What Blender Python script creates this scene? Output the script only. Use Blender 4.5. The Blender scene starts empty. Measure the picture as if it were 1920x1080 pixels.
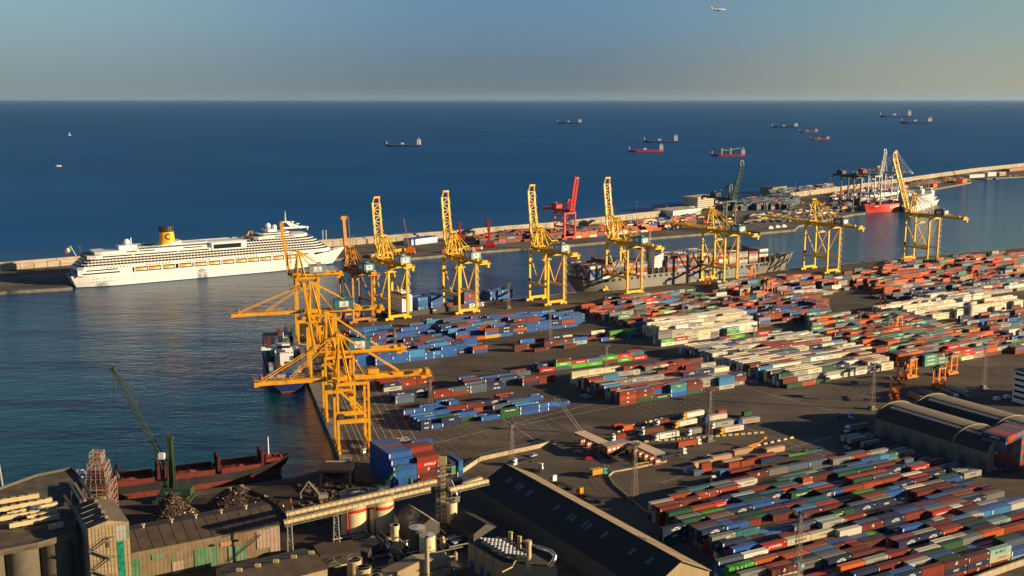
import bpy, math, random
from mathutils import Vector, Matrix
R = math.radians
PI = math.pi
C = bpy.context.scene.collection
scene = bpy.context.scene

# ------------------------------------------------------------------ camera
FPX = 2050.0            # focal length in pixels of the 1920 px wide photograph
HC = 182.0              # camera height over the quay
PITCH = math.atan((540 - 184.5) / FPX)
SP, CP = math.sin(PITCH), math.cos(PITCH)
cam_d = bpy.data.cameras.new('camera')
cam = bpy.data.objects.new('camera', cam_d); C.objects.link(cam)
cam_d.sensor_width = 36.0
cam_d.lens = 36.0 * FPX / 1920.0
cam_d.clip_start = 1.0
cam_d.clip_end = 400000.0
cam.location = (0, 0, HC)
cam.rotation_euler = (R(90) - PITCH, 0, 0)
scene.camera = cam

# ------------------------------------------------------------------ world and sun
SUN_EL = R(13.5)
SUN_AZ = R(101.0)       # clockwise from +Y: to the right of the view, slightly behind
world = bpy.data.worlds.new('World'); scene.world = world
world.use_nodes = True
wn, wl = world.node_tree.nodes, world.node_tree.links
wn.clear()
sky = wn.new('ShaderNodeTexSky'); sky.sky_type = 'NISHITA'
sky.sun_disc = False
sky.sun_elevation = SUN_EL
sky.sun_rotation = SUN_AZ
sky.altitude = 180; sky.air_density = 1.0; sky.dust_density = 0.3; sky.ozone_density = 4.0
bg = wn.new('ShaderNodeBackground'); bg.inputs['Strength'].default_value = 0.060
wo = wn.new('ShaderNodeOutputWorld')
tn = wn.new('ShaderNodeVectorMath'); tn.operation = 'MULTIPLY'; tn.inputs[1].default_value = (0.56, 0.58, 0.66)
wl.new(sky.outputs[0], tn.inputs[0]); 
# hazy low sky: deepest blue at right angles to the sun, paler to both sides and greyer at the horizon
wtc = wn.new('ShaderNodeTexCoord'); wsp = wn.new('ShaderNodeSeparateXYZ'); wl.new(wtc.outputs['Generated'], wsp.inputs[0])
def wmap(src, a, b, interp='SMOOTHSTEP', c=0.0, d=1.0):
    m = wn.new('ShaderNodeMapRange'); m.interpolation_type = interp
    for i, v in enumerate((a, b, c, d)): m.inputs[i+1].default_value = v
    wl.new(src, m.inputs[0]); return m.outputs[0]
def wmix(f, A, B):
    m = wn.new('ShaderNodeMix'); m.data_type = 'RGBA'; wl.new(f, m.inputs['Factor'])
    for k, v in (('A', A), ('B', B)):
        if isinstance(v, tuple): m.inputs[k].default_value = (*v, 1)
        else: wl.new(v, m.inputs[k])
    return m.outputs['Result']
fe = wmap(wsp.outputs['Z'], -0.005, 0.085)
cc_ = wmix(fe, (1.40, 1.72, 1.95), (1.26, 2.39, 3.57)); cl_ = wmix(fe, (2.15, 2.70, 2.85), (2.5, 3.9, 4.3)); cr_ = wmix(fe, (3.6, 3.45, 2.5), (2.3, 3.5, 3.6))
wneg = wn.new('ShaderNodeMath'); wneg.operation = 'MULTIPLY'; wneg.inputs[1].default_value = -1; wl.new(wsp.outputs['X'], wneg.inputs[0])
c1_ = wmix(wmap(wneg.outputs[0], 0.02, 0.46), cc_, cl_); c2_ = wmix(wmap(wsp.outputs['X'], 0.02, 0.46), c1_, cr_)
wl.new(wmix(wmap(wsp.outputs['Z'], 0.09, 0.32), c2_, tn.outputs[0]), bg.inputs['Color']); wl.new(bg.outputs[0], wo.inputs['Surface'])
sd = bpy.data.lights.new('sun', 'SUN'); sd.energy = 5.0; sd.angle = R(0.5); sd.color = (1.0, 0.75, 0.44)
sun = bpy.data.objects.new('sun', sd); C.objects.link(sun)
sdir = Vector((math.sin(SUN_AZ) * math.cos(SUN_EL), math.cos(SUN_AZ) * math.cos(SUN_EL), math.sin(SUN_EL)))
sun.rotation_euler = sdir.to_track_quat('Z', 'Y').to_euler()
sun.location = sdir * 3000
scene.view_settings.view_transform = 'Standard'
scene.view_settings.look = 'None'
scene.view_settings.exposure = 0.85
scene.view_settings.gamma = 1.0
scene.cycles.max_bounces = 5
scene.cycles.diffuse_bounces = 2
scene.cycles.glossy_bounces = 3
scene.cycles.transmission_bounces = 3
scene.cycles.caustics_reflective = False
scene.cycles.caustics_refractive = False
scene.cycles.sample_clamp_indirect = 4.0
scene.cycles.use_denoising = True

# ------------------------------------------------------------------ helpers
def G(x, y, z=0.0):
    """world point at height z seen at photo pixel x, y"""
    dn = FPX * SP + (y - 540) * CP; fw = FPX * CP - (y - 540) * SP; t = (HC - z) / dn
    return Vector(((x - 960) * t, fw * t, z))
def PX(v):
    d = v[1] * CP + (HC - v[2]) * SP; w = (HC - v[2]) * CP - v[1] * SP
    return (960 + FPX * v[0] / d, 540 + FPX * w / d)
def az(a, b):
    return math.atan2(b[0] - a[0], b[1] - a[1])
def dirv(deg):
    a = R(deg); return Vector((math.sin(a), math.cos(a), 0))

MATS = {}
def mat(name, col, rough=0.6, metal=0.0, noise=0.12, scale=0.35, bump=0.0, spec=0.5, dirt=None, dirt_amt=0.35, dirt_scale=0.15, streak=0.0, emit=None):
    """principled material with mottled base colour; colour is real-world albedo, linear"""
    if name in MATS: return MATS[name]
    m = bpy.data.materials.new(name); MATS[name] = m
    m.use_nodes = True
    n, l = m.node_tree.nodes, m.node_tree.links
    b = n['Principled BSDF']
    b.inputs['Roughness'].default_value = rough; b.inputs['Metallic'].default_value = metal
    b.inputs['Specular IOR Level'].default_value = spec
    c4 = (col[0], col[1], col[2], 1)
    tc = n.new('ShaderNodeTexCoord')
    no = n.new('ShaderNodeTexNoise'); no.inputs['Scale'].default_value = scale; no.inputs['Detail'].default_value = 5
    l.new(tc.outputs['Object'], no.inputs['Vector'])
    mr = n.new('ShaderNodeMapRange'); mr.inputs[1].default_value = 0.3; mr.inputs[2].default_value = 0.7
    mr.inputs[3].default_value = 1 - noise; mr.inputs[4].default_value = 1 + noise
    l.new(no.outputs['Fac'], mr.inputs[0])
    mx = n.new('ShaderNodeVectorMath'); mx.operation = 'SCALE'
    mx.inputs[0].default_value = col
    l.new(mr.outputs[0], mx.inputs['Scale'])
    out = mx.outputs[0]
    if dirt is not None:
        n2 = n.new('ShaderNodeTexNoise'); n2.inputs['Scale'].default_value = dirt_scale; n2.inputs['Detail'].default_value = 8; n2.inputs['Roughness'].default_value = 0.65
        src = tc.outputs['Object']
        if streak:
            mp = n.new('ShaderNodeMapping'); mp.inputs['Scale'].default_value = (1, 1, streak)
            l.new(src, mp.inputs['Vector']); src = mp.outputs[0]
        l.new(src, n2.inputs['Vector'])
        r2 = n.new('ShaderNodeMapRange'); r2.inputs[1].default_value = 0.45; r2.inputs[2].default_value = 0.72
        r2.inputs[3].default_value = 0; r2.inputs[4].default_value = dirt_amt
        l.new(n2.outputs['Fac'], r2.inputs[0])
        mm = n.new('ShaderNodeMix'); mm.data_type = 'RGBA'
        l.new(r2.outputs[0], mm.inputs['Factor']); l.new(out, mm.inputs['A']); mm.inputs['B'].default_value = (*dirt, 1)
        out = mm.outputs['Result']
    l.new(out, b.inputs['Base Color'])
    if bump:
        bp = n.new('ShaderNodeBump'); bp.inputs['Strength'].default_value = bump; bp.inputs['Distance'].default_value = 0.3
        l.new(no.outputs['Fac'], bp.inputs['Height']); l.new(bp.outputs[0], b.inputs['Normal'])
    return m

class MB:
    """collects shapes and links them as ONE mesh object"""
    def __init__(s): s.v = []; s.f = []; s.m = []; s.sm = []
    def add(s, vs, fs, mi=0, smooth=False):
        o = len(s.v); s.v.extend([tuple(v) for v in vs])
        for f in fs: s.f.append(tuple(i + o for i in f)); s.m.append(mi); s.sm.append(smooth)
        return s
    def box(s, x0, y0, z0, x1, y1, z1, mi=0):
        if x0 > x1: x0, x1 = x1, x0
        if y0 > y1: y0, y1 = y1, y0
        if z0 > z1: z0, z1 = z1, z0
        return s.add([(x0,y0,z0),(x1,y0,z0),(x1,y1,z0),(x0,y1,z0),(x0,y0,z1),(x1,y0,z1),(x1,y1,z1),(x0,y1,z1)],
              [(0,3,2,1),(4,5,6,7),(0,1,5,4),(1,2,6,5),(2,3,7,6),(3,0,4,7)], mi)
    def cbox(s, cx, cy, cz, dx, dy, dz, mi=0):
        return s.box(cx-dx/2, cy-dy/2, cz-dz/2, cx+dx/2, cy+dy/2, cz+dz/2, mi)
    def rbox(s, cx, cy, z0, dx, dy, dz, ang, mi=0):
        """box standing at z0 turned by ang radians about z"""
        c, sn = math.cos(ang), math.sin(ang)
        P = [(cx + a*dx/2*c - b*dy/2*sn, cy + a*dx/2*sn + b*dy/2*c) for a, b in ((-1,-1),(1,-1),(1,1),(-1,1))]
        return s.prism(P, z0, z0+dz, mi)
    def prism(s, P, z0, z1, mi=0, top=None):
        """vertical prism over polygon P (counter-clockwise); z0, z1 may be lists"""
        n = len(P)
        ar = sum(P[i][0]*P[(i+1)%n][1]-P[(i+1)%n][0]*P[i][1] for i in range(n))
        a = list(z0) if isinstance(z0, (list, tuple)) else [z0]*n
        b = list(z1) if isinstance(z1, (list, tuple)) else [z1]*n
        P = list(P)
        if ar < 0: P.reverse(); a.reverse(); b.reverse()
        vs = [(P[i][0], P[i][1], a[i]) for i in range(n)] + [(P[i][0], P[i][1], b[i]) for i in range(n)]
        s.add(vs, [tuple(range(n-1, -1, -1))] + [(i, (i+1)%n, n+(i+1)%n, n+i) for i in range(n)], mi)
        s.add(vs[n:], [tuple(range(n))], mi if top is None else top)
        return s
    def beam(s, p, q, w=0.5, h=None, mi=0, up=(0,0,1)):
        p, q = Vector(p), Vector(q); h = w if h is None else h
        d = (q - p)
        if d.length < 1e-6: return s
        d.normalize(); u = Vector(up)
        if abs(d.dot(u)) > 0.98: u = Vector((1,0,0)) if abs(d.x) < 0.9 else Vector((0,1,0))
        x = d.cross(u).normalized(); y = x.cross(d).normalized()
        vs = []
        for c in (p, q):
            for a, b in ((-1,-1),(1,-1),(1,1),(-1,1)): vs.append(c + x*(a*w/2) + y*(b*h/2))
        return s.add(vs, [(0,1,2,3),(7,6,5,4),(0,4,5,1),(1,5,6,2),(2,6,7,3),(3,7,4,0)], mi)
    def tube(s, p, q, r0=0.2, r1=None, n=8, mi=0, smooth=True, caps=True):
        p, q = Vector(p), Vector(q); r1 = r0 if r1 is None else r1
        d = (q - p).normalized(); u = Vector((0,0,1))
        if abs(d.dot(u)) > 0.98: u = Vector((1,0,0))
        x = d.cross(u).normalized(); y = x.cross(d).normalized()
        vs = []
        for c, r in ((p, r0), (q, r1)):
            for i in range(n):
                a = 2*PI*i/n; vs.append(c + x*(math.cos(a)*r) + y*(math.sin(a)*r))
        s.add(vs, [(i, n+i, n+(i+1)%n, (i+1)%n) for i in range(n)], mi, smooth)
        if caps:
            s.add(vs[:n], [tuple(range(n))], mi); s.add(vs[n:], [tuple(range(n-1,-1,-1))], mi)
        return s
    def path(s, pts, r=0.2, n=8, mi=0):
        for a, b in zip(pts, pts[1:]): s.tube(a, b, r, r, n, mi)
        return s
    def lathe(s, prof, n=24, cx=0, cy=0, mi=0, smooth=True):
        """profile [(r, z)...] bottom to top"""
        vs = []
        for r, z in prof:
            for i in range(n):
                a = 2*PI*i/n; vs.append((cx + r*math.cos(a), cy + r*math.sin(a), z))
        fs = []
        for k in range(len(prof)-1):
            for i in range(n):
                fs.append((k*n+i, k*n+(i+1)%n, (k+1)*n+(i+1)%n, (k+1)*n+i))
        return s.add(vs, fs, mi, smooth)
    def quad(s, a, b, c, d, mi=0): return s.add([a,b,c,d], [(0,1,2,3)], mi)
    def cross(s, a0, a1, b0, b1, n, w, mi=0, rungs=True, dbl=False):
        """lattice between two chords a0-a1 and b0-b1"""
        a0, a1, b0, b1 = map(Vector, (a0, a1, b0, b1))
        for i in range(n):
            p, q = a0.lerp(a1, i/n), b0.lerp(b1, i/n); p2, q2 = a0.lerp(a1, (i+1)/n), b0.lerp(b1, (i+1)/n)
            if rungs: s.beam(p, q, w, w, mi)
            if i % 2 == 0 or dbl: s.beam(p, q2, w, w, mi)
            if i % 2 == 1 or dbl: s.beam(q, p2, w, w, mi)
        if rungs: s.beam(a1, b1, w, w, mi)
        return s
    def build(s, name, mats, parent=None, origin=None, **tags):
        me = bpy.data.meshes.new(name)
        vs = s.v
        if origin is not None:
            ox, oy, oz = origin; vs = [(x-ox, y-oy, z-oz) for x, y, z in s.v]
        me.from_pydata(vs, [], s.f); 
        if not isinstance(mats, (list, tuple)): mats = [mats]
        for m in mats: me.materials.append(m)
        me.polygons.foreach_set('material_index', s.m)
        me.polygons.foreach_set('use_smooth', s.sm)
        me.update()
        o = bpy.data.objects.new(name, me); C.objects.link(o)
        if parent is not None: o.parent = parent
        elif origin is not None: o.location = origin
        tag(o, **tags)
        return o

def tag(o, label=None, cat=None, group=None, kind=None):
    if label: o['label'] = label
    if cat: o['category'] = cat
    if group: o['group'] = group
    if kind: o['kind'] = kind
    return o
def thing(name, label, cat, loc=(0,0,0), rz=0.0, group=None):
    o = bpy.data.objects.new(name, None); C.objects.link(o)
    o.empty_display_size = 1.0
    o.location = loc; o.rotation_euler = (0, 0, rz)
    return tag(o, label, cat, group)
def dup(root, loc, rz, label=None, group=None):
    r = root.copy(); C.objects.link(r); r.location = loc; r.rotation_euler = (0, 0, rz)
    if label: r['label'] = label
    if group: r['group'] = group
    def rec(src, dst):
        for ch in KIDS.get(src.name, src.children):
            c = ch.copy(); C.objects.link(c); c.parent = dst
            rec(ch, c)
    rec(root, r)
    return r
KIDS = {}

_TXT = {}
def text_mesh(s):
    """flat lettering mesh of the built-in font, scaled to unit height, origin at its centre; returns verts, faces, width"""
    if s in _TXT: return _TXT[s]
    cu = bpy.data.curves.new('lettering', 'FONT'); cu.body = s; cu.align_x = 'CENTER'; cu.resolution_u = 2
    cu.offset = 0.02
    ob = bpy.data.objects.new('lettering', cu); C.objects.link(ob)
    bpy.context.view_layer.update()
    me = bpy.data.meshes.new_from_object(ob.evaluated_get(bpy.context.evaluated_depsgraph_get()))
    vs = [tuple(v.co) for v in me.vertices]; fs = [tuple(p.vertices) for p in me.polygons]
    bpy.data.objects.remove(ob); bpy.data.curves.remove(cu); bpy.data.meshes.remove(me)
    x0, x1 = min(v[0] for v in vs), max(v[0] for v in vs); y0, y1 = min(v[1] for v in vs), max(v[1] for v in vs)
    h = (y1-y0); cx, cy = (x0+x1)/2, (y0+y1)/2
    vs = [((v[0]-cx)/h, (v[1]-cy)/h) for v in vs]
    _TXT[s] = (vs, fs, (x1-x0)/h)
    return _TXT[s]
def text_on(mb, s, origin, right, up, height, width=None, mi=0):
    """lettering s centred at origin, running along right, letters upward along up"""
    vs, fs, w = text_mesh(s)
    o, r, u = Vector(origin), Vector(right).normalized(), Vector(up).normalized()
    sx = height if width is None else width / w
    mb.add([o + r*(x*sx) + u*(y*height) for x, y in vs], fs, mi)
    return mb
def ordinal(n):
    W = ['zeroth','first','second','third','fourth','fifth','sixth','seventh','eighth','ninth','tenth','eleventh','twelfth','thirteenth','fourteenth','fifteenth','sixteenth','seventeenth','eighteenth','nineteenth','twentieth','twenty-first','twenty-second','twenty-third','twenty-fourth','twenty-fifth','twenty-sixth','twenty-seventh','twenty-eighth','twenty-ninth','thirtieth']
    return W[n] if n < len(W) else 'last'
# ------------------------------------------------------------------ water
def sea_material():
    m = bpy.data.materials.new('sea_water'); m.use_nodes = True
    n, l = m.node_tree.nodes, m.node_tree.links
    b = n['Principled BSDF']
    b.inputs['IOR'].default_value = 1.33
    b.inputs['Roughness'].default_value = 0.12
    tc = n.new('ShaderNodeTexCoord')
    # body colour: greener harbour water near the quays, bluer open sea
    big = n.new('ShaderNodeTexNoise'); big.inputs['Scale'].default_value = 0.0016; big.inputs['Detail'].default_value = 4
    l.new(tc.outputs['Object'], big.inputs['Vector'])
    sep = n.new('ShaderNodeSeparateXYZ'); l.new(tc.outputs['Object'], sep.inputs[0])
    # distance seaward of the breakwater line
    ma = n.new('ShaderNodeMath'); ma.operation = 'MULTIPLY_ADD'; ma.inputs[1].default_value = -0.70; 
    l.new(sep.outputs['X'], ma.inputs[0]); l.new(sep.outputs['Y'], ma.inputs[2])
    rg = n.new('ShaderNodeMapRange'); rg.inputs[1].default_value = 700; rg.inputs[2].default_value = 1900
    l.new(ma.outputs[0], rg.inputs[0])
    mx = n.new('ShaderNodeMix'); mx.data_type = 'RGBA'
    mx.inputs['A'].default_value = (0.003, 0.047, 0.052, 1); mx.inputs['B'].default_value = (0.005, 0.078, 0.245, 1)
    l.new(rg.outputs[0], mx.inputs['Factor'])
    m2 = n.new('ShaderNodeVectorMath'); m2.operation = 'SCALE'
    mr = n.new('ShaderNodeMapRange'); mr.inputs[1].default_value = 0.3; mr.inputs[2].default_value = 0.7; mr.inputs[3].default_value = 0.85; mr.inputs[4].default_value = 1.15
    l.new(big.outputs['Fac'], mr.inputs[0])
    sp_ = n.new('ShaderNodeMapping'); sp_.inputs['Rotation'].default_value = (0, 0, R(14)); sp_.inputs['Scale'].default_value = (0.0007, 0.0045, 1); l.new(tc.outputs['Object'], sp_.inputs['Vector'])
    st_ = n.new('ShaderNodeTexNoise'); st_.inputs['Scale'].default_value = 1.0; st_.inputs['Detail'].default_value = 6; st_.inputs['Roughness'].default_value = 0.65; l.new(sp_.outputs[0], st_.inputs['Vector'])
    sr_ = n.new('ShaderNodeMapRange'); sr_.inputs[1].default_value = 0.35; sr_.inputs[2].default_value = 0.68; sr_.inputs[3].default_value = 0.93; sr_.inputs[4].default_value = 1.12; l.new(st_.outputs['Fac'], sr_.inputs[0])
    sm_ = n.new('ShaderNodeMath'); sm_.operation = 'MULTIPLY'; l.new(sr_.outputs[0], sm_.inputs[0]); l.new(mr.outputs[0], sm_.inputs[1]); l.new(sm_.outputs[0], m2.inputs['Scale']); l.new(mx.outputs['Result'], m2.inputs[0])
    b.inputs['Specular IOR Level'].default_value = 0.0; b.inputs['Roughness'].default_value = 1.0
    l.new(m2.outputs[0], b.inputs['Base Color'])
    # waves: swell, chop, ripples
    mp = n.new('ShaderNodeMapping'); mp.inputs['Rotation'].default_value = (0, 0, R(20)); mp.inputs['Scale'].default_value = (0.55, 1.3, 1)
    l.new(tc.outputs['Object'], mp.inputs['Vector'])
    def nz(scale, det, ro=0.55):
        t = n.new('ShaderNodeTexNoise'); t.inputs['Scale'].default_value = scale; t.inputs['Detail'].default_value = det
        t.inputs['Roughness'].default_value = ro; l.new(mp.outputs[0], t.inputs['Vector']); return t
    a = nz(0.045, 3); c = nz(0.16, 6, 0.62); pt = nz(0.006, 3)
    s1 = n.new('ShaderNodeMath'); s1.operation = 'MULTIPLY_ADD'; s1.inputs[1].default_value = 2.4
    l.new(a.outputs['Fac'], s1.inputs[0])
    cm = n.new('ShaderNodeMath'); cm.operation = 'MULTIPLY'; l.new(c.outputs['Fac'], cm.inputs[0])
    pr = n.new('ShaderNodeMapRange'); pr.inputs[1].default_value = 0.35; pr.inputs[2].default_value = 0.65; pr.inputs[3].default_value = 1.6; pr.inputs[4].default_value = 3.2
    l.new(pt.outputs['Fac'], pr.inputs[0]); l.new(pr.outputs[0], cm.inputs[1])
    l.new(cm.outputs[0], s1.inputs[2])
    bp = n.new('ShaderNodeBump'); bp.inputs['Distance'].default_value = 1.0; 
    bst = n.new('ShaderNodeMapRange'); bst.inputs[3].default_value = 0.17; bst.inputs[4].default_value = 0.36; l.new(rg.outputs[0], bst.inputs[0]); l.new(bst.outputs[0], bp.inputs['Strength'])
    l.new(s1.outputs[0], bp.inputs['Height'])
    # wave slopes keep a real sea from ever mirroring fully at grazing view: cap the reflectance
    gl = n.new('ShaderNodeBsdfGlossy'); grg = n.new('ShaderNodeMapRange'); grg.inputs[3].default_value = 0.05; grg.inputs[4].default_value = 0.16; l.new(rg.outputs[0], grg.inputs[0]); l.new(grg.outputs[0], gl.inputs['Roughness']); gl.inputs['Color'].default_value = (0.92, 0.95, 1, 1)
    l.new(bp.outputs[0], gl.inputs['Normal'])
    fn = n.new('ShaderNodeFresnel'); fn.inputs['IOR'].default_value = 1.33; l.new(bp.outputs[0], fn.inputs['Normal'])
    fm = n.new('ShaderNodeMapRange'); fm.inputs[1].default_value = 0.02; fm.inputs[2].default_value = 0.75; fm.inputs[3].default_value = 0.03; fm.inputs[2].default_value = 0.6
    cap = n.new('ShaderNodeMapRange'); cap.inputs[3].default_value = 0.64; cap.inputs[4].default_value = 0.09; l.new(rg.outputs[0], cap.inputs[0]); l.new(cap.outputs[0], fm.inputs[4])
    l.new(fn.outputs[0], fm.inputs[0])
    ms = n.new('ShaderNodeMixShader'); l.new(fm.outputs[0], ms.inputs[0]); l.new(b.outputs[0], ms.inputs[1]); l.new(gl.outputs[0], ms.inputs[2])
    l.new(ms.outputs[0], n['Material Output'].inputs['Surface'])
    return m
WATER_Z = -3.0
mb = MB()
S = 110000
mb.quad((-S, -2000, WATER_Z), (S, -2000, WATER_Z), (S, S, WATER_Z), (-S, S, WATER_Z))
mb.build('sea', sea_material(), kind='structure')

# ------------------------------------------------------------------ land
def ground_material(name, col, dirt, dscale=0.02, damt=0.6, fine=0.5):
    m = bpy.data.materials.new(name); m.use_nodes = True
    n, l = m.node_tree.nodes, m.node_tree.links
    b = n['Principled BSDF']; b.inputs['Roughness'].default_value = 0.85; b.inputs['Specular IOR Level'].default_value = 0.25
    tc = n.new('ShaderNodeTexCoord')
    def nz(scale, det, ro=0.6, st=None):
        t = n.new('ShaderNodeTexNoise'); t.inputs['Scale'].default_value = scale; t.inputs['Detail'].default_value = det; t.inputs['Roughness'].default_value = ro
        if st:
            mp = n.new('ShaderNodeMapping'); mp.inputs['Rotation'].default_value = (0, 0, R(st[0])); mp.inputs['Scale'].default_value = (st[1], st[2], 1)
            l.new(tc.outputs['Object'], mp.inputs['Vector']); l.new(mp.outputs[0], t.inputs['Vector'])
        else: l.new(tc.outputs['Object'], t.inputs['Vector'])
        return t
    def rng(src, a, bb, c, d):
        r = n.new('ShaderNodeMapRange'); r.inputs[1].default_value = a; r.inputs[2].default_value = bb; r.inputs[3].default_value = c; r.inputs[4].default_value = d
        l.new(src, r.inputs[0]); return r.outputs[0]
    f1 = rng(nz(dscale, 8, 0.62).outputs['Fac'], 0.42, 0.62, 0, damt)
    mm = n.new('ShaderNodeMix'); mm.data_type = 'RGBA'; mm.inputs['A'].default_value = (*col, 1); mm.inputs['B'].default_value = (*dirt, 1)
    l.new(f1, mm.inputs['Factor'])
    # tyre tracks drawn out along the aisles
    f2 = rng(nz(0.05, 6, 0.65, (28, 0.35, 1.8)).outputs['Fac'], 0.36, 0.66, 0.80, 1.18)
    f3 = rng(nz(fine, 4, 0.7).outputs['Fac'], 0.3, 0.7, 0.86, 1.14)
    # separately laid paving fields
    vo = n.new('ShaderNodeTexVoronoi'); vo.distance = 'CHEBYCHEV'; vo.inputs['Scale'].default_value = 0.022
    vm = n.new('ShaderNodeMapping'); vm.inputs['Rotation'].default_value = (0, 0, R(-28)); vm.inputs['Scale'].default_value = (0.6, 1.3, 1)
    l.new(tc.outputs['Object'], vm.inputs['Vector']); l.new(vm.outputs[0], vo.inputs['Vector'])
    vs_ = n.new('ShaderNodeSeparateColor'); l.new(vo.outputs['Color'], vs_.inputs[0]); f4 = rng(vs_.outputs[0], 0, 1, 0.80, 1.20)
    f5 = rng(nz(0.25, 3, 0.5).outputs['Fac'], 0.62, 0.74, 1.0, 0.62)
    m4 = n.new('ShaderNodeMath'); m4.operation = 'MULTIPLY'; l.new(f4, m4.inputs[0]); l.new(f5, m4.inputs[1])
    m5 = n.new('ShaderNodeMath'); m5.operation = 'MULTIPLY'; l.new(f2, m5.inputs[0]); l.new(m4.outputs[0], m5.inputs[1]); f2 = m5.outputs[0]
    mu = n.new('ShaderNodeMath'); mu.operation = 'MULTIPLY'; l.new(f2, mu.inputs[0]); l.new(f3, mu.inputs[1])
    sc_ = n.new('ShaderNodeVectorMath'); sc_.operation = 'SCALE'; l.new(mm.outputs['Result'], sc_.inputs[0]); l.new(mu.outputs[0], sc_.inputs['Scale'])
    l.new(sc_.outputs[0], b.inputs['Base Color'])
    return m
M_ASPH = ground_material('terminal_asphalt', (0.095, 0.076, 0.058), (0.155, 0.125, 0.094))
M_CONC = mat('quay_concrete', (0.20, 0.185, 0.16), 0.9, noise=0.2, scale=0.2, dirt=(0.05,0.045,0.04), dirt_amt=0.6)
M_FARLAND = ground_material('wharf_concrete', (0.15, 0.13, 0.105), (0.07, 0.062, 0.052), 0.012, 0.9)
M_EARTH = ground_material('scrapyard_earth', (0.075, 0.052, 0.035), (0.03, 0.024, 0.02), 0.05, 0.9)

QE = [G(x, y) for x, y in [(2600, 396), (1920, 463.5), (1660, 486.5), (1130, 541.5), (830, 577.5), (534, 608), (575, 710), (637, 861.5), (641, 872)]]
# south wharf, where the scrap is loaded
SE = [G(x, y) for x, y in [(600, 882), (548, 896), (230, 938), (-40, 975), (-900, 1090)]]
land = QE + SE + [Vector((-700, 120, 0)), Vector((-700, -600, 0)), Vector((1800, -600, 0)), Vector((1800, 1400, 0))]
def slab(name, poly, z1, mtop, mside=None, **k):
    mb = MB(); mb.prism([(p[0], p[1]) for p in poly], WATER_Z - 6, z1, 1, top=0)
    return mb.build(name, [mtop, mside or M_CONC], **k)
slab('terminal_ground', land, 0.0, M_ASPH, kind='structure')
# concrete cope along the quay edges, a step proud of the paving
def strip(name, pts, w, z, m, th=0.0, **k):
    mb = MB()
    for a, b in zip(pts, pts[1:]):
        a, b = Vector(a), Vector(b); d = (b - a); d.z = 0; d.normalize(); nrm = Vector((d.y, -d.x, 0))
        if th: mb.prism([(a.x, a.y), (b.x, b.y), (b + nrm*w)[:2], (a + nrm*w)[:2]], z, z+th)
        else: mb.quad((a.x, a.y, z), (a.x+nrm.x*w, a.y+nrm.y*w, z), (b.x+nrm.x*w, b.y+nrm.y*w, z), (b.x, b.y, z))
    return mb.build(name, m, **k)
strip('quay_kerb', QE[:6], -2.2, 0.0, M_CONC, 0.25, kind='structure')
strip('quay_kerb', QE[5:8], -6.5, 0.0, M_CONC, 0.30, kind='structure')
# scrap wharf ground patch
ep = [G(*p) for p in [(600, 887), (548, 904), (230, 949), (-40, 986), (-300, 1040), (-300, 1300), (700, 1300), (705, 960), (690, 905), (642, 873)]]
mb = MB(); mb.add([(p.x, p.y, 0.004) for p in ep], [tuple(range(len(ep)))[::-1]])
mb.build('scrapyard_ground', M_EARTH, kind='structure')

# outer breakwater wharf
fe = [(-300, 566), (0, 547), (148, 538), (400, 516), (640, 495.5), (700, 489.5), (816, 479.5), (914, 470), (1049, 460.5), (1222, 445.5), (1395, 431.5), (1425, 436), (1490, 430), (1497,423), (1601, 401), (1622, 399), (1640, 378), (1702, 362), (1780, 349), (1822, 341), (1800, 334), (1850, 334.5), (1920, 330.5), (2300, 300)]
wall_px = [(-300, 530), (0, 508), (145, 496), (640, 461), (835, 446), (923, 438), (1033, 429), (1238, 406), (1387, 384), (1575, 358.5), (1695, 341.5), (1830, 322), (1912, 313), (2300, 268)]
_c0, _c1 = G(158, 541, WATER_Z), G(643, 498, WATER_Z); _d = (_c1-_c0).normalized(); _n = Vector((-_d.y, _d.x, 0))
FE = [G(*p) for p in fe]
FE[2:5] = [G(136, 538.6)] + [_c0 - _d*14 + _n*37, _c1 + _d*20 + _n*37]   # berth of the cruise ship, set back behind its hull
FE = [Vector((p.x, p.y, 0)) for p in FE]; WL = [G(*p) for p in wall_px]
poly = WL + FE[::-1]
# seaward toe 18 m beyond the wall
SEA = []
for i, p in enumerate(WL):
    d = (WL[min(i+1, len(WL)-1)] - WL[max(i-1, 0)]).normalized(); SEA.append(p + Vector((-d.y, d.x, 0))*14)
slab('outer_wharf_ground', SEA + FE[::-1], 0.0, M_FARLAND, kind='structure')
M_WALL = mat('breakwater_concrete', (0.42, 0.36, 0.27), 0.9, noise=0.18, scale=0.05, dirt=(0.18,0.15,0.11), dirt_amt=0.6, dirt_scale=0.06, streak=6)
mb = MB()
for a, b in zip(WL, WL[1:]):
    d = (b - a).normalized(); nn = Vector((-d.y, d.x, 0))
    q = [a, b, b + nn*7, a + nn*7]
    mb.prism([(v.x, v.y) for v in q], 0, 6.5)
    q = [a + nn*2.5, b + nn*2.5, b + nn*6.8, a + nn*6.8]
    mb.prism([(v.x, v.y) for v in q], 6.5, 8.6)
    # buttress joints every 12 m
    L = (b - a).length
    for k in range(int(L/14)):
        p = a + d*(k*14+7) - nn*0.25
        mb.rbox(p.x, p.y, 0, 0.9, 0.5, 6.3, math.atan2(d.y, d.x))
bw = mb.build('breakwater_wall', M_WALL, label='long sunlit concrete breakwater wall between the outer wharf and the open sea', cat='sea wall')
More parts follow.
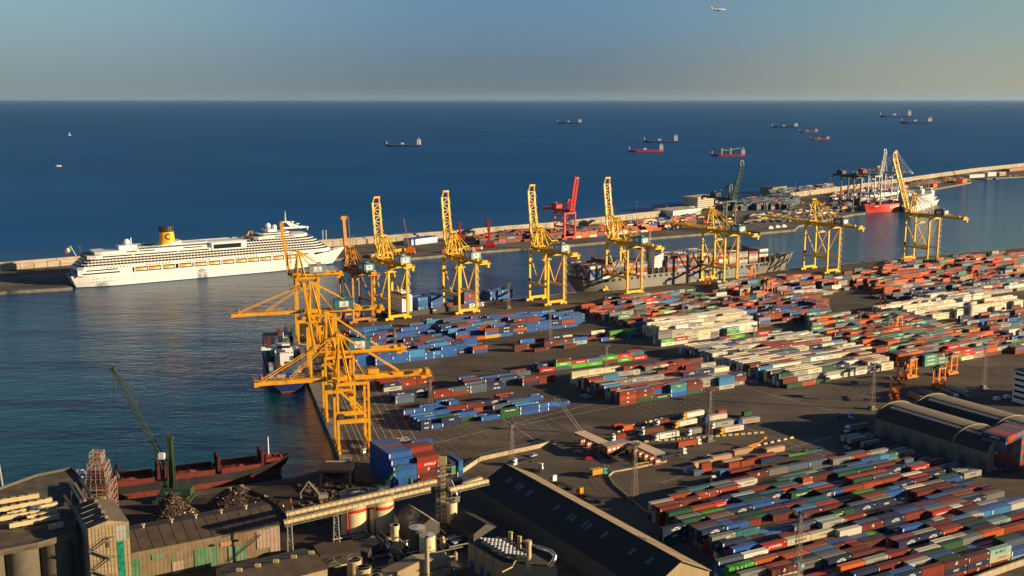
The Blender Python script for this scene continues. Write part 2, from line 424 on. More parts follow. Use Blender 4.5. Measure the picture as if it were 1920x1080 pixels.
# armour blocks on the sea side
rnd = random.Random(5)
mb = MB()
for a, b in zip(SEA, SEA[1:]):
    d = (b - a); L = d.length; d.normalize(); nn = Vector((-d.y, d.x, 0))
    k = 0
    while k < L:
        for row in range(3):
            p = a + d*k + nn*(row*3.2 - 6 + rnd.uniform(-1, 1)); s_ = rnd.uniform(2.2, 3.2)
            mb.rbox(p.x, p.y, -4 + (2-row)*3.0, s_, s_, 3.6 + rnd.uniform(0, 1.2), rnd.uniform(0, 3))
        k += 3.6 if PX(a)[0] < 1300 else 8
mb.build('armour_blocks', M_WALL, label='pale concrete armour blocks heaped along the sea side of the breakwater', cat='rock armour', kind='stuff')
# dug earth spit at the far end of the wharf
mb = MB()
ea = [G(*p) for p in [(1700, 352), (1755, 344), (1820, 339), (1812, 334), (1790, 332), (1740, 335), (1700, 342)]]
mb.add([(p.x, p.y, 0.01) for p in ea], [tuple(range(len(ea)))])
mb.build('earth_spit', mat('dug_earth', (0.20, 0.115, 0.06), 0.95, noise=0.3, scale=0.05), kind='structure')
# ------------------------------------------------------------------ shipping containers
CC = {'rust red': (0.21, 0.023, 0.008), 'brown': (0.115, 0.022, 0.013), 'orange': (0.58, 0.105, 0.003), 'terracotta': (0.33, 0.046, 0.009), 'blue': (0.01, 0.09, 0.34), 'sky blue': (0.025, 0.2, 0.46), 'navy blue': (0.009, 0.022, 0.08), 'slate blue': (0.07, 0.105, 0.165), 'dark green': (0.01, 0.075, 0.025), 'bright green': (0.055, 0.38, 0.022), 'teal': (0.018, 0.13, 0.155), 'sea green': (0.06, 0.25, 0.17), 'grey': (0.19, 0.195, 0.185), 'light grey': (0.36, 0.35, 0.31), 'cream': (0.68, 0.59, 0.39), 'white': (0.7, 0.66, 0.56), 'red': (0.56, 0.014, 0.008), 'pale aqua': (0.24, 0.43, 0.38), 'pink red': (0.42, 0.08, 0.05), 'yellow': (0.7, 0.37, 0.02), 'olive': (0.16, 0.19, 0.09)}
CN = list(CC)
CMAT = {}
def cont_mat(cn):
    if cn in CMAT: return CMAT[cn]
    m = bpy.data.materials.new('container_' + cn.replace(' ', '_')); CMAT[cn] = m; m.use_nodes = True
    n, l = m.node_tree.nodes, m.node_tree.links
    b = n['Principled BSDF']; b.inputs['Roughness'].default_value = 0.5; b.inputs['Specular IOR Level'].default_value = 0.35
    oi = n.new('ShaderNodeObjectInfo'); at = n.new('ShaderNodeAttribute'); at.attribute_name = 'rnd'
    ad = n.new('ShaderNodeMath'); ad.operation = 'ADD'; l.new(oi.outputs['Random'], ad.inputs[0]); l.new(at.outputs['Fac'], ad.inputs[1])
    fr = n.new('ShaderNodeMath'); fr.operation = 'FRACT'; l.new(ad.outputs[0], fr.inputs[0])
    ge = n.new('ShaderNodeNewGeometry'); 
    no = n.new('ShaderNodeTexNoise'); no.inputs['Scale'].default_value = 0.45; no.inputs['Detail'].default_value = 6
    mp = n.new('ShaderNodeMapping'); mp.inputs['Scale'].default_value = (1, 1, 0.35); l.new(ge.outputs['Position'], mp.inputs['Vector']); l.new(mp.outputs[0], no.inputs['Vector'])
    br = n.new('ShaderNodeMapRange'); br.inputs[3].default_value = 0.72; br.inputs[4].default_value = 1.18; l.new(fr.outputs[0], br.inputs[0])
    sc_ = n.new('ShaderNodeVectorMath'); sc_.operation = 'SCALE'; sc_.inputs[0].default_value = CC[cn]; l.new(br.outputs[0], sc_.inputs['Scale'])
    # sun-bleached, dusty, rust-stained: more on the roof
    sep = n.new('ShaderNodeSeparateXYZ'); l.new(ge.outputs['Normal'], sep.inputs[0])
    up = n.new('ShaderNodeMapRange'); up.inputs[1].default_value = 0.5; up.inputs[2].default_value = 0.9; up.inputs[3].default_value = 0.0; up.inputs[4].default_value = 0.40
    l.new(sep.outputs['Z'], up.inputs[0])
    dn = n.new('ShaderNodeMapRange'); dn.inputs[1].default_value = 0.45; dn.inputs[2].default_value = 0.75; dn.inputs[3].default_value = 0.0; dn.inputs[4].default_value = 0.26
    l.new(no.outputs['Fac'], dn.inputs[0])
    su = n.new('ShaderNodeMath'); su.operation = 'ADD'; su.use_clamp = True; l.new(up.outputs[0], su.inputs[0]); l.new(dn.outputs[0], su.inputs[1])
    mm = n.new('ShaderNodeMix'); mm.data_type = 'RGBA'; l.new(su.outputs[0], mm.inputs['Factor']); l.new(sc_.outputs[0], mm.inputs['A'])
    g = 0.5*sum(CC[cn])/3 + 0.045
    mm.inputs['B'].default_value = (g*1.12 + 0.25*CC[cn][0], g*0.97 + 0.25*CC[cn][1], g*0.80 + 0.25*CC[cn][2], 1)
    l.new(mm.outputs['Result'], b.inputs['Base Color'])
    return m
for _c in CN: cont_mat(_c)
M_WHITE = mat('white_lettering', (0.80, 0.78, 0.72), 0.5, noise=0.05)
M_BLACKL = mat('dark_lettering', (0.03, 0.035, 0.05), 0.5, noise=0.05)
M_REDL = mat('red_lettering', (0.55, 0.03, 0.02), 0.5, noise=0.05)
M_BLUEL = mat('blue_lettering', (0.02, 0.09, 0.40), 0.5, noise=0.05)
M_STAR = mat('pale_blue_emblem', (0.10, 0.42, 0.58), 0.5, noise=0.05)
M_RAIL = mat('container_steel', (0.10, 0.09, 0.085), 0.6)
CW, CH = 2.44, 2.62
LEN = {40: 12.19, 20: 6.06}
_cb = {}
def cont_body(cn, sz):
    """corrugated box with corner posts and rails, origin at the middle of its base"""
    k = (cn, sz)
    if k in _cb: return _cb[k]
    L = LEN[sz]; mb = MB(); h = CH - 0.03
    x, y = L/2, CW/2
    mb.box(-x+.12, -y+.05, .14, x-.12, y-.05, h-.03)
    for sx in (-1, 1):
        for sy in (-1, 1): mb.cbox(sx*(x-.09), sy*(y-.09), h/2, .18, .18, h)
    for sy in (-1, 1):
        mb.box(-x+.18, sy*(y-.09)-.09, 0, x-.18, sy*(y-.09)+.09, .16); mb.box(-x+.18, sy*(y-.07)-.07, h-.12, x-.18, sy*(y-.07)+.07, h)
        # side corrugation
        nr = int(L/0.62)
        for i in range(nr):
            cx = -x + .45 + (L-.9)*(i+.5)/nr
            mb.box(cx-.16, sy*(y-.05), .18, cx+.16, sy*(y-.005), h-.14)
    for sx in (-1, 1):
        mb.box(sx*(x-.16)-.02, -y+.18, 0, sx*(x-.16)+.14*sx, y-.18, .14); mb.box(sx*(x-.16)-.02, -y+.18, h-.12, sx*(x-.16)+.14*sx, y-.18, h)
    me = mb.build('body', CMAT[cn]); m = me.data; bpy.data.objects.remove(me)
    _cb[k] = m; return m
_door = {}
def door_mesh(cn, sz, end):
    k = (cn, sz, end)
    if k in _door: return _door[k]
    x = LEN[sz]/2; mb = MB(); s_ = end
    for a in (-1, 1): mb.box(s_*(x-.12), a*.03, .16, s_*(x-.04), a*(CW/2-.19), CH-.16, 0)
    for a in (-.85, -.4, .4, .85): mb.tube((s_*(x-.02), a, .1), (s_*(x-.02), a, CH-.1), .03, n=5, mi=1)
    o = mb.build('door', [CMAT[cn], M_RAIL]); m = o.data; bpy.data.objects.remove(o); _door[k] = m; return m
_letm = {}
LET = {  # text key: (string, material, height, width or None, dx)
 'MAERSK': ('MAERSK', M_BLACKL, 0.95, 6.2, 1.0), 'CMA CGM': ('CMA CGM', M_WHITE, 0.85, 4.6, 0.5), 'HYUNDAI': ('HYUNDAI', M_WHITE, 1.0, 5.6, 0.6),
 'HAMBURG': ('HAMBURG SÜD', M_WHITE, 0.9, 7.6, 0), 'PINILLOS': ('N.PINILLOS', M_WHITE, 1.1, 6.6, 1.0), 'GENSTAR': ('GENSTAR', M_WHITE, 0.9, 5.6, 0),
 'JSV': ('J S V', M_WHITE, 1.25, 4.4, 0), 'IMTC': ('IMTC', M_BLACKL, 1.2, 3.8, 1.0), 'HANJIN': ('HANJIN', M_REDL, 1.0, 4.6, 0), 'COSCO': ('COSCO', M_BLACKL, 0.8, 5.5, 1.2),
 'MSC': ('MSC', M_WHITE, 0.8, 1.5, 0), 'CHINA': ('CHINA SHIPPING', M_WHITE, 0.75, 7.0, 0), 'KLINE': ('K LINE', M_WHITE, 1.0, 4.4, 0), 'SEAL': ('MAERSK\nSEALAND', M_BLACKL, 1.7, 5.6, 1.0), 'CARU': ('caru', M_WHITE, .7, 2.0, 2.0), 'UASC': ('UASC', M_WHITE, .9, 3.0, 0)}
def lettering_mesh(key, sz=40):
    k = (key, sz)
    if k in _letm: return _letm[k]
    mb = MB(); y = -CW/2 - 0.012; f = 1.0 if sz == 40 else 0.55
    if key == 'strip':      # white lashing strip at the left of the side
        x = -LEN[sz]/2
        mb.box(x+.35, y, .45, x+.85, y+.01, CH-.35); mats = [M_WHITE]
    elif key == 'code':     # number code at the upper right
        x = LEN[sz]/2
        mb.box(x-1.7, y, CH-.55, x-.5, y+.01, CH-.35); mb.box(x-1.3, y, CH-.85, x-.5, y+.01, CH-.7); mb.box(-x+.5, y, .5, -x+.75, y+.01, CH-.6); mats = [M_WHITE]
    else:
        s_, m, h, w, dx = LET[key]
        text_on(mb, s_, (dx*f, y, CH/2+.05), (1,0,0), (0,0,1), h, w*f); mats = [m, M_STAR, M_WHITE]
        if key in ('MAERSK', 'SEAL'):
            x = -3.6*f
            mb.box(x-.8, y, CH/2-.65, x+.8, y+.01, CH/2+.85, 1)
            for i in range(7):
                a = 2*PI*i/7; mb.add([(x, y-.004, CH/2+.1), (x+.18*math.cos(a+.45), y-.004, CH/2+.1+.18*math.sin(a+.45)), (x+.62*math.cos(a), y-.004, CH/2+.1+.62*math.sin(a)), (x+.18*math.cos(a-.45), y-.004, CH/2+.1+.18*math.sin(a-.45))], [(0,1,2,3)], 2)
        if key == 'IMTC': mb.tube((-2.6, y, CH/2), (-2.6, y+.01, CH/2), .55, n=14, mi=0)
        if key == 'MSC': mb.tube((0, y, CH/2+.75), (0, y+.01, CH/2+.75), .28, n=12)
        if key == 'HYUNDAI': mb.add([(-3.4, y, CH/2-.5), (-2.5, y, CH/2-.5), (-2.95, y, CH/2+.5)], [(0,1,2)])
        if key == 'CMA CGM':
            mb.add([(-.9, y, CH/2+.62), (.3, y, CH/2+.95), (2.6, y, CH/2+.95), (1.0, y, CH/2+.62)], [(0,1,2,3)])
        xx = LEN[sz]/2; mb.box(xx-1.5, y, CH-.5, xx-.5, y+.01, CH-.32, 2); mats = [m, M_STAR, M_WHITE]
    o = mb.build('lettering', mats); me = o.data; bpy.data.objects.remove(o); _letm[k] = me; return me
BYCOL = {'light grey': ['MAERSK','SEAL','COSCO','COSCO',None], 'grey': ['CARU','COSCO','MAERSK',None], 'navy blue': ['CMA CGM','CMA CGM','strip','UASC'], 'red': ['HAMBURG','PINILLOS','HAMBURG','KLINE'],
  'bright green': ['GENSTAR','JSV',None], 'dark green': [None,'code','CHINA'], 'cream': ['HANJIN','COSCO',None], 'white': ['COSCO','HAMBURG' ,None], 'sea green': ['CHINA'], 'teal': [None,'code','IMTC'], 'pale aqua': ['IMTC'],
  'blue': ['strip','strip','strip','code'], 'sky blue': ['strip','strip',None], 'rust red': ['code',None,None,'MSC'], 'brown': ['code',None,'MSC'], 'orange': ['code',None], 'terracotta': ['code',None], 'slate blue': ['strip', 'code', None]}
def in_poly(x, y, P):
    r = False; j = len(P)-1
    for i in range(len(P)):
        if (P[i][1] > y) != (P[j][1] > y) and x < (P[j][0]-P[i][0])*(y-P[i][1])/(P[j][1]-P[i][1]) + P[i][0]: r = not r
        j = i
    return r
SHIPBOX = []    # boxes on ship decks and the far wharf
CONT = []   # dict(pos, az, color, size, tier, block, row, col, key, w)
def block(name, org, azd, poly, pitch, palette, hts, seed, fill=0.95, twenty=0.1, over=None, gapu=12.5, rows=60, run=0.45, shift=0, j0=0):
    rn = random.Random(seed)
    O = G(*org); u = dirv(azd); v = dirv(azd - 90)
    cols = {}
    grid = {}
    pw = [p[0] for p in palette]; wt = [p[1] for p in palette]
    for j in range(j0, rows):
        last = None; hh = rn.choice(hts)
        for i in range(-14, 40):
            p = O + u*(i*gapu + LEN[40]/2 + (shift*rn.uniform(-1,1) if i == 0 else 0)) + v*(j*pitch + CW/2)
            ov = over.get((i, j)) if over else None
            if ov is None:
                if p.y < 60: continue
                x, y = PX(p)
                if not in_poly(x, y, poly) or rn.random() > fill: continue
                if rn.random() > run: hh = rn.choice(hts)
                n = max(0, hh)
                two = rn.random() < twenty
                base = rn.choices(pw, wt)[0]
                stack = []
                for t in range(n):
                    if last and rn.random() < 0.42: c = last
                    else: c = rn.choices(pw, wt)[0]
                    last = c; stack.append((c, 'auto'))
            else:
                two = False; stack = [(s, 'auto') if isinstance(s, str) else s for s in ov]
            if two:
                for t, (c, k) in enumerate(stack):
                    for q, sg in enumerate((-1, 1)):
                        if t == len(stack)-1 and rn.random() < 0.25: continue
                        c2 = c if rn.random() < .5 else rn.choices(pw, wt)[0]
                        grid[(i, j, t, q)] = dict(pos=p + u*(sg*3.12) + Vector((0,0,t*CH)), az=azd, color=c2, size=20, tier=t, block=name, row=j, col=i*2+q, key=k)
            else:
                for t, (c, k) in enumerate(stack):
                    grid[(i, j, t, 0)] = dict(pos=p + u*rn.uniform(-.05,.05) + Vector((0,0,t*CH)), az=azd, color=c, size=40, tier=t, block=name, row=j, col=i*2, key=k)
    for (i, j, t, q), d in grid.items():
        top = not any((i, j, t+1, z) in grid for z in (0,1)); fr = not any((i, j-1, t, z) in grid for z in (0,1)); le = not any((i-1, j, t, z) in grid for z in (0,1))
        if not fr and top: fr = 0.15
        d['w'] = (9*top + 26*fr + 4*le) / (d['pos'] - Vector((0,0,HC))).length_squared * (1 if d['size'] == 40 else .5)
        d['top'] = top
        x, y = PX(d['pos'])
        if x < -40 or x > 1960 or y > 1120: d['w'] = 0
        CONT.append(d)

PAL_MIX = [('rust red',5),('brown',5),('blue',3),('sky blue',1.5),('navy blue',3),('dark green',2),('teal',2),('grey',2),('light grey',1.5),('terracotta',3),('orange',1),('slate blue',2.5),('white',.8),('red',.8),('bright green',.7),('cream',.6),('pale aqua',.6)]
PAL_BLUE = [('blue',9),('sky blue',3),('navy blue',2.5),('rust red',1.5),('brown',.8),('terracotta',1),('dark green',.4),('slate blue',1.2)]
PAL_REEF = [('cream',5),('white',4),('light grey',3.5),('grey',2),('slate blue',2),('rust red',1.6),('sky blue',1),('navy blue',1),('terracotta',1),('dark green',.6)]
PAL_RED = [('rust red',4),('brown',4),('terracotta',3),('sky blue',.8),('bright green',.5),('white',.8),('teal',.8),('light grey',2.5),('grey',1.5),('dark green',1),('navy blue',1),('sea green',.8),('blue',.8),('red',1),('orange',1)]
PAL_ORG = [('orange',5),('terracotta',3),('rust red',2),('navy blue',1.5),('light grey',1),('sea green',1.2),('dark green',1),('slate blue',1),('red',1),('light grey',1),('teal',.8)]
PAL_GRN = [('sea green',5),('dark green',2),('navy blue',2),('brown',3),('rust red',2),('light grey',2),('red',1.5),('slate blue',2),('grey',1)]
AZ1 = 61.5
# near block behind the fence
P1 = [(1222,985),(1262,948),(1400,912),(1500,893),(1630,868),(1692,880),(1760,905),(1840,938),(1920,962),(2010,995),(2010,1055),(1925,1062),(1760,1104),(1690,1140),(1440,1140),(1345,1066),(1285,1025)]
block('the fenced near block', (1430, 1059), 62.0, P1, 3.25, PAL_MIX, [2,3,3,3,2,3,2], 11, fill=0.97, twenty=0.12, run=.55, rows=44, j0=-14,
  over={(0,0): ['slate blue', 'dark green', ('red','HYUNDAI')], (1,0): ['slate blue','dark green',('cream','MAERSK')], (2,0): ['brown','dark green',('cream','COSCO')], (0,-1): ['navy blue'], (1,-1): ['navy blue'], (0,-2): ['teal','brown'], (1,-2): ['teal',('brown','MSC')], (2,-1): ['brown', 'rust red'], (3,0): ['dark green', 'brown'], (-1,5): ['rust red','slate blue',('grey','CARU')], (0,5): ['navy blue', 'teal', ('teal','IMTC')], (3,3): ['dark green','dark green',('pale aqua','IMTC')], (-2,10): ['dark green','navy blue',('navy blue','CMA CGM')], (1,11): ['brown','bright green',('navy blue','CMA CGM')]})
# centre block
P2 = [(1166,757),(1385,722),(1330,700),(1262,682),(1065,712)]
block('the centre block', (1162, 760), 62.2, P2, 3.5, [('rust red',5),('brown',2),('light grey',4),('cream',2),('sky blue',2),('teal',1),('terracotta',2),('navy blue',1),('grey',2)], [2,3,3,2], 12, fill=1, twenty=.03, rows=17, run=.6,
  over={(0,0): [('rust red','MSC'),('terracotta','MSC'),('rust red','MSC')], (1,0): ['dark green',('rust red','MSC'),'rust red'], (2,0): ['dark green'], (2,1): ['red','blue','rust red'], (3,0): ['blue',('sky blue','strip'),('sea green','UASC')],
        (4,0): ['dark green','rust red',('brown','MSC')], (5,0): [('brown','MSC')], (6,0): [('light grey','MAERSK'),'sky blue','sky blue'],
        (0,8): ['grey','sky blue',('light grey','MAERSK')], (1,8): ['grey','grey',('light grey','SEAL')], (2,8): ['rust red','rust red','rust red'],
        (0,16): ['white',('cream','COSCO'),'cream'], (1,16): ['cream','cream',('cream','COSCO')], (2,16): ['cream',('cream','COSCO'),('cream','COSCO')], (3,16): ['cream'], (4,16): ['cream'], (5,16): [('cream','HANJIN'),('cream','HANJIN')], (6,16): ['terracotta',('cream','HANJIN')],
        (0,15): [], (1,15): [], (2,15): []})
# single row beyond the centre block
PR = [(1005,699),(1218,671),(1216,668),(1005,693)]
block('the lone coloured row', (1012, 699), 62.2, PR, 3.5, PAL_MIX, [2], 13, rows=3, twenty=0,
  over={(0,0): [('red','HAMBURG')], (1,0): [('slate blue','code'),('bright green','GENSTAR'),'brown'], (2,0): ['bright green',('red','PINILLOS')], (3,0): ['bright green',('slate blue','strip')], (4,0): ['brown',('bright green','GENSTAR')],
        (5,0): [('bright green','GENSTAR'),('red','KLINE')], (6,0): [('red','HAMBURG')], (4,2): ['navy blue','dark green'], (5,2): ['dark green'], (6,2): ['grey',('red','PINILLOS')], (4,4): ['navy blue',('light grey','MAERSK')]})
# refrigerated block, cream boxes
P3 = [(1480,727),(1672,694),(1600,662),(1520,636),(1285,662)]
block('the cream reefer block', (1476, 729), 61.0, P3, 3.9, PAL_REEF, [3,3,2,3], 14, fill=1, twenty=.02, run=.6,
  over={(0,0): ['dark green'], (1,0): ['terracotta'], (2,0): ['dark green'], (0,1): ['brown','rust red'], (1,1): ['grey',('light grey','MAERSK')], (2,1): ['grey',('light grey','MAERSK')], (3,1): ['white','light grey'],
        (1,3): ['grey','grey',('cream','HANJIN')], (-1,3): [], (3,3): ['grey','grey',('light grey','SEAL')], (4,3): ['grey','cream'], (5,2): ['light grey','grey'], (6,1): ['light grey','navy blue',('light grey','HAMBURG')]})
P4 = [(1241,649),(1412,622),(1396,603),(1365,598),(1212,621)]
block('the white block', (1240, 650), 61.0, P4, 3.9, [('cream',6),('white',5),('light grey',2),('grey',1)], [3,4,3], 15, fill=1, twenty=.02, run=.7, over={(0,0): [('white','COSCO'),('bright green','JSV')], (1,0): ['white',('red','HAMBURG')], (5,0): ['white',('bright green','JSV'),'pale aqua']})
P5 = [(1078,584),(1200,627),(1362,600),(1440,570),(1300,556),(1180,560)]
block('the far red rows', (1205, 634), 60.5, P5, 4.2, PAL_RED, [1,2,2,3,2], 16, fill=.86, twenty=.08)
P5b = [(1245,655),(1480,622),(1420,624),(1412,628),(1245,652)]
block('the row behind the reefers', (1248, 659), 61.0, [(1252,660),(1300,652),(1480,624),(1500,628),(1290,662)], 3.9, [('bright green',2),('red',2.5),('rust red',2),('dark green',2),('navy blue',1)], [1,2,2], 17, fill=.9, rows=4)
# left-hand clusters by the cranes
block('the blue crane-side block', (672, 690), 61.5, [(680,688),(850,668),(930,688),(905,655),(835,640),(790,612),(660,624)], 4.3, PAL_BLUE, [2,3,1,2,2,3], 18, fill=.84, twenty=.25, rows=22)
block('the wide blue block', (855, 642), 60.5, [(800,612),(860,641),(1092,612),(1082,598),(1015,598),(900,607)], 4.3, PAL_BLUE, [1,2,3,3,2], 19, fill=.88, twenty=.05,
  over={(0,0): ['rust red','rust red','blue'], (1,0): ['orange'], (2,0): ['yellow','blue','rust red'], (3,0): ['blue',('navy blue','CMA CGM'),('navy blue','CMA CGM')], (4,0): ['navy blue','terracotta',('navy blue','CMA CGM')]})
block('the scattered middle stacks', (945, 668), 61.5, [(950,668),(1060,655),(1230,625),(1140,622),(1000,640)], 7.0, PAL_MIX, [1,2,2], 20, fill=.5, twenty=.3)
block('the short navy rows', (876, 731), 61.5, [(870,733),(985,716),(975,700),(870,715)], 6.0, [('navy blue',3),('rust red',2),('slate blue',2),('blue',1)], [2], 21, fill=.9, twenty=0, rows=3)
block('the rows under the crane beams', (720, 735), 61.5, [(722,735),(830,718),(825,705),(720,720)], 6.0, [('navy blue',1),('rust red',2),('cream',1),('blue',1),('light grey',1)], [2], 22, fill=.9, twenty=0, rows=3)
block('the long navy rows', (742, 758), 61.5, [(738,768),(1030,722),(1020,712),(738,750)], 7.0, [('navy blue',3),('rust red',2),('slate blue',2),('red',1),('blue',1),('teal',.6)], [1,2,2], 23, fill=.85, twenty=0, rows=3)
block('the near blue block', (790, 808), 61.5, [(800,810),(860,800),(1060,776),(1090,768),(1020,752),(900,752),(765,775),(775,795)], 5.0, PAL_BLUE, [1,2,2,2], 24, fill=.82, twenty=.4, rows=9,
  over={(5,1): ['sky blue','sky blue'], (6,1): [('slate blue','strip')]})
block('the open quay', (772, 837), 62.0, [(0,0),(1,0),(0,1)], 5, PAL_BLUE, [1], 25, rows=1, over={(0,0): [('blue','strip')]})
# right-hand upper blocks
block('the red and blue mixed rows', (1430, 616), 60.5, [(1420,616),(1556,595),(1540,566),(1470,560),(1400,590)], 4.3, [('rust red',4),('blue',3),('navy blue',2),('brown',3),('grey',1),('sea green',.6)], [1,2,3], 26, fill=.85, twenty=.15)
block('the quayside grey and red rows', (1450, 572), 60.0, [(1340,545),(1440,572),(1620,540),(1590,522),(1500,526),(1380,535)], 4.4, PAL_RED, [1,2,2,3], 27, fill=.82, twenty=.05)
block('the orange block', (1640, 556), 60.0, [(1600,516),(1650,555),(1720,548),(1930,516),(1930,478),(1800,486),(1700,497)], 4.3, PAL_ORG, [2,3,2,1], 28, fill=.9, twenty=.06)
block('the navy rows by the orange block', (1700, 572), 60.0, [(1640,560),(1760,566),(1800,545),(1930,528),(1930,518),(1640,556)], 4.4, [('navy blue',4),('slate blue',2),('teal',2),('rust red',2),('grey',1)], [1,2], 29, fill=.8)
block('the long white rows', (1790, 603), 60.5, [(1640,590),(1720,602),(1915,588),(1900,570),(1740,566)], 4.0, [('white',6),('cream',4),('orange',1.2),('light grey',1)], [2,3,3,4], 30, fill=.93, twenty=.03, run=.75)
block('the green and orange block', (1780, 680), 61.0, [(1515,600),(1530,640),(1600,655),(1690,690),(1780,682),(1880,662),(1860,640),(1800,620),(1680,600)], 4.0, PAL_GRN + [('orange',4),('terracotta',3)], [2,3,3,2], 31, fill=.95, twenty=.05, run=.6,
  over={(0,0): ['brown','bright green',('red','HAMBURG')], (1,0): ['cream','red',('red','KLINE')], (2,0): [('light grey','MAERSK'),('red','HAMBURG'),'slate blue'], (3,0): ['brown','orange','terracotta'], (4,0): ['brown',('light grey','MAERSK')],
        (-2,2): ['sea green',('bright green','GENSTAR')], (-3,2): ['brown',('red','PINILLOS')]})
block('the shaded far right block', (1860, 672), 61.0, [(1790,605),(1930,585),(1930,690),(1885,655)], 4.2, PAL_MIX, [2,3,1], 32, fill=.9)
block('the grey rows at the right edge', (1800, 560), 60.5, [(1790,562),(1930,545),(1930,530),(1800,548)], 4.3, [('light grey',3),('slate blue',2),('terracotta',1),('white',2)], [1,2], 33, fill=.9)
# scrapyard-side tall stack (blue), seen from its shaded end
P7 = [(690,905)]
block('the tall blue stack', (738, 917), 60.0, [(0,0),(1,0),(0,1)], 2.6, PAL_BLUE, [6], 34, rows=12,
  over={**{(0,j): ['blue']*(4 if j == 0 else 5 if j == 1 else 6) for j in range(11)}, (0,6): ['blue']*5+['terracotta'], **{(1,j): ['rust red','brown','rust red','red','rust red','rust red'][:5 if j < 3 else 6] for j in range(6)}, **{(1,j): ['rust red','brown','rust red','brown','terracotta'] for j in range(6, 9)}})
# ------------------------------------------------------------------ ship-to-shore cranes
M_YEL = mat('crane_yellow_paint', (0.84, 0.50, 0.008), 0.45, noise=0.12, scale=0.25, dirt=(0.40,0.17,0.02), dirt_amt=0.4, dirt_scale=0.5, streak=0.25)
M_ORN = mat('crane_orange_paint', (0.76, 0.37, 0.008), 0.5, noise=0.16, scale=0.25, dirt=(0.35,0.11,0.02), dirt_amt=0.5, dirt_scale=0.5, streak=0.25)
M_RUST = mat('crane_rusty_paint', (0.48, 0.20, 0.010), 0.6, noise=0.25, scale=0.3, dirt=(0.12,0.04,0.015), dirt_amt=0.8, dirt_scale=0.4, streak=0.3)
M_REDC = mat('crane_red_paint', (0.62, 0.035, 0.022), 0.5, noise=0.12, scale=0.25, dirt=(0.2,0.03,0.02), dirt_amt=0.4)
M_GRNC = mat('crane_dark_green_paint', (0.022, 0.055, 0.040), 0.5, noise=0.15)
M_GREYC = mat('crane_grey_paint', (0.45, 0.46, 0.46), 0.5, noise=0.12)
M_BLKC = mat('crane_black_paint', (0.015, 0.017, 0.020), 0.5, noise=0.12)
M_HOUSE = mat('machinery_house_grey_blue', (0.20, 0.30, 0.33), 0.5, noise=0.1, dirt=(0.3,0.25,0.2), dirt_amt=0.25)
M_HTEAL = mat('machinery_house_teal', (0.035, 0.16, 0.21), 0.5, noise=0.12)
M_HNAVY = mat('machinery_house_navy', (0.025, 0.075, 0.11), 0.5, noise=0.12)
M_CABLE = mat('steel_cable', (0.05, 0.05, 0.05), 0.6)
M_TYRE = mat('black_rubber', (0.015, 0.015, 0.015), 0.8)
M_GLASS = mat('dark_glass', (0.02, 0.03, 0.04), 0.08, spec=0.8, noise=0.02)

